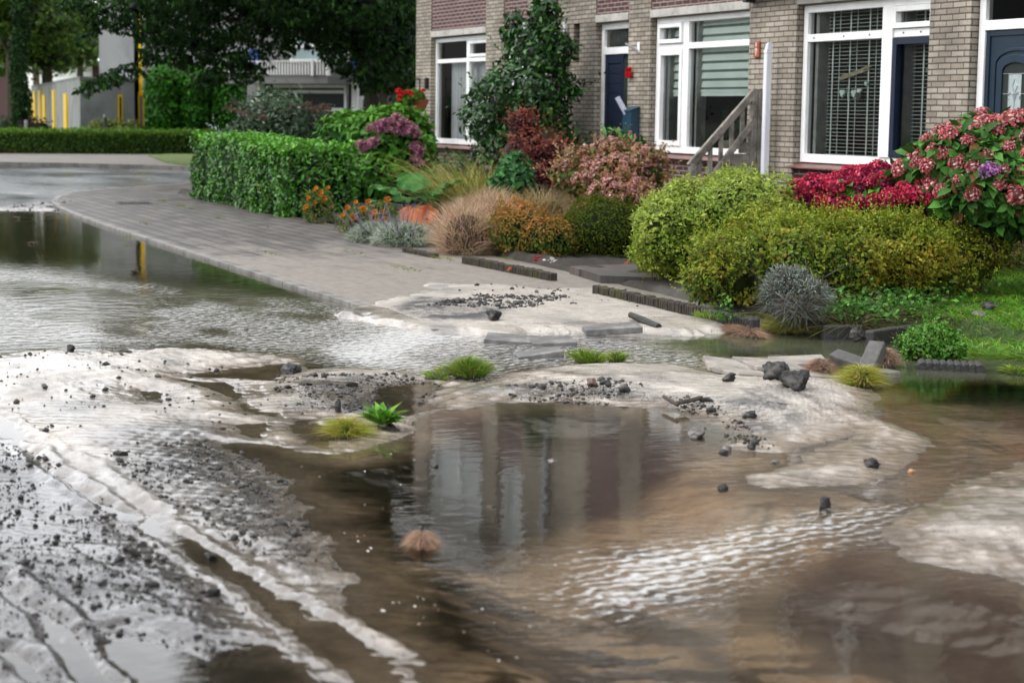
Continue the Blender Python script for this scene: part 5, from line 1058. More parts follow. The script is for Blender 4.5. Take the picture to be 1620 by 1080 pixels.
def big_leaf(parent, p, size, tilt, yaw_, c1, name='leaf', mat='leaf', seed=1):
    rng = np.random.default_rng(seed); n, m = 15, 12; V = []; 
    for i in range(n):
        t = i/(n-1)
        for j in range(m):
            s = (j/(m-1)-.5)*2; w = math.sin(math.pi*min(1, t**.8*.98+.02))**.6*.55+.03; x = s*w*(1+.10*math.sin(9*t*3+s*5)); z = .10*math.sin(t*14+abs(s)*9)*abs(s)+.12*abs(s)-.35*t*t
            V.append((x*size, t*size, z*size*.7))
    V = np.array(V); F = gridfaces(n, m); cc = np.array(c1)[None]*(1+.3*noise3(V*20, seed))[:, None]*np.where((np.abs(V[:, :1]) < .02*size), 1.5, 1)
    R_ = (mathutils.Euler((tilt, 0, yaw_))).to_matrix(); V = V @ np.array(R_).T+np.array(p); return np_mesh(name, V, F, M[mat], parent, col=np.clip(cc, .01, .9), smooth=True)
for k, (x, y, s, ti, ya) in enumerate(((632,312,.42,.5,2.6),(645,322,.40,.3,1.9),(672,318,.38,.4,.8),(625,330,.34,.2,3.2),(685,310,.34,.7,.2),(655,305,.40,.9,1.4),(610,322,.28,.3,3.6),(700,300,.3,.6,-.5),(640,338,.28,.1,3.9))):
    big_leaf(rh, AT(x, y, 24.6), s, ti, ya, (.085, .24, .06), seed=k)
big_leaf(rh, AT(655, 330, 24), .42, -.5, 4.6, (.62, .22, .09), 'withered_leaf', 'leaf_dull', 20); big_leaf(rh, AT(672, 325, 24.0), .34, -.9, 5.4, (.55, .18, .07), 'withered_leaf', 'leaf_dull', 21)
stems(rh, (*G(650, 335, .1), .05), [AT(x, y, 24.6) for x, y in ((632,312),(672,318),(655,305),(625,330))], .014)
OR = head_mesh('flower', .032, 26, [((.85, .28, .03), 3), ((.75, .38, .06), 1)], 71, .028, .35)
def marigold(label, lumps, n, fl, seed, pal=None):
    r = bush('marigold', label, 'flowers', lumps, n, .05, pal or [((.09, .17, .04), 3), ((.16, .22, .05), 3), ((.30, .26, .10), 2), ((.05, .10, .03), 2)], 'leaf_dull', .35, T_SMALL, .006, seed=seed, bump=.3, cores=.45, spread=.9)
    for x, y, d in fl:
        o = bpy.data.objects.new('flower', OR); C.objects.link(o); o.parent = r; o.location = mathutils.Vector(AT(x, y, d))-r.location; s = rnd.uniform(.9, 1.5); o.scale = (s, s, s); o.rotation_euler = (.9, 0, .6+rnd.uniform(-.5, .5))
    return r
marigold('tall thin marigold clump at the end of the laurel hedge', [px_lump(505, 330, 25.2, .27, .22, .26)], 1100, [(508, 305, 25), (519, 297, 25), (488, 313, 25), (498, 321, 25), (513, 315, 25), (484, 328, 25), (500, 298, 25)], 72)
marigold('low marigold bed with orange flowers beside the rhubarb', [px_lump(570, 350, 23.2, .34, .3, .22), px_lump(600, 340, 23.4, .28, .25, .2)], 1600, [(543,340,22.9),(560,343,22.9),(550,328,22.9),(592,337,22.9),(613,316,23),(575,330,22.9),(596,350,22.7),(602,352,22.7),(609,347,22.7),(615,355,22.6),(583,319,23.2),(563,320,23.2),(607,335,22.8)], 73)
# silver lavenders along the pavement
LV = [((.36, .42, .33), 4), ((.50, .54, .47), 3), ((.18, .23, .13), 2)]
for k, (x, y, d, r_, lab) in enumerate(((590, 372, 21.6, .26, 'silver lavender cushion next to the marigolds'), (640, 378, 21.2, .34, 'silver lavender cushion left of the beige grass mound'))):
    q = plant('lavender', (*AT(x, y, d)[:2], .06), lab, 'lavender')
    fuzz('foliage', [(*AT(x, y, d)[:2], .12, r_*1.1, r_, .17), (*AT(x+18, y+2, d)[:2], .08, r_*.8, r_*.7, .14)], 2600, .11, .008, LV, q, 80+k, up=.5, spread=.5, core_col=(.04, .05, .035)); tuft('flower_stalk', (*AT(x, y, d)[:2], .1), (r_*.8, r_*.7), 60, .42, .012, [((.20, .17, .24), 2), ((.24, .23, .22), 1)], q, 83+k, .7, .2)
# beige mound grasses
BG = [((.58, .40, .28), 4), ((.70, .53, .40), 3), ((.40, .27, .17), 2), ((.46, .42, .22), 1)]
def mound(label, spots, n, L, w, pal, seed, cat='ornamental grass', name='mound_grass', **kw):
    r = plant(name, (*spots[0][:2], .08), label, cat); f = Fol()
    for k, (x, y, z, rx, ry) in enumerate(spots): tuft('x', (x, y, z), (rx, ry), n, L, w, pal, None, seed+k, fol=f, **kw)
    core(f, [(x, y, z, rx*1.0, ry*1.0, L*.75) for x, y, z, rx, ry in spots], .7, (.06, .04, .025)); f.build('blades', M['leaf_dull'], r); return r
def gp(x, y, z=.08): a_ = G(x, y, z); return (*a_, z)
def sp(x, y, rx, ry, z=.08): return (*G(x, y, z), z, rx, ry)
r = plant('mound_grass', (*G(760, 395, .08), .08), 'rounded pinkish beige grass mound beside the mossy edging', 'ornamental grass')
fuzz('blades', [(*G(737, 394, .08), .22, .36, .34, .34), (*G(785, 390, .08), .26, .38, .36, .38), (*G(765, 374, .08), .30, .42, .4, .36), (*G(812, 384, .08), .20, .26, .3, .32)], 9000, .26, .0055, BG, r, 90, up=.9, bump=.22, core_col=(.10, .065, .045))
r = plant('mound_grass', (*G(920, 375, .08), .08), 'long low beige grass band behind the dark green cushion', 'ornamental grass')
fuzz('blades', [(*G(860, 378, .08), .28, .42, .35, .34), (*G(920, 368, .08), .30, .46, .35, .38), (*G(985, 362, .08), .30, .46, .35, .36)], 7000, .30, .006, [((.50, .40, .24), 3), ((.58, .44, .28), 3), ((.30, .27, .10), 2)], r, 93, up=.9, bump=.3, core_col=(.07, .055, .03))
OG = [((.50, .20, .07), 3), ((.30, .19, .06), 3), ((.13, .17, .04), 3), ((.40, .28, .12), 1)]
bush('heather', 'orange tipped heather with green base beside the edging', 'heather', [sp(820, 398, .34, .3)[:2]+(.30, .40, .32, .34), sp(860, 402, .3, .3)[:2]+(.22, .34, .28, .26)], 4200, .045, [((.10, .17, .035), 3), ((.20, .20, .05), 2), ((.06, .11, .02), 2)], 'leaf_dull', .4, sprig=(260, .14, 6), seed=95, bump=.25, tip=((.55, .22, .07), .85), cores=.6)
bush('cushion_shrub', 'dense dark green heath cushion left of the big round shrub', 'shrub', [(*G(955, 400, .08), .28, .62, .5, .40), (*G(915, 398, .08), .22, .36, .36, .28), (*G(1000, 398, .08), .24, .36, .36, .32)], 15000, .030, [((.09, .14, .012), 4), ((.06, .09, .010), 3), ((.16, .19, .02), 2)], 'leaf_dull', .4, sprig=(420, .09, 6), seed=96, bump=.12, freq=4, tip=((.11, .135, .018), .5), cores=.8)
# red and pale petals on the soil
# ---- round yellow green spirea
sl = [(*G(1105, 432, .1), .45, .52, .6, .42), px_lump(1185, 345, 16.3, .52, .55, .38), px_lump(1125, 348, 16.6, .54, .55, .36), px_lump(1062, 375, 16.4, .34, .4, .36), px_lump(1215, 385, 15.9, .42, .4, .38), px_lump(1085, 335, 16.6, .26, .3, .24), px_lump(1160, 310, 16.6, .3, .3, .22)]
bush('spirea', 'big round yellow green spirea bush right of the path', 'shrub', sl, 46000, .036, [((.26, .41, .04), 4), ((.15, .28, .025), 4), ((.44, .54, .10), 2), ((.07, .13, .012), 2)], 'leaf', .5, T_SMALL, .02, sprig=(900, .09, 7), seed=101, bump=.20, freq=4.2, shell=.68, sizevar=.4, core_col=(.04, .07, .01), tip=((.56, .62, .16), .5), up=.5, spread=.7, cores=.64, patch=((.62, .52, .07), .25, 2.))
# ---- golden box hedge
bh = plant('box_hedge', (-13.2, 8.4, .08), 'low golden green hedge tinged with orange behind the grey lavender', 'hedge')
f = Fol(); rng = np.random.default_rng(111)
bxl = []
for x, y, d, rx, ry, rz in ((1160,440,14.6,.32,.40,.32),(1170,405,15,.34,.40,.24),(1215,425,14.6,.36,.45,.40),(1270,420,14.5,.38,.45,.38),(1330,415,14.6,.42,.45,.36),(1390,412,14.8,.42,.45,.34),(1450,412,15.1,.40,.45,.32),(1510,408,15.4,.36,.45,.30),(1225,395,15,.28,.35,.24),(1290,385,14.9,.30,.35,.22),(1350,388,15,.30,.35,.22),(1405,380,15.1,.32,.35,.20),(1480,382,15.4,.28,.35,.20),(1250,375,15.0,.16,.2,.12),(1440,372,15.2,.15,.2,.10)): bxl.append(px_lump(x, y, d, rx, ry, rz))
foliage('foliage', bxl, 60000, .034, [((.165, .25, .028), 4), ((.09, .15, .02), 4), ((.28, .33, .045), 2), ((.36, .23, .04), 1.2), ((.04, .07, .012), 2.5)], bh, 'leaf', .55, shell=.62, sizevar=.4, sprig=(1500, .15, 7), tmpl=T_SMALL, up=.4, spread=.7, bump=.46, freq=4.2, core_col=(.03, .045, .01), seed=112, tip=((.36, .42, .035), .4), cores=.62, patch=((.52, .34, .03), .35, 2.3), floor=.1)
stems(bh, (-13.2, 8.4, .05), [(q[0], q[1], .3) for q in bxl], .015)
# ---- red and pink hydrangeas
REDH = [head_mesh('flower_head', .082, 130, [((.70, .04, .12), 3), ((.90, .18, .24), 2), ((.32, .015, .05), 2)], 120+k, .024) for k in range(3)]
DRK = [head_mesh('flower_head', .08, 120, [((.26, .02, .09), 3), ((.38, .045, .13), 2), ((.14, .014, .05), 2)], 124+k, .024) for k in range(3)]
PINK = [head_mesh('flower_head', .078, 130, [((.66, .15, .17), 3), ((.78, .33, .33), 3), ((.44, .08, .10), 2), ((.74, .50, .46), 2)], 128+k, .026) for k in range(4)]
rl = [px_lump(1370, 325, 16.2, .50, .4, .27), px_lump(1315, 325, 16.4, .30, .4, .22), px_lump(1432, 330, 16.1, .36, .4, .22), px_lump(1385, 310, 16.4, .42, .35, .22)]
rhy = plant('hydrangea', (rl[0][0], rl[0][1], .08), 'crimson and dark red hydrangea below the venetian blind window')
foliage('foliage', rl, 3600, .11, [((.07, .20, .03), 3), ((.12, .28, .04), 2), ((.20, .15, .04), 1)], rhy, 'leaf', .6, T_BIG, seed=121, cores=.75); stems(rhy, (rl[0][0], rl[0][1], .04), [q[:3] for q in rl], .015)
heads(rhy, REDH, rl+[px_lump(1450, 325, 15.5, .20, .25, .17)], 58, 122, zmin=.42, facing=FACE, scale=(.75, 1.2), push=1.1, minc=.135); heads(rhy, DRK, rl, 36, 123, zmin=.3, facing=FACE, scale=(.8, 1.25), push=1.0, minc=.11)
pk = [px_lump(1545, 268, 15.6, .50, .5, .34), px_lump(1610, 248, 15.6, .45, .5, .32), px_lump(1490, 272, 15.8, .30, .4, .20), px_lump(1560, 305, 15.4, .50, .45, .28), px_lump(1630, 300, 15.4, .45, .5, .38), px_lump(1550, 222, 15.9, .20, .25, .20)]
phy = plant('hydrangea', (pk[0][0], pk[0][1], .08), 'huge salmon pink hydrangea in front of the arched navy door')
foliage('foliage', pk, 8000, .12, [((.07, .20, .035), 4), ((.04, .12, .02), 3), ((.13, .33, .06), 2), ((.20, .10, .04), .7)], phy, 'leaf', .6, T_BIG, seed=131, cores=.75, up=.4); stems(phy, (pk[0][0], pk[0][1], .04), [q[:3] for q in pk], .018)
heads(phy, PINK, pk, 78, 132, zmin=.5, facing=FACE, scale=(.65, 1.25), push=1.08, minc=.155)
LIL = [head_mesh('lilac_flower_head', .10, 170, [((.50, .18, .52), 3), ((.66, .34, .62), 2)], 140, .026)]
heads(phy, LIL, None, 0, 5, spots=[AT(1566, 270, 14.9)], scale=(.85, .86), name='lilac_flower_head')
# ---- dry grass at the right
r = plant('dry_grass', (*G(1590, 428, .08), .08), 'dry brownish grass patch between golden hedge and lawn', 'ornamental grass')
fuzz('blades', [(*G(1535, 428, .08), .25, .36, .35, .42), (*G(1585, 424, .08), .28, .42, .35, .46), (*G(1640, 420, .08), .28, .42, .35, .46), (*G(1700, 415, .08), .28, .45, .35, .46)], 9000, .34, .006, [((.34, .27, .14), 3), ((.22, .18, .09), 3), ((.46, .38, .22), 2), ((.12, .16, .04), 2)], r, 141, up=1., spread=.5, bend=.7, bump=.3, core_col=(.05, .045, .02))
# ---- grey lavender bush hanging over the edge
lb_ = plant('lavender', (*G(1255, 492, .1), .08), 'straggly grey lavender bush hanging over the dark edging', 'lavender'); f = Fol()
LBL = [px_lump(1250, 442, 13.3, .13, .14, .09), px_lump(1280, 462, 13.2, .13, .14, .09), px_lump(1230, 466, 13.3, .11, .12, .10), px_lump(1262, 480, 13.1, .17, .16, .10)]
fuzz('x', LBL, 2400, .17, .0045, [((.24, .26, .23), 3), ((.34, .38, .34), 2), ((.10, .09, .07), 3), ((.16, .13, .10), 2)], None, 150, up=.3, spread=.9, bend=.6, bump=.6, fol=f, cs=.4, core_col=(.03, .03, .025))
P, nd, q = lump_points(np.random.default_rng(3), LBL[:3], 2600, .8, .4, 5, 4); Nn, A, B = frames(nd, np.random.default_rng(4), .8); f.add(*scatter(P, A+nd*.8, B, Nn, np.full(len(P), .03), .28, T_SMALL, pick(np.random.default_rng(5), [((.42, .48, .44), 3), ((.24, .28, .22), 3), ((.13, .13, .10), 1)], len(P))))
f.build('foliage', M['leaf_dull'], lb_); tuft('flower_stalk', (*G(1240, 478, .15), .2), (.16, .15), 30, .40, .006, [((.20, .18, .28), 1), ((.22, .2, .16), 1)], lb_, 155, .9, .2)
# ---- creeping green plants, roots and litter on the bank: nobody could count them
rng = np.random.default_rng(160); f = Fol()
for x, y, n, sx, sy in ((1340,478,900,.40,.22),(1385,470,900,.45,.2),(1420,480,700,.4,.18),(1350,498,600,.35,.12),(1430,495,500,.3,.12),(1310,490,500,.25,.14),(1460,470,400,.3,.2),(1150,500,60,.1,.05)):
    g = G(x, y, .12); P = np.stack([g[0]+rng.normal(0, sx*.6, n), g[1]+rng.normal(0, sy, n), .10+np.abs(rng.normal(0, .07, n))], 1); Nn, A, B = frames(np.tile((0.2, -.4, 1.), (n, 1)), rng, .6)
    f.add(*scatter(P, A, B, Nn, .038*(1+rng.normal(0, .3, n)).clip(.4, 1.8), .7, T_SMALL, pick(rng, [((.07, .20, .025), 4), ((.04, .11, .015), 3), ((.12, .28, .04), 2), ((.10, .08, .04), 1)], n, .25)))
o = f.build('ground_cover', M['leaf']); tag(o, 'low green creepers along the garden bank', 'ground cover', kind='stuff')
f = Fol()
for x, y, n, s_ in ((1300,505,200,.22),(1340,512,420,.3),(1390,508,420,.3),(1440,505,240,.28),(1370,490,300,.35),(1240,500,150,.2)):
    tuft('x', (*G(x, y, .08), .05), (s_, .12), n, .26, .008, [((.10, .085, .045), 3), ((.05, .045, .03), 3), ((.16, .15, .06), 2), ((.10, .14, .03), 1)], None, int(x), spread=1.6, bend=1.1, fol=f)
o = f.build('plant_litter', M['leaf_dull']); tag(o, 'tangle of dead stems and roots on the bank', 'plant litter', kind='stuff')
# ---- lawn at the right
lp = np.array(GP([(1478,532),(1500,540),(1560,546),(1620,549),(1800,575),(2000,520),(1750,430),(1560,436),(1440,455),(1400,470),(1440,500)], .08))
x0, y0 = lp.min(0); x1, y1 = lp.max(0); n = 60000; px_ = rng.uniform(x0, x1, n); py_ = rng.uniform(y0, y1, n); s = sdpoly(px_, py_, lp, 1.); k = s < .0; px_, py_, s = px_[k], py_[k], s[k]; n = len(px_)
hz, _ = soil_h(px_, py_); hz = np.maximum(hz, -.02); d = np.stack([rng.normal(.05, .35, n), rng.normal(-.15, .35, n), np.ones(n)], 1); edge = sst(-.25, 0, s); d[:, 1] -= edge*.9; d /= np.linalg.norm(d, axis=1)[:, None]
f = Fol(); lc = pick(rng, [((.14, .34, .03), 4), ((.085, .22, .02), 3), ((.22, .44, .045), 2), ((.32, .34, .07), 1)], n, .2); lc = lc*(1+.3*fbm(px_*2, py_*2, 9, 3))[:, None]; lc = lc*(1-edge*.35)[:, None]+edge[:, None]*np.array((.03, .035, .0))
f.add(*blades_geo(rng, np.stack([px_, py_, hz-.01], 1), d, .10*(1+edge*.8)*(1+rng.normal(0, .25, n)).clip(.3, 1.8), np.full(n, .007), np.clip(lc, .01, .9), .8, 3)); o = f.build('lawn_grass', M['leaf']); tag(o, 'long green lawn grass hanging over the flooded edge', 'grass', kind='stuff')

# ---- tufts and clods washed into the street
GR = [((.22, .17, .09), 1.6), ((.18, .34, .03), 3), ((.09, .21, .02), 3), ((.36, .46, .06), 2), ((.30, .27, .10), 1)]
YR = [((.38, .40, .05), 3), ((.48, .42, .12), 2), ((.24, .34, .04), 2), ((.5, .32, .14), 1)]
TAN = [((.50, .34, .24), 3), ((.32, .20, .13), 3), ((.62, .47, .36), 1.5)]
def clod(x, y, label, rx, ry, n, L, w, pal, seed, spread=.9, bend=.9, base=None, z=0, cat='grass tuft', hump=.03, name='grass_tuft'):
    rx, ry, L, w = rx*.62, ry*.62, L*.62, w*.75; spread *= .8; hump *= .8
    g = G(x, y, z); r = plant(name, (g[0], g[1], z), label, cat); tuft('blades', (g[0], g[1], z+.005), (rx, ry), int(n*2), L, w*.6, pal, r, seed, spread, bend, flat=hump, jit=.3)
    if base: rock_part(r, 'soil_base', (g[0], g[1], z), (rx*1.05, ry*1.05, hump+.03), base, seed)
    return r
def ico(sub):
    import bmesh
    bm = bmesh.new(); bmesh.ops.create_icosphere(bm, subdivisions=sub, radius=1); V = np.array([v.co[:] for v in bm.verts]); F = np.array([[v.index for v in f.verts] for f in bm.faces]); bm.free(); return V, F
ICO = {k: ico(k) for k in (1, 2, 3, 4)}
def rock_geo(size, seed, sub=3, rough=.22, cuts=14):
    rng = np.random.default_rng(seed); V, F = ICO[sub]; V = V.copy()
    for k in range(cuts):
        d = rng.normal(0, 1, 3); d /= np.linalg.norm(d); t = rng.uniform(.50, .82); m = V @ d > t; V[m] -= np.outer((V[m] @ d)-t, d)
    V *= (1+rough*.7*noise3(V*2.2+seed, seed)+rough*.5*noise3(V*6+seed, seed+1)+rough*.25*noise3(V*14, seed+2))[:, None]
    return V*np.array(size), F
def rock_part(parent, name, loc, size, mat, seed, sub=3, rough=.25):
    V, F = rock_geo(size, seed, sub, rough); return np_mesh(name, V+np.array(loc), F, mat, parent, smooth=False)
EARTH = plain('dark_wet_earth', (.028, .024, .022), .55, .45, 25, 1.0, 90)
clod(742, 597, 'bright green grass tuft on the sand bar, the roundest one', .16, .15, 900, .15, .006, GR, 201, .75, .7, EARTH, hump=.08)
clod(690, 598, 'flat strip of low grass left of the round tuft', .20, .07, 320, .06, .006, GR, 202, 1., .8, EARTH, hump=.02)
clod(700, 590, 'thin line of yellowish grass on the sand behind the flat strip', .18, .05, 160, .05, .005, YR, 203, 1., .8, EARTH, hump=.02)
clod(930, 575, 'spiky green grass tuft standing in the stream', .20, .09, 420, .14, .008, GR, 204, 1.1, .5, EARTH)
clod(974, 573, 'small spiky grass tuft right of the larger one in the stream', .10, .06, 200, .11, .008, GR, 205, 1.0, .5, EARTH)
clod(549, 692, 'yellow green grass clod at the puddle edge', .11, .10, 700, .14, .005, YR, 206, 1.0, 1.1, EARTH, hump=.07)
r = plant('weed', (*G(605, 680), 0), 'light green broad leaved weed beside the grass clod', 'weed'); g = G(605, 680)
rng = np.random.default_rng(207); n = 70; a_ = rng.random(n)*6.28; P = np.stack([g[0]+np.cos(a_)*.02, g[1]+np.sin(a_)*.02, np.full(n, .03)], 1); A = np.stack([np.cos(a_), np.sin(a_), rng.uniform(.2, 1.4, n)], 1); A /= np.linalg.norm(A, axis=1)[:, None]; B = np.cross(A, (0, 0, 1)); B /= np.linalg.norm(B, axis=1)[:, None]; Nn = np.cross(B, A)
f = Fol(); f.add(*scatter(P, A, B, Nn, rng.uniform(.06, .14, n), .35, T_BIG, pick(rng, [((.17, .36, .04), 2), ((.10, .26, .03), 2)], n))); f.build('leaves', M['leaf'], r); rock_part(r, 'soil_base', (g[0], g[1], 0), (.09, .08, .04), EARTH, 208)
clod(1242, 527, 'long mossy grass clump trailing at the foot of the bank', .14, .11, 750, .20, .006, YR, 209, 1.0, 1.2, EARTH, hump=.10)
clod(1362, 611, 'yellow green grass clump below the pile of broken stones', .12, .10, 800, .17, .006, YR, 210, 1.0, 1.2, EARTH, hump=.10)
clod(1298, 593, 'pinkish brown root mat left of the pile of broken stones', .15, .09, 900, .09, .005, TAN, 211, .9, 1.5, EARTH, hump=.10, cat='root mat', name='root_mat')
clod(1402, 580, 'brown root mat behind the leaning stone slabs', .09, .08, 600, .10, .005, TAN, 212, .9, 1.5, EARTH, hump=.12, cat='root mat', name='root_mat')
clod(1175, 529, 'long strip of washed out pinkish roots lying in the stream', .40, .05, 900, .12, .006, TAN, 213, 1.6, 1.3, None, hump=.05, cat='root mat', name='root_mat')
clod(1605, 592, 'small green sprig in the water at the right edge', .14, .05, 130, .09, .010, GR, 214, 1.4, .8)
clod(667, 862, 'tan root clump lying alone in the dark puddle', .060, .050, 900, .040, .0035, TAN, 215, 1.6, 2.4, EARTH, hump=.060, cat='root mat', name='root_mat')
clod(1120, 505, 'sparse light green grass on the sand under the mossy edging', .30, .10, 160, .09, .006, GR, 216, .8, .5, z=.06)
clod(1350, 525, 'brown green grass litter at the water line', .25, .07, 500, .14, .007, YR, 217, 1.4, 1.2, None, z=.02)
# leafy bush torn out and standing in the stream
tb = [(*G(1464, 566), .11, .13, .15, .11), (*G(1482, 565), .13, .12, .12, .10), (*G(1492, 568), .07, .12, .12, .08), (*G(1450, 568), .07, .11, .11, .08)]
bush('uprooted_bush', 'small leafy bush torn out and sitting in the stream', 'shrub', tb, 3800, .026, [((.05, .16, .015), 4), ((.09, .26, .02), 3), ((.16, .20, .03), 1)], 'leaf_gloss', .6, T_SMALL, .012, sprig=(160, .07, 7), seed=220, bump=.4, freq=9, tip=((.13, .34, .03), .6), cores=.75)
# weeds in the paving joints
f = Fol(); rng = np.random.default_rng(230)
for x, y, n, s_ in ((258,318,60,.35),(285,326,60,.3),(700,410,50,.35),(230,355,30,.3),(300,330,50,.4),(350,345,30,.3),(640,425,40,.4),(800,410,40,.1),(560,400,30,.5),(205,376,40,.2),(420,400,30,.5)):
    tuft('x', (*G(x, y, .045), .046), (s_, .05), n, .035, .006, [((.14, .20, .03), 2), ((.20, .24, .04), 1)], None, int(x+y), spread=1.2, bend=.5, fol=f)
o = f.build('joint_moss', M['leaf']); tag(o, 'moss and tiny weeds in the paving joints', 'moss', kind='stuff')
# ================================================================== BACKGROUND
CONC = plain('exposed_concrete', (.17, .175, .18), .85, .18, .6, .2, 6, dirt=((.10, .105, .11), .9)); CONC2 = plain('light_concrete', (.24, .245, .245), .85, .15, .5, .2, 6, dirt=((.15, .155, .16), .8))
YEL = plain('yellow_frame', (.75, .48, .01), .4, .1, 2); DG = plain('dark_window', (.02, .022, .025), .15)
def at2(x, d): p = AT(x, 180, d); return np.array(p[:2])
def zof(y, x, d): return AT(x, y, d)[2]
def wallseg(mb, a, b_, z0, z1, th=.3):
    a = np.array(a); b_ = np.array(b_); t = (b_-a)/np.linalg.norm(b_-a); n = np.array((-t[1], t[0]))
    if n @ a < 0: n = -n
    mb.prism([a, b_, b_+n*th, a+n*th], z0, z1); return t, n
def onwall(a, b_, u0, u1, z0, z1, mat, name, parent, out=.06, th=.08):
    a = np.array(a); b_ = np.array(b_); t = (b_-a)/np.linalg.norm(b_-a); n = np.array((-t[1], t[0]))
    if n @ a < 0: n = -n
    p = a+t*u0-n*out; q = a+t*u1-n*out; mb = MB(); mb.prism([p, q, q+n*th, p+n*th], z0, z1); return mb.build(name, mat, parent)
def ucoord(a, b_, x):
    """where the sight line at photo column x meets the wall a-b"""
    k = sight(x, 170)[:2]; a = np.array(a); t = np.array(b_)-a; L = np.linalg.norm(t); t = t/L
    m = np.array([[k[0], -t[0]], [k[1], -t[1]]]); s = np.linalg.solve(m, a); return s[1]
sch = empty('school_building', (*at2(126, 62), 0)); tag(sch, 'flat roofed grey concrete building with tall slim yellow windows', 'building')
c0, c1, c2, c3 = at2(50, 92), at2(127, 62), at2(213, 64.5), at2(222, 66)
zt = zof(126, 127, 62); ov = .05
mb = MB(); mb.prism([c0, c1, c2, at2(213, 80), at2(60, 110)], -.2, zt); mb.build('wall', CONC2, sch)
mb = MB(); mb.prism([c0*1.0, c1*.999, c2*.999, at2(213, 80.5), at2(60, 110)], zt+.003, zt+.10); mb.build('roof', CONC, sch)
for xa, xb, yt in ((50.5,53,148),(54,57.5,143),(62.5,66,141),(68.5,73,150),(84.5,88,142),(102.5,107.5,149)):
    ua, ub = ucoord(c0, c1, xa), ucoord(c0, c1, xb); onwall(c0, c1, ua, ub, -.1, zof(yt, (xa+xb)/2, 65+(127-xa)*.22), YEL, 'yellow_window', sch)
ua, ub = ucoord(c1, c2, 186.5), ucoord(c1, c2, 192); z_ = zof(150, 190, 64); onwall(c1, c2, ua, ub, .3, z_, YEL, 'yellow_window', sch); onwall(c1, c2, ua+(ub-ua)*.1, ua+(ub-ua)*.55, .3, z_-.08, DG, 'pane', sch, .075)
t1, t2 = at2(158, 68), at2(214, 66.5); mb = MB(); mb.prism([t1, t2, at2(214, 76), at2(158, 78)], -.2, 9); mb.build('stair_tower', CONC2, sch)
mb = MB(); mb.prism([at2(213, 66), at2(222, 67.5), at2(222, 75), at2(213, 75)], -.2, 8.9); mb.build('dark_recess', DG, sch)
a, b_ = at2(219.5, 65.5), at2(229, 65.5); onwall(a, b_, .03, .16, -.1, 9, YEL, 'yellow_window', sch); onwall(a, b_, .0, .21, -.1, zof(146, 224, 65), YEL, 'yellow_door', sch, .1); onwall(a, b_, .07, .16, .8, zof(152, 224, 65), CONC, 'door_glass', sch, .12)
mb = MB(); mb.prism([at2(227, 65.8), at2(400, 64), at2(400, 78), at2(227, 78)], -.2, zof(-40, 260, 65)); mb.build('wing', CONC2, sch)
mb = MB(); mb.prism([at2(240, 65), at2(292, 64), at2(292, 66), at2(240, 67)], 2.2, 3.0); mb.build('canopy', CONC, sch)
# low white building beyond
WB_ = plain('white_fascia', (.78, .78, .78), .6, .04, .3); wbd = empty('flat_building', (*at2(90, 120), 0)); tag(wbd, 'low white building with dark red wall panels behind the grey one', 'building')
a, b_ = at2(-90, 125), at2(165, 112); mb = MB(); wallseg(mb, a, b_, -.2, zof(97, 100, 115), 8); mb.build('wall', WB_, wbd)
RB_ = plain('dark_red_wall', (.07, .03, .035), .8); 
for xa, xb in ((-60, 13), (55, 63), (149, 158)): onwall(a, b_, ucoord(a, b_, xa), ucoord(a, b_, xb), -.1, zof(105, 100, 115), RB_, 'wall_panel', wbd, .1)
onwall(a, b_, ucoord(a, b_, -60), ucoord(a, b_, 12), zof(105, 0, 115)+.02, zof(93, 0, 115), WB_, 'fascia', wbd, .5)
# apartment block with balcony
APD = 55
ap = empty('apartment_block', (*at2(500, APD), 0)); tag(ap, 'apartment block with a white railed balcony over dark garage windows', 'building')
APW = plain('grey_render', (.20, .20, .20), .8, .1, .5); APB = plain('dark_ground_floor', (.05, .05, .05), .7); BLU = plain('blue_panel', (.012, .06, .26), .45); PALE = plain('pale_glazing', (.36, .46, .46), .25, .15, 1.5)
a, b_ = at2(392, APD+1.5), at2(690, APD-3); mb = MB(); wallseg(mb, a, b_, -.2, 9, 9); mb.build('wall', APW, ap)
U = lambda x: ucoord(a, b_, x); Zp = lambda y, x=500: zof(y, x, APD)
onwall(a, b_, U(410), U(640), -.1, Zp(134), APB, 'ground_floor', ap, .12)
onwall(a, b_, U(405), U(567), Zp(134)+.0, Zp(122), APW, 'balcony_slab', ap, 1.3, 1.25)
def winf(xa, xb, ya, yb, m, nm='window', w=.10, out=.18, bars=()):
    fr_ = empty(nm, (*at2(xa, APD), 0)); hang(fr_, ap); ua, ub = U(xa), U(xb); z0, z1 = Zp(yb), Zp(ya)
    for p, q, r_, s in ((ua, ua+w, z0, z1), (ub-w, ub, z0, z1), (ua+w, ub-w, z0, z0+w), (ua+w, ub-w, z1-w, z1)): onwall(a, b_, p, q, r_, s, WHITE, 'frame', fr_, out+.03, .1)
    for bz in bars: onwall(a, b_, ua+w, ub-w, Zp(bz), Zp(bz)+.09, WHITE, 'bar', fr_, out+.03, .1)
    onwall(a, b_, ua+w*.5, ub-w*.5, z0+w*.5, z1-w*.5, m, 'pane', fr_, out, .08)
winf(440, 556, 134.5, 176, DG, bars=(148,)); winf(576, 623, 152, 178, PALE, 'door'); winf(466, 560, 48, 100, PALE, bars=(77,)); 
onwall(a, b_, U(404), U(417), Zp(116), Zp(78), BLU, 'blue_panel', ap, .25); onwall(a, b_, U(565), U(572), Zp(112), Zp(60), BLU, 'blue_panel', ap, .25)
onwall(a, b_, U(567), U(576), -.1, Zp(120), WHITE, 'downpipe', ap, .3, .1); onwall(a, b_, U(440), U(445), -.1, Zp(134), WHITE, 'column', ap, .9, .2)
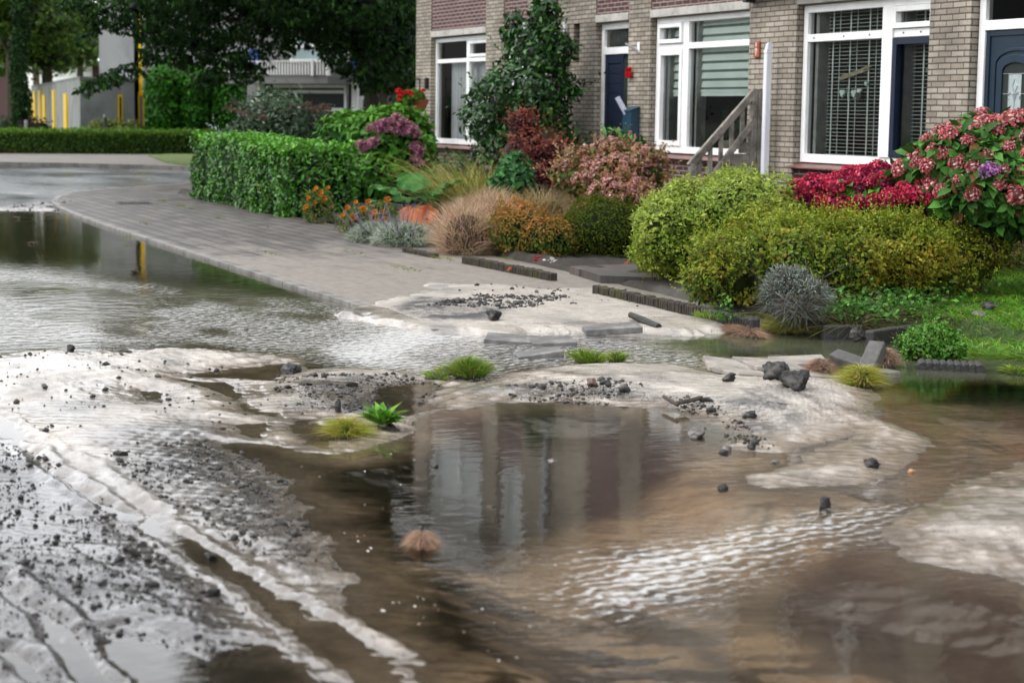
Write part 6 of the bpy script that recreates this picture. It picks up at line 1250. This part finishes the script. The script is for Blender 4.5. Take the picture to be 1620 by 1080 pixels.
rl_ = empty('balcony_railing', (*at2(460, APD), 0)); hang(rl_, ap)
ua, ub = U(461), U(572); mb = MB(); ta = np.array(a); tt = (np.array(b_)-ta); tt /= np.linalg.norm(tt); nn = np.array((-tt[1], tt[0])); nn = nn if nn @ ta > 0 else -nn
def bal(u0, u1, z0, z1, mb, off=1.36, th=.03): p = ta+tt*u0-nn*off; q = ta+tt*u1-nn*off; mb.prism([p, q, q+nn*th, p+nn*th], z0, z1)
k = ua
while k < ub: bal(k, k+.055, Zp(121), Zp(101), mb); k += .115
mb.build('bars', WHITE, rl_); mb = MB()
for u in (U(461), U(546), U(571)): bal(u-.05, u+.05, Zp(122), Zp(98), mb, 1.40, .06)
bal(U(440), U(572), Zp(100.5), Zp(99), mb, 1.40, .07); bal(U(395), U(445), Zp(118), Zp(114.5), mb, 1.40, .07); mb.build('posts', WHITE, rl_)
mb = MB(); bal(U(405), U(572), Zp(121.5), Zp(103), mb, 1.30, .02); mb.build('backing_panel', plain('grey_panel', (.20, .19, .19), .7), rl_)

# hedges beyond the crossing street
PD = [((.06, .13, .016), 4), ((.035, .08, .012), 4), ((.11, .21, .025), 2)]
lh = empty('low_hedge', (*G(150, 248), 0)); tag(lh, 'long low dark clipped hedge across the side street', 'hedge')
rng = np.random.default_rng(300); a0 = np.array(G(-140, 247)); a1 = np.array(G(345, 249.5)); L = np.linalg.norm(a1-a0); t = (a1-a0)/L; nn_ = np.array((-t[1], t[0])); nn_ = nn_ if nn_ @ a0 > 0 else -nn_
n = 15000; u = rng.random(n)*L; top = rng.random(n) < .35; H_ = .80; P = np.zeros((n, 3)); dd = np.where(top, rng.random(n)*1.1, 0); zz = np.where(top, H_, rng.random(n)*H_)
P[:, :2] = a0+u[:, None]*t+dd[:, None]*nn_; P[:, 2] = zz; Dn = np.where(top[:, None], (0, 0, 1.), np.append(-nn_, 0)); P += Dn*(.07*noise3(P*2, 5)+rng.normal(0, .03, n))[:, None]; Nn, A, B = frames(Dn, rng, .5)
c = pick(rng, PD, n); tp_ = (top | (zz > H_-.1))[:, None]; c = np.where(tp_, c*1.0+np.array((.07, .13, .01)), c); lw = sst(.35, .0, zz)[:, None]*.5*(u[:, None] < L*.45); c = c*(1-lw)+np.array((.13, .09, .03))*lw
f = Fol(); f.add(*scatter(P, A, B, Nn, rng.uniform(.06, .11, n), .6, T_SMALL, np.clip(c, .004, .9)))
V = [(*(a0+nn_*.1), 0), (*(a1+nn_*.1), 0), (*(a1+nn_*1.0), 0), (*(a0+nn_*1.0), 0)]; V += [(v[0], v[1], H_-.07) for v in V]; f.add(np.array(V), [np.array([(4,5,6,7),(0,1,5,4),(1,2,6,5),(2,3,7,6),(3,0,4,7)])], np.tile((.01, .02, .005), (8, 1))); f.build('foliage', M['leaf'], lh)
mb = MB()
for k in range(40): p = a0+t*L*(k+.5)/40+nn_*.5; mb.tube([(*p, -.1), (*p, .5)], .03, 5)
mb.build('stem', M['bark'], lh)
def ell_hedge(name, label, x0, x1, y0, y1, d, n, size, pal, seed, depth=1.6, cat='hedge', **kw):
    p0 = at2(x0, d); p1 = at2(x1, d); zt_ = zof(y0, (x0+x1)/2, d); r = empty(name, (*((p0+p1)/2), 0)); tag(r, label, cat); k = max(3, int(np.linalg.norm(p1-p0)/1.2)); lumps = []
    for i in range(k):
        c_ = p0+(p1-p0)*(i+.5)/k
        for z in np.arange(.3, zt_-.3, .9): lumps.append((c_[0], c_[1], z+.2, np.linalg.norm(p1-p0)/k*.75, depth*.6, .7))
        lumps.append((c_[0], c_[1], zt_-.65, np.linalg.norm(p1-p0)/k*.72, depth*.6, .62))
    foliage('foliage', lumps, n, size, pal, r, seed=seed, **kw); stems(r, (*((p0+p1)/2), 0), [(q[0], q[1], q[2]) for q in lumps[::3]], .05); return r
ell_hedge('tall_hedge', 'tall bright green hedge in front of the apartment block', 234, 385, 121, 208, 61, 17000, .14, [((.045, .19, .012), 4), ((.025, .11, .010), 4), ((.08, .28, .02), 2)], 310, depth=1.0, tip=((.10, .34, .03), .5), bump=.08, cores=.85)
ell_hedge('golden_bush', 'small yellow green bush behind the low hedge and beside the bollard', 152, 214, 189, 210, 60.5, 2600, .10, [((.24, .28, .06), 3), ((.14, .18, .03), 3), ((.32, .36, .12), 1)], 311, depth=1.0, cat='bush', cores=.75)
ell_hedge('dark_bush', 'small dark purple bush beside the columnar tree', 44, 68, 194, 210, 60, 700, .10, [((.03, .02, .028), 3), ((.05, .03, .04), 2)], 312, depth=.8, cat='bush', cores=.75)
ell_hedge('far_bush', 'dark green hedge end at the left edge of the view', -120, 26, 190, 210, 66, 2800, .12, [((.035, .08, .012), 3), ((.02, .05, .01), 3)], 313, depth=1.2, cores=.8)
for x, d, lab in ((166, 59.6, 'dark bollard in front of the yellow green bush'), (41, 59.6, 'grey bollard at the foot of the columnar tree')):
    p = at2(x, d); o = empty('bollard', (*p, 0)); tag(o, lab, 'bollard'); z_ = zof(181 if x > 100 else 190, x, d); m_ = APB if x > 100 else CONC2; MB().tube([(*p, 0), (*p, z_-.1)], .055, 12).build('post', m_, o); MB().tube([(*p, z_-.1), (*p, z_)], [.065, .05], 12).build('cap', CONC2 if x > 100 else m_, o)

# ---- trees
def tree(name, label, base, lumps, n, size, pal, seed, trunk=.22, group=None, limbs=7, **kw):
    r = empty(name, base); tag(r, label, 'tree', group); foliage('crown', lumps, n, size, pal, r, seed=seed, **kw); rr = random.Random(seed); mb = MB(); top = max(q[2] for q in lumps)
    mb.tube([(base[0], base[1], -.3), (base[0], base[1], 1), (base[0]+rr.uniform(-.2, .2), base[1], top*.5), (base[0]+rr.uniform(-.3, .3), base[1], top)], [trunk*1.3, trunk, trunk*.7, trunk*.15], 10)
    for q in lumps[:limbs]:
        z0 = min(q[2]*.6+.6, top*.6); mb.tube([(base[0], base[1], z0), ((base[0]+q[0])/2, (base[1]+q[1])/2, (z0+q[2])/2+.3), (q[0], q[1], q[2])], [trunk*.45, trunk*.3, trunk*.1], 7)
    mb.build('trunk', M['bark'], r); return r
# columnar tree at the left
b_ = at2(33, 60.5); L_ = []
for z in np.arange(.7, 7.2, .55): L_.append((b_[0]+rnd.uniform(-.1, .1), b_[1]+rnd.uniform(-.1, .1), z, .13+.12*math.sin(min(1, z/6.)*2.7), .28, .5))
tree('columnar_tree', 'narrow dark columnar tree with ivy leaves at the left', (*b_, 0), L_, 9000, .11, [((.022, .07, .012), 4), ((.014, .04, .010), 4), ((.05, .13, .02), 1.)], 320, .12, limbs=0, bump=.3, cores=.55, up=.2)
# mid green trees behind the school
TG = [((.12, .21, .035), 4), ((.07, .13, .025), 4), ((.20, .32, .06), 2)]
def clumpy(cx, d, ytop, ybot, wpx, k, seed, s=1.3):
    rr = random.Random(seed); out = []
    for i in range(k):
        y = rr.uniform(ytop, ybot); x = cx+rr.gauss(0, wpx*.42)*(1-.35*abs((y-(ytop+ybot)/2)/(ybot-ytop))); dd = d+rr.uniform(-3, 3); q = AT(x, y, dd); out.append((*q, s*rr.uniform(.8, 1.5), s*rr.uniform(.8, 1.5), s*rr.uniform(.55, 1.0)))
    return out
for k, (x, d, lab, yt, yb, w, nn2) in enumerate(((75, 84, 'broad mid green tree behind the flat concrete building', -60, 85, 75, 30), (-20, 95, 'dark green tree at the far left edge', -80, 90, 70, 24), (128, 112, 'distant dull green tree between concrete building and tower', 35, 75, 40, 12), (20, 78, 'olive green tree filling the upper left corner', -90, 40, 60, 20))):
    tree('park_tree', lab, (*at2(x, d), 0), clumpy(x, d, yt, yb, w, nn2, 330+k), 9000, .26, TG if k != 1 else PD, 330+k, .3, 'trees behind the concrete building', bump=.3, freq=.9, cores=.6, up=.3)
# the big dark tree over the street corner
tb_ = at2(597, 47); LT = []; LH = []
rr = random.Random(41)
for i in range(34): LH.append((*AT(rr.uniform(600, 870), rr.uniform(-1000, -400), rr.uniform(50, 55)), 2., 2., 1.7))  # unseen crown behind the house, added to keep sky out of the puddle
for i in range(50):
    x = rr.uniform(340, 700); y = rr.uniform(-800, -160); x = max(x, 250+(-y-100)*.14); d = rr.uniform(42, 52); LH.append((*AT(x, y, d), rr.uniform(1.1, 1.9), rr.uniform(1.1, 1.9), rr.uniform(.9, 1.4)))
for i in range(60):
    x = rr.uniform(240, 655); y = rr.uniform(-170, 30); d = rr.uniform(41, 52); LT.append((*AT(x, y, d), rr.uniform(.8, 1.6), rr.uniform(.8, 1.6), rr.uniform(.5, .9)))
for x, y, d, a, c_ in ((600,60,45,1.4,1.0),(625,85,45,1.0,.9),(570,85,46,1.0,.7),(640,50,45,1.0,1.2),(630,115,44,.7,.5),(600,112,44,.6,.45),(585,125,44,.4,.3),(640,70,43.5,.9,1.1),(520,35,45,1.0,.5),(470,35,45,.9,.5),(420,50,45,.7,.5),(395,105,45,.55,.4),(370,88,44,.45,.3),(340,75,44,.5,.35),(345,112,44,.45,.35),(310,70,44,.8,.5),(300,92,44,.35,.25),(325,128,43.5,.35,.25),(270,60,44,.8,.5),(256,78,43,.45,.28),(238,88,43,.3,.2),(205,112,43,.45,.2),(175,122,42.5,.42,.16),(150,132,42,.4,.14),(135,140,42,.25,.12),(230,45,43,.45,.3),(190,30,43,.4,.25),(165,18,42.5,.5,.3),(140,8,42,.5,.2),(115,5,42,.4,.15),(215,15,43,.8,.5),(150,40,42.5,.28,.2),(130,58,42.5,.22,.16),(260,20,43,.9,.6),(455,72,44.5,.30,.25),(545,75,45,.3,.2),(500,65,45,.3,.2),(560,45,44,1.2,.7),(385,118,44,.3,.2)):
    LT.append((*AT(x, y, d), a*1.0, a*.9, c_))
TD = tree('drooping_tree', 'huge dark tree whose drooping branches hang over the street corner', (*tb_, 0), LT, 62000, .16, [((.022, .070, .013), 5), ((.012, .038, .009), 4), ((.055, .14, .02), 2)], 350, .42, limbs=50, bump=.35, freq=1.4, cores=.26, up=-.1, spread=.7, droop=.9, width=.42, core_col=(.003, .006, .003))
foliage('crown', LH, 36000, .34, [((.014, .046, .010), 5), ((.008, .026, .007), 4), ((.035, .095, .014), 1.6)], TD, seed=351, bump=.3, freq=.8, cores=.8, up=-.1, droop=.6, width=.45, core_col=(.004, .008, .003))  # includes the unseen lumps added behind the house
# hanging basket of geraniums on the corner of the end house
hb = empty('hanging_basket', (*AT(663, 160, 32.6)[:2], 1.6)); tag(hb, 'terracotta hanging basket with red geraniums at the house corner', 'hanging basket'); g = AT(664, 163, 32.6)
mb = MB(); mb.tube([(g[0], g[1], g[2]-.12), (g[0], g[1], g[2]+.06)], [.10, .17], 14); mb.build('basket', plain('terracotta_pot', (.36, .09, .04), .7), hb)
mb = MB(); mb.tube([(-32.2, HY-.02, g[2]+.45), (g[0], g[1], g[2]+.42), (g[0], g[1], g[2]+.05)], .012, 6); mb.build('bracket', plain('black_iron', (.02, .02, .02), .5), hb)
foliage('foliage', [px_lump(655, 154, 32.6, .24, .2, .14), px_lump(644, 156, 32.6, .18, .18, .12)], 700, .07, [((.09, .20, .03), 3), ((.16, .26, .05), 2)], hb, 'leaf', .7, T_BIG, seed=360, cores=.5)
GER = [head_mesh('flower', .05, 40, [((.75, .02, .03), 3), ((.80, .08, .06), 1)], 361, .03, .8)]
heads(hb, GER, None, 0, 3, spots=[AT(x, y, 32.4) for x, y in ((646,146),(640,147),(634,150),(630,144),(669,144),(633,157),(651,149))], scale=(.8, 1.25), name='flower')
o = MB().tube([(*at2(642, 33.5), 0), (*at2(642, 33.5), 1.75)], .03, 8).build('white_post', WHITE, None); tag(o, 'thin white post under the hanging basket', 'post')
# ================================================================== DEBRIS
CHUNK = plain('black_asphalt_chunk', (.014, .013, .013), .55, .5, 30, 1.0, 110, spec=.5, dirt=((.13, .12, .105), 9)); GREYROCK = plain('sandy_rock', (.12, .11, .105), .7, .4, 18, .9, 80, dirt=((.30, .28, .26), 9))
SLABS = plain('sandy_slab', (.30, .27, .235), .4, .25, 16, .6, 110, dirt=((.12, .11, .10), 6))
SLAB = plain('wet_concrete_slab', (.115, .11, .105), .35, .25, 22, .6, 130, dirt=((.26, .25, .235), 5)); BLK = plain('wet_concrete_block', (.085, .080, .075), .5, .35, 25, .9, 120)
def ground_z(x, y):
    hh, *_ = terrain(np.array([x, x]), np.array([y, y])); return float(hh[0])
def rock(x, y, label, size, seed, mat=None, name='asphalt_chunk', cat='rock', sink=.45, rot=0, sub=4, z=0, group=None, rough=.25):
    g = G(x, y, z); V, F = rock_geo(size, seed, sub, rough*1.35); a = rot; Rm = np.array([[math.cos(a), -math.sin(a), 0], [math.sin(a), math.cos(a), 0], [0, 0, 1]]); V = V @ Rm.T
    zz = max(ground_z(*g), -.01); o = np_mesh(name, V, F, mat or CHUNK); o.location = (g[0], g[1], zz+size[2]*(1-sink)); tag(o, label, cat, group); return o
rock(1226, 617, 'pointed black chunk, left of the two large ones on the sand bar', (.105, .085, .075), 401)
rock(1259, 630, 'squat black chunk, right of the two large ones on the sand bar', (.110, .085, .068), 402, rough=.3)
rock(1153, 622, 'small rounded black chunk left of the two large ones', (.040, .038, .034), 403)
rock(1101, 690, 'grey speckled rock half in the puddle edge', (.060, .05, .038), 404, GREYROCK)
rock(1377, 742, 'black chunk alone on the smooth sand lobe', (.042, .034, .026), 405)
rock(1304, 801, 'triangular black chunk standing in the shallow water', (.032, .028, .045), 406)
rock(457, 591, 'wide black chunk in the dark water strip on the left', (.095, .06, .045), 407)
rock(534, 657, 'upright dark chunk above the grass clod', (.034, .03, .045), 408)
rock(780, 518, 'grey black chunk at the edge of the rushing stream', (.07, .06, .05), 409)
rock(1185, 668, 'dark chunk low on the sand bar above the puddle', (.045, .035, .028), 410)
rock(1144, 772, 'flat dark stone in the puddle, nearest the smooth sand', (.030, .026, .020), 411)
rock(935, 620, 'reddish brown stone on the sand bar', (.050, .038, .030), 412, plain('brown_stone', (.11, .07, .055), .6, .3, 20, .8, 60))
rock(1190, 712, 'dark pebble at the right rim of the puddle', (.030, .024, .018), 413); rock(1228, 731, 'brownish pebble beside the smooth sand lobe', (.030, .024, .015), 414, GREYROCK)
rock(1442, 747, 'small orange brown pebble in the rapid water', (.024, .018, .014), 415, plain('orange_pebble', (.36, .19, .10), .5)); rock(1145, 716, 'small black stone in the green reflection', (.035, .028, .02), 416)
rock(875, 729, 'pale froth covered pebble in the puddle', (.030, .024, .014), 417, GREYROCK); rock(688, 738, 'pair of tiny dark pebbles in the white reflection', (.026, .02, .014), 418); rock(778, 800, 'flat dark pebble in the middle of the puddle', (.038, .022, .010), 419)
rock(1150, 712, 'grey stone right of the speckled rock', (.03, .026, .02), 424, GREYROCK); rock(112, 562, 'round black lump on the rippled sand at the left', (.038, .034, .03), 425)
rock(333, 880, 'large dark lump at the rim of the tyre rut', (.038, .026, .018), 426); rock(200, 876, 'long dark crumb in the near mud', (.036, .018, .014), 427); rock(235, 892, 'second long dark crumb in the near mud', (.032, .018, .014), 428)
# pile of broken blocks in the stream
def slab(x, y, label, lx, ly, th, rz, tilt=(0, 0), z=.0, m=SLAB, name='paving_slab', cat='paving slab', bev=.006, zc=None):
    if name == 'paving_slab' and 1100 < x < 1330: th = .03; z = z*.75; m = SLABS; tilt = (tilt[0]*1.25, tilt[1]*1.25)
    g = G(x, y, z); mb = MB(); mb.box(-lx/2, lx/2, -ly/2, ly/2, -th/2, th/2); o = mb.build(name, m, None, bevel=bev); o.location = (g[0], g[1], z if zc is None else zc); o.rotation_euler = (tilt[0], tilt[1], rz); tag(o, label, cat); return o
slab(1376, 578, 'long concrete block leaning up on the stone pile', .34, .10, .09, 2.2, (.0, -.65), .10, BLK, 'concrete_block', 'concrete block', .01)
slab(1340, 574, 'short concrete block under the leaning one', .20, .13, .09, .6, (.2, .25), .07, BLK, 'concrete_block', 'concrete block', .01)
slab(1392, 592, 'flat concrete block at the right foot of the pile', .26, .12, .05, 1.9, (.05, .06), .02, SLAB, 'concrete_block', 'concrete block', .01)
rock(1357, 556, 'round black lump on top of the stone pile', (.062, .055, .05), 430, z=.10).location.z = .20
rock(1341, 590, 'glossy black lump in front of the stone pile', (.075, .06, .065), 431)
# thrown up paving
slab(968, 520, 'tilted paving slab on the washed up sand, the right one', .40, .26, .045, 1.25, (.03, -.06), .05)
slab(810, 538, 'paving slab tilted in the rapids, left of a pair', .36, .30, .04, 1.1, (.04, .05), .01)
slab(872, 541, 'paving slab in the rapids, right of a pair', .30, .30, .04, 1.35, (.03, -.03), .01)
slab(852, 563, 'small sunken paving slab below the pair', .30, .14, .06, 1.45, (.1, -.12), .005)
slab(1160, 580, 'sand covered paving slab rising at the left', .34, .30, .045, 1.2, (.08, .10), .055); slab(1218, 577, 'sand covered paving slab in the middle of the row', .36, .32, .045, 1.55, (.05, .07), .055); slab(1185, 592, 'front paving slab half under sand', .36, .26, .045, 1.7, (.02, .10), .05)
slab(1262, 572, 'sand covered paving slab at the right end of the row', .34, .28, .04, 1.15, (.04, -.05), .05); slab(1295, 594, 'low paving slab under the root mat', .30, .2, .04, 1.3, (.03, .05), .012); slab(1320, 606, 'sandy slab beside the yellow green clump', .3, .16, .04, 1.8, (.03, .05), .012)
slab(1213, 607, 'thin dark slab edge showing in the sand', .16, .05, .03, 1.4, (.0, .1), .04, BLK); slab(1240, 640, 'thin dark splinter lying on the sand', .18, .02, .015, 1.0, (.0, .1), .045, BLK, 'splinter', 'splinter', .003)
# fallen strip of edging blocks
g0 = np.array(G(1452, 582)); g1 = np.array(G(1553, 587)); e = empty('edging_strip', (*g0, 0)); tag(e, 'fallen strip of black scalloped edging blocks lying in the stream', 'edging'); mb = MB(); n = 9
for k in range(n):
    p = g0+(g1-g0)*(k+.5)/n; mb.tube([(p[0]+.07, p[1]-.035, .018), (p[0]-.05, p[1]+.035, .026)], .030, 10)
mb.build('blocks', EDK, e, smooth=False); MB().beam((g0[0]-.05, g0[1]+.04, .01), (g1[0]-.05, g1[1]+.04, .01), .10, .04).build('strip_base', EDK, e)
# sticks
g = G(1020, 508, .06); mb = MB(); a_, b2 = G(997, 502, .08), G(1042, 517, .05); mb.tube([(*a_, .10), (*G(1020, 510, .06), .07), (*b2, .05)], [.022, .03, .025], 8); o = mb.build('branch', plain('wet_black_wood', (.03, .027, .022), .6, .4, 25, .9, 60)); tag(o, 'wet black branch beside the tilted slab', 'branch')
mb = MB(); mb.tube([(*G(1068, 640, .04), .045), (*G(1110, 632, .04), .05)], .012, 6); mb.tube([(*G(1050, 630, .04), .05), (*G(1072, 642, .04), .045)], .010, 6); o = mb.build('twig', M['bark']); tag(o, 'forked dark twig on the sand bar', 'twig')
o = rock(1565, 490, 'black lump of soil lying on the lawn', (.07, .05, .045), 440, z=.13); o.location.z = .16
o = rock(1548, 498, 'grey soil crumbs beside the black lump on the lawn', (.10, .04, .03), 441, GREYROCK, z=.13); o.location.z = .13
# litter on the soil beside the edging
def leafobj(x, y, z, label, c_, s_, seed, n=5):
    rng = np.random.default_rng(seed); g = G(x, y, z); P = np.stack([g[0]+rng.normal(0, s_*.7, n), g[1]+rng.normal(0, s_*.4, n), np.full(n, z+.012)+rng.uniform(0, .02, n)], 1); Nn, A, B = frames(np.tile((0, -.3, 1.), (n, 1)), rng, .4); f = Fol(); f.add(*scatter(P, A, B, Nn, np.full(n, s_)*rng.uniform(.6, 1.3, n), .8, T_BIG, pick(rng, [(c_, 1)], n))); o = f.build('fallen_leaf', M['leaf_dull']); tag(o, label, 'fallen leaves'); return o
leafobj(738, 0+410, .08, 'crimson petals beside the low edging end', (.5, .02, .03), .05, 1, 3) if False else None
leafobj(848, 413, .1, 'crimson petals on the soil by the mossy edging', (.45, .02, .04), .06, 2, 9); leafobj(872, 416, .1, 'white petals on the soil by the mossy edging', (.65, .62, .64), .06, 3, 5); leafobj(813, 428, .06, 'single rust leaf on the pavement', (.33, .08, .03), .07, 4, 1)
leafobj(998, 417, .1, 'rust brown leaves under the spirea, left patch', (.40, .15, .06), .07, 5, 4); leafobj(1032, 420, .1, 'rust brown leaves under the spirea, right patch', (.36, .15, .07), .06, 6, 6); leafobj(419, 366, .05, 'curled brown leaf alone on the paving', (.30, .16, .06), .07, 7, 1)
# crumbs: the larger ones are things, the dust of them is stuff
lump_me = []
for k in range(8):
    V, F = rock_geo((1, 1, .72), 500+k, 2, .35, 5); o = np_mesh('soil_lump', V, F, CHUNK); lump_me.append(o.data); bpy.data.objects.remove(o)
rng = np.random.default_rng(510)
def sample(poly, n):
    p = np.array(GP(poly)); x0, y0 = p.min(0); x1, y1 = p.max(0); X_ = []; Y_ = []
    while len(X_) < n:
        x = rng.uniform(x0, x1, n*3); y = rng.uniform(y0, y1, n*3); k = sdpoly(x, y, p) < 0; X_ += list(x[k]); Y_ += list(y[k])
    return np.array(X_[:n]), np.array(Y_[:n])
ZN = [([(-40,700),(60,720),(200,815),(330,925),(440,1020),(420,1080),(-60,1080)], 58, (.006, .016), 'black crumb in the near left mud between the tyre tracks', 'black crumbs in the near left mud', 3000, .0032),
      ([(130,700),(420,690),(500,800),(545,930),(400,880),(250,800)], 26, (.007, .015), 'small black crumb on the grey sand left of the dark puddle', 'black crumbs on the grey sand', 1500, .004),
      ([(430,600),(700,595),(700,640),(560,660),(470,650)], 16, (.010, .022), 'black crumb near the grass clods', 'black crumbs near the grass clods', 1100, .0042),
      ([(800,616),(960,612),(1120,640),(1200,690),(1230,715),(1150,700),(1060,645),(800,634)], 24, (.009, .020), 'black crumb along the upper rim of the puddle', 'black crumbs on the puddle rim', 900, .0045),
      ([(660,500),(740,480),(900,480),(920,495),(700,508)], 18, (.008, .017), 'dark crumb on the sand beside the pavement', 'dark crumbs on the pavement sand', 1700, .006),
      ([(0,560),(500,590),(500,680),(0,690)], 14, (.007, .012), 'small black crumb on the rippled sand bar', 'black crumbs on the rippled sand', 350, .006),
      ([(20,325),(130,318),(150,345),(100,340),(0,340)], 16, (.014, .03), 'dark lump on the wet road beyond the flood', 'dark lumps on the wet road', 200, .012),
      ([(300,345),(1080,470),(1000,500),(600,470),(250,375)], 0, (.01, .02), '', '', 700, .008)]
VV = []; FF = []; nv = 0; V0, F0 = rock_geo((1, 1, .7), 600, 1, .4, 4)
for poly, n, sr, lab, grp, nd_, ds in ZN:
    if n:
        n = int(n*.62)
        x, y = sample(poly, n); hh = terrain(x, y)[0]
        for i in range(n):
            s = rng.uniform(*sr)*(1+.8*(rng.random() < .12)); o = bpy.data.objects.new('soil_lump', lump_me[rng.integers(8)]); C.objects.link(o); o.location = (x[i], y[i], max(hh[i], -.004)+s*rng.uniform(-.05, .38)); o.scale = (s*rng.uniform(.8, 1.5), s, s*rng.uniform(.7, 1.0)); o.rotation_euler = (rng.normal(0, .3), rng.normal(0, .3), rng.uniform(0, 6)); tag(o, lab, 'soil lump', grp)
    x, y = sample(poly, nd_); hh = terrain(x, y)[0]; k = (hh > -.002) & (fbm(x*4, y*4, 77, 3) > -.12); x, y, hh = x[k], y[k], hh[k]; m = len(x); s = ds*np.exp(rng.normal(0, .6, m)); a = rng.uniform(0, 6.28, m)
    ca, sa = np.cos(a)[:, None], np.sin(a)[:, None]; vx = (V0[:, 0]*ca-V0[:, 1]*sa)*s[:, None]*1.3; vy = (V0[:, 0]*sa+V0[:, 1]*ca)*s[:, None]; vz = V0[:, 2]*s[:, None]*.8
    VV.append(np.stack([x[:, None]+vx, y[:, None]+vy, (hh+s*.3)[:, None]+vz], -1).reshape(-1, 3)); FF.append((F0[None]+(np.arange(m)*len(V0))[:, None, None]).reshape(-1, 3)+nv); nv += m*len(V0)
o = np_mesh('gravel', np.concatenate(VV), np.concatenate(FF), CHUNK); tag(o, 'fine dark grit strewn over the sand', 'gravel', kind='stuff')
# floating flecks of froth
FRM = plain('froth', (.62, .62, .60), .6, .1, 60, .5, 200); VV = []; FF = []; nv = 0
for poly, n, s0 in (([(430,720),(650,700),(900,900),(800,1000),(560,960),(540,860),(480,780)], 34, .003), ([(560,930),(900,960),(800,1060),(640,1040)], 30, .003)):
    x, y = sample(poly, n); k = terrain(x, y)[0] < -.008; x, y = x[k], y[k]; m = len(x); s = s0*np.exp(rng.normal(0, .5, m)); a = rng.uniform(0, 6.28, m)[:, None]
    vx = (V0[:, 0]*np.cos(a)-V0[:, 1]*np.sin(a))*s[:, None]*1.5; vy = (V0[:, 0]*np.sin(a)+V0[:, 1]*np.cos(a))*s[:, None]; vz = V0[:, 2]*s[:, None]*.35
    VV.append(np.stack([x[:, None]+vx, y[:, None]+vy, vz+.002], -1).reshape(-1, 3)); FF.append((F0[None]+(np.arange(m)*len(V0))[:, None, None]).reshape(-1, 3)+nv); nv += m*len(V0)
o = np_mesh('froth_flecks', np.concatenate(VV), np.concatenate(FF), FRM, smooth=True); tag(o, 'tiny flecks of froth floating on the puddles', 'froth', kind='stuff')
DEB = [((.10, .08, .05), 3), ((.20, .17, .11), 1), ((.30, .28, .24), .5)]
for x, y, s, lab in ((25, 346, .16, 'leafy debris raft on the flood at the far left'), (52, 386, .15, 'small debris raft on the flood below the first one'), (213, 432, .06, 'floating twig scrap on the flood near the kerb')):
    clod(x, y, lab, s*.8, s*.5, 160, .035, .012, DEB, int(x)+700, 1.3, .8, EARTH, hump=.015, cat='floating debris', name='debris_raft')
# drain grate in the pavement
gm = MB(); c_ = G(213, 321, .045)
for k in range(9): gm.box(c_[0]-.22, c_[0]+.22, c_[1]-.26+k*.06, c_[1]-.235+k*.06, .046, .056)
o = gm.build('drain_grate', plain('cast_iron', (.04, .038, .035), .6)); tag(o, 'dark slotted drain grate in the pavement at the bend', 'drain grate')

# ================================================================== LIGHT
w = bpy.data.worlds.new('World'); sc.world = w; w.use_nodes = True; nt = w.node_tree; bg = nt.nodes['Background']; bg.inputs['Strength'].default_value = .1
sky = nt.nodes.new('ShaderNodeTexSky'); sky.sky_type = 'NISHITA'; sky.sun_disc = False; sky.sun_elevation = R(48); sky.sun_rotation = R(200); sky.air_density = 1.2; sky.dust_density = 3
tc = nt.nodes.new('ShaderNodeTexCoord'); mpw = nt.nodes.new('ShaderNodeMapping'); mpw.inputs['Scale'].default_value = (1, 1, 2.2); nt.links.new(tc.outputs['Generated'], mpw.inputs[0])
cn = noise_node(nt, 2.2, 6, mpw.outputs[0], .55); cr = ramp(nt, cn.outputs[0], [(.32, (18, 19, 20.6)), (.62, (35, 35.3, 35.8))])
mxw = nt.nodes.new('ShaderNodeMixRGB'); mxw.inputs[0].default_value = .80; nt.links.new(sky.outputs[0], mxw.inputs[1]); nt.links.new(cr.outputs[0], mxw.inputs[2])
# sky darkened low behind the viewer, added so the panes mirror less white
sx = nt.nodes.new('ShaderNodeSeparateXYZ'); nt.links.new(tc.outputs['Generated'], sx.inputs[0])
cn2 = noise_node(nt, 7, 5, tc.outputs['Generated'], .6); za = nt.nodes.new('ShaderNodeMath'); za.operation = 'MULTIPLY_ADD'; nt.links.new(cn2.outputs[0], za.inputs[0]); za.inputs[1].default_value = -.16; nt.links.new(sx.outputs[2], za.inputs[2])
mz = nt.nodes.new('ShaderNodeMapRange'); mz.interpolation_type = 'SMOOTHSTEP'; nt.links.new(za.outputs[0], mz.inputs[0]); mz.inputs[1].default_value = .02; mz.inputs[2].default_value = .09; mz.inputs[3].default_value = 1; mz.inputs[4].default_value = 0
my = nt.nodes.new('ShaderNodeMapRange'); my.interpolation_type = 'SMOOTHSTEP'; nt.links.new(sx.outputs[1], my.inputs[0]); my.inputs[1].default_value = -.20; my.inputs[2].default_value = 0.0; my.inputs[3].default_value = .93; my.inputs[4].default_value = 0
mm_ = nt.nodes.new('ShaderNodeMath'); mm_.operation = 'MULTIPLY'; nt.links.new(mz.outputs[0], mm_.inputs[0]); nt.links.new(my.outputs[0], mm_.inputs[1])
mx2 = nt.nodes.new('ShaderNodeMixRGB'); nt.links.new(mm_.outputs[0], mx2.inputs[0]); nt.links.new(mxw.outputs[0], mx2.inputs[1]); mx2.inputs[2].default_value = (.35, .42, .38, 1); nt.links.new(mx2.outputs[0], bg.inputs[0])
sun = bpy.data.lights.new('sun', 'SUN'); sun.energy = 1.3; sun.angle = R(24); sun.color = (1, .96, .90); so = bpy.data.objects.new('sun', sun); C.objects.link(so)
sd_ = mathutils.Vector((math.sin(R(200))*math.cos(R(48)), math.cos(R(200))*math.cos(R(48)), math.sin(R(48)))); so.rotation_euler = sd_.to_track_quat('Z', 'Y').to_euler()
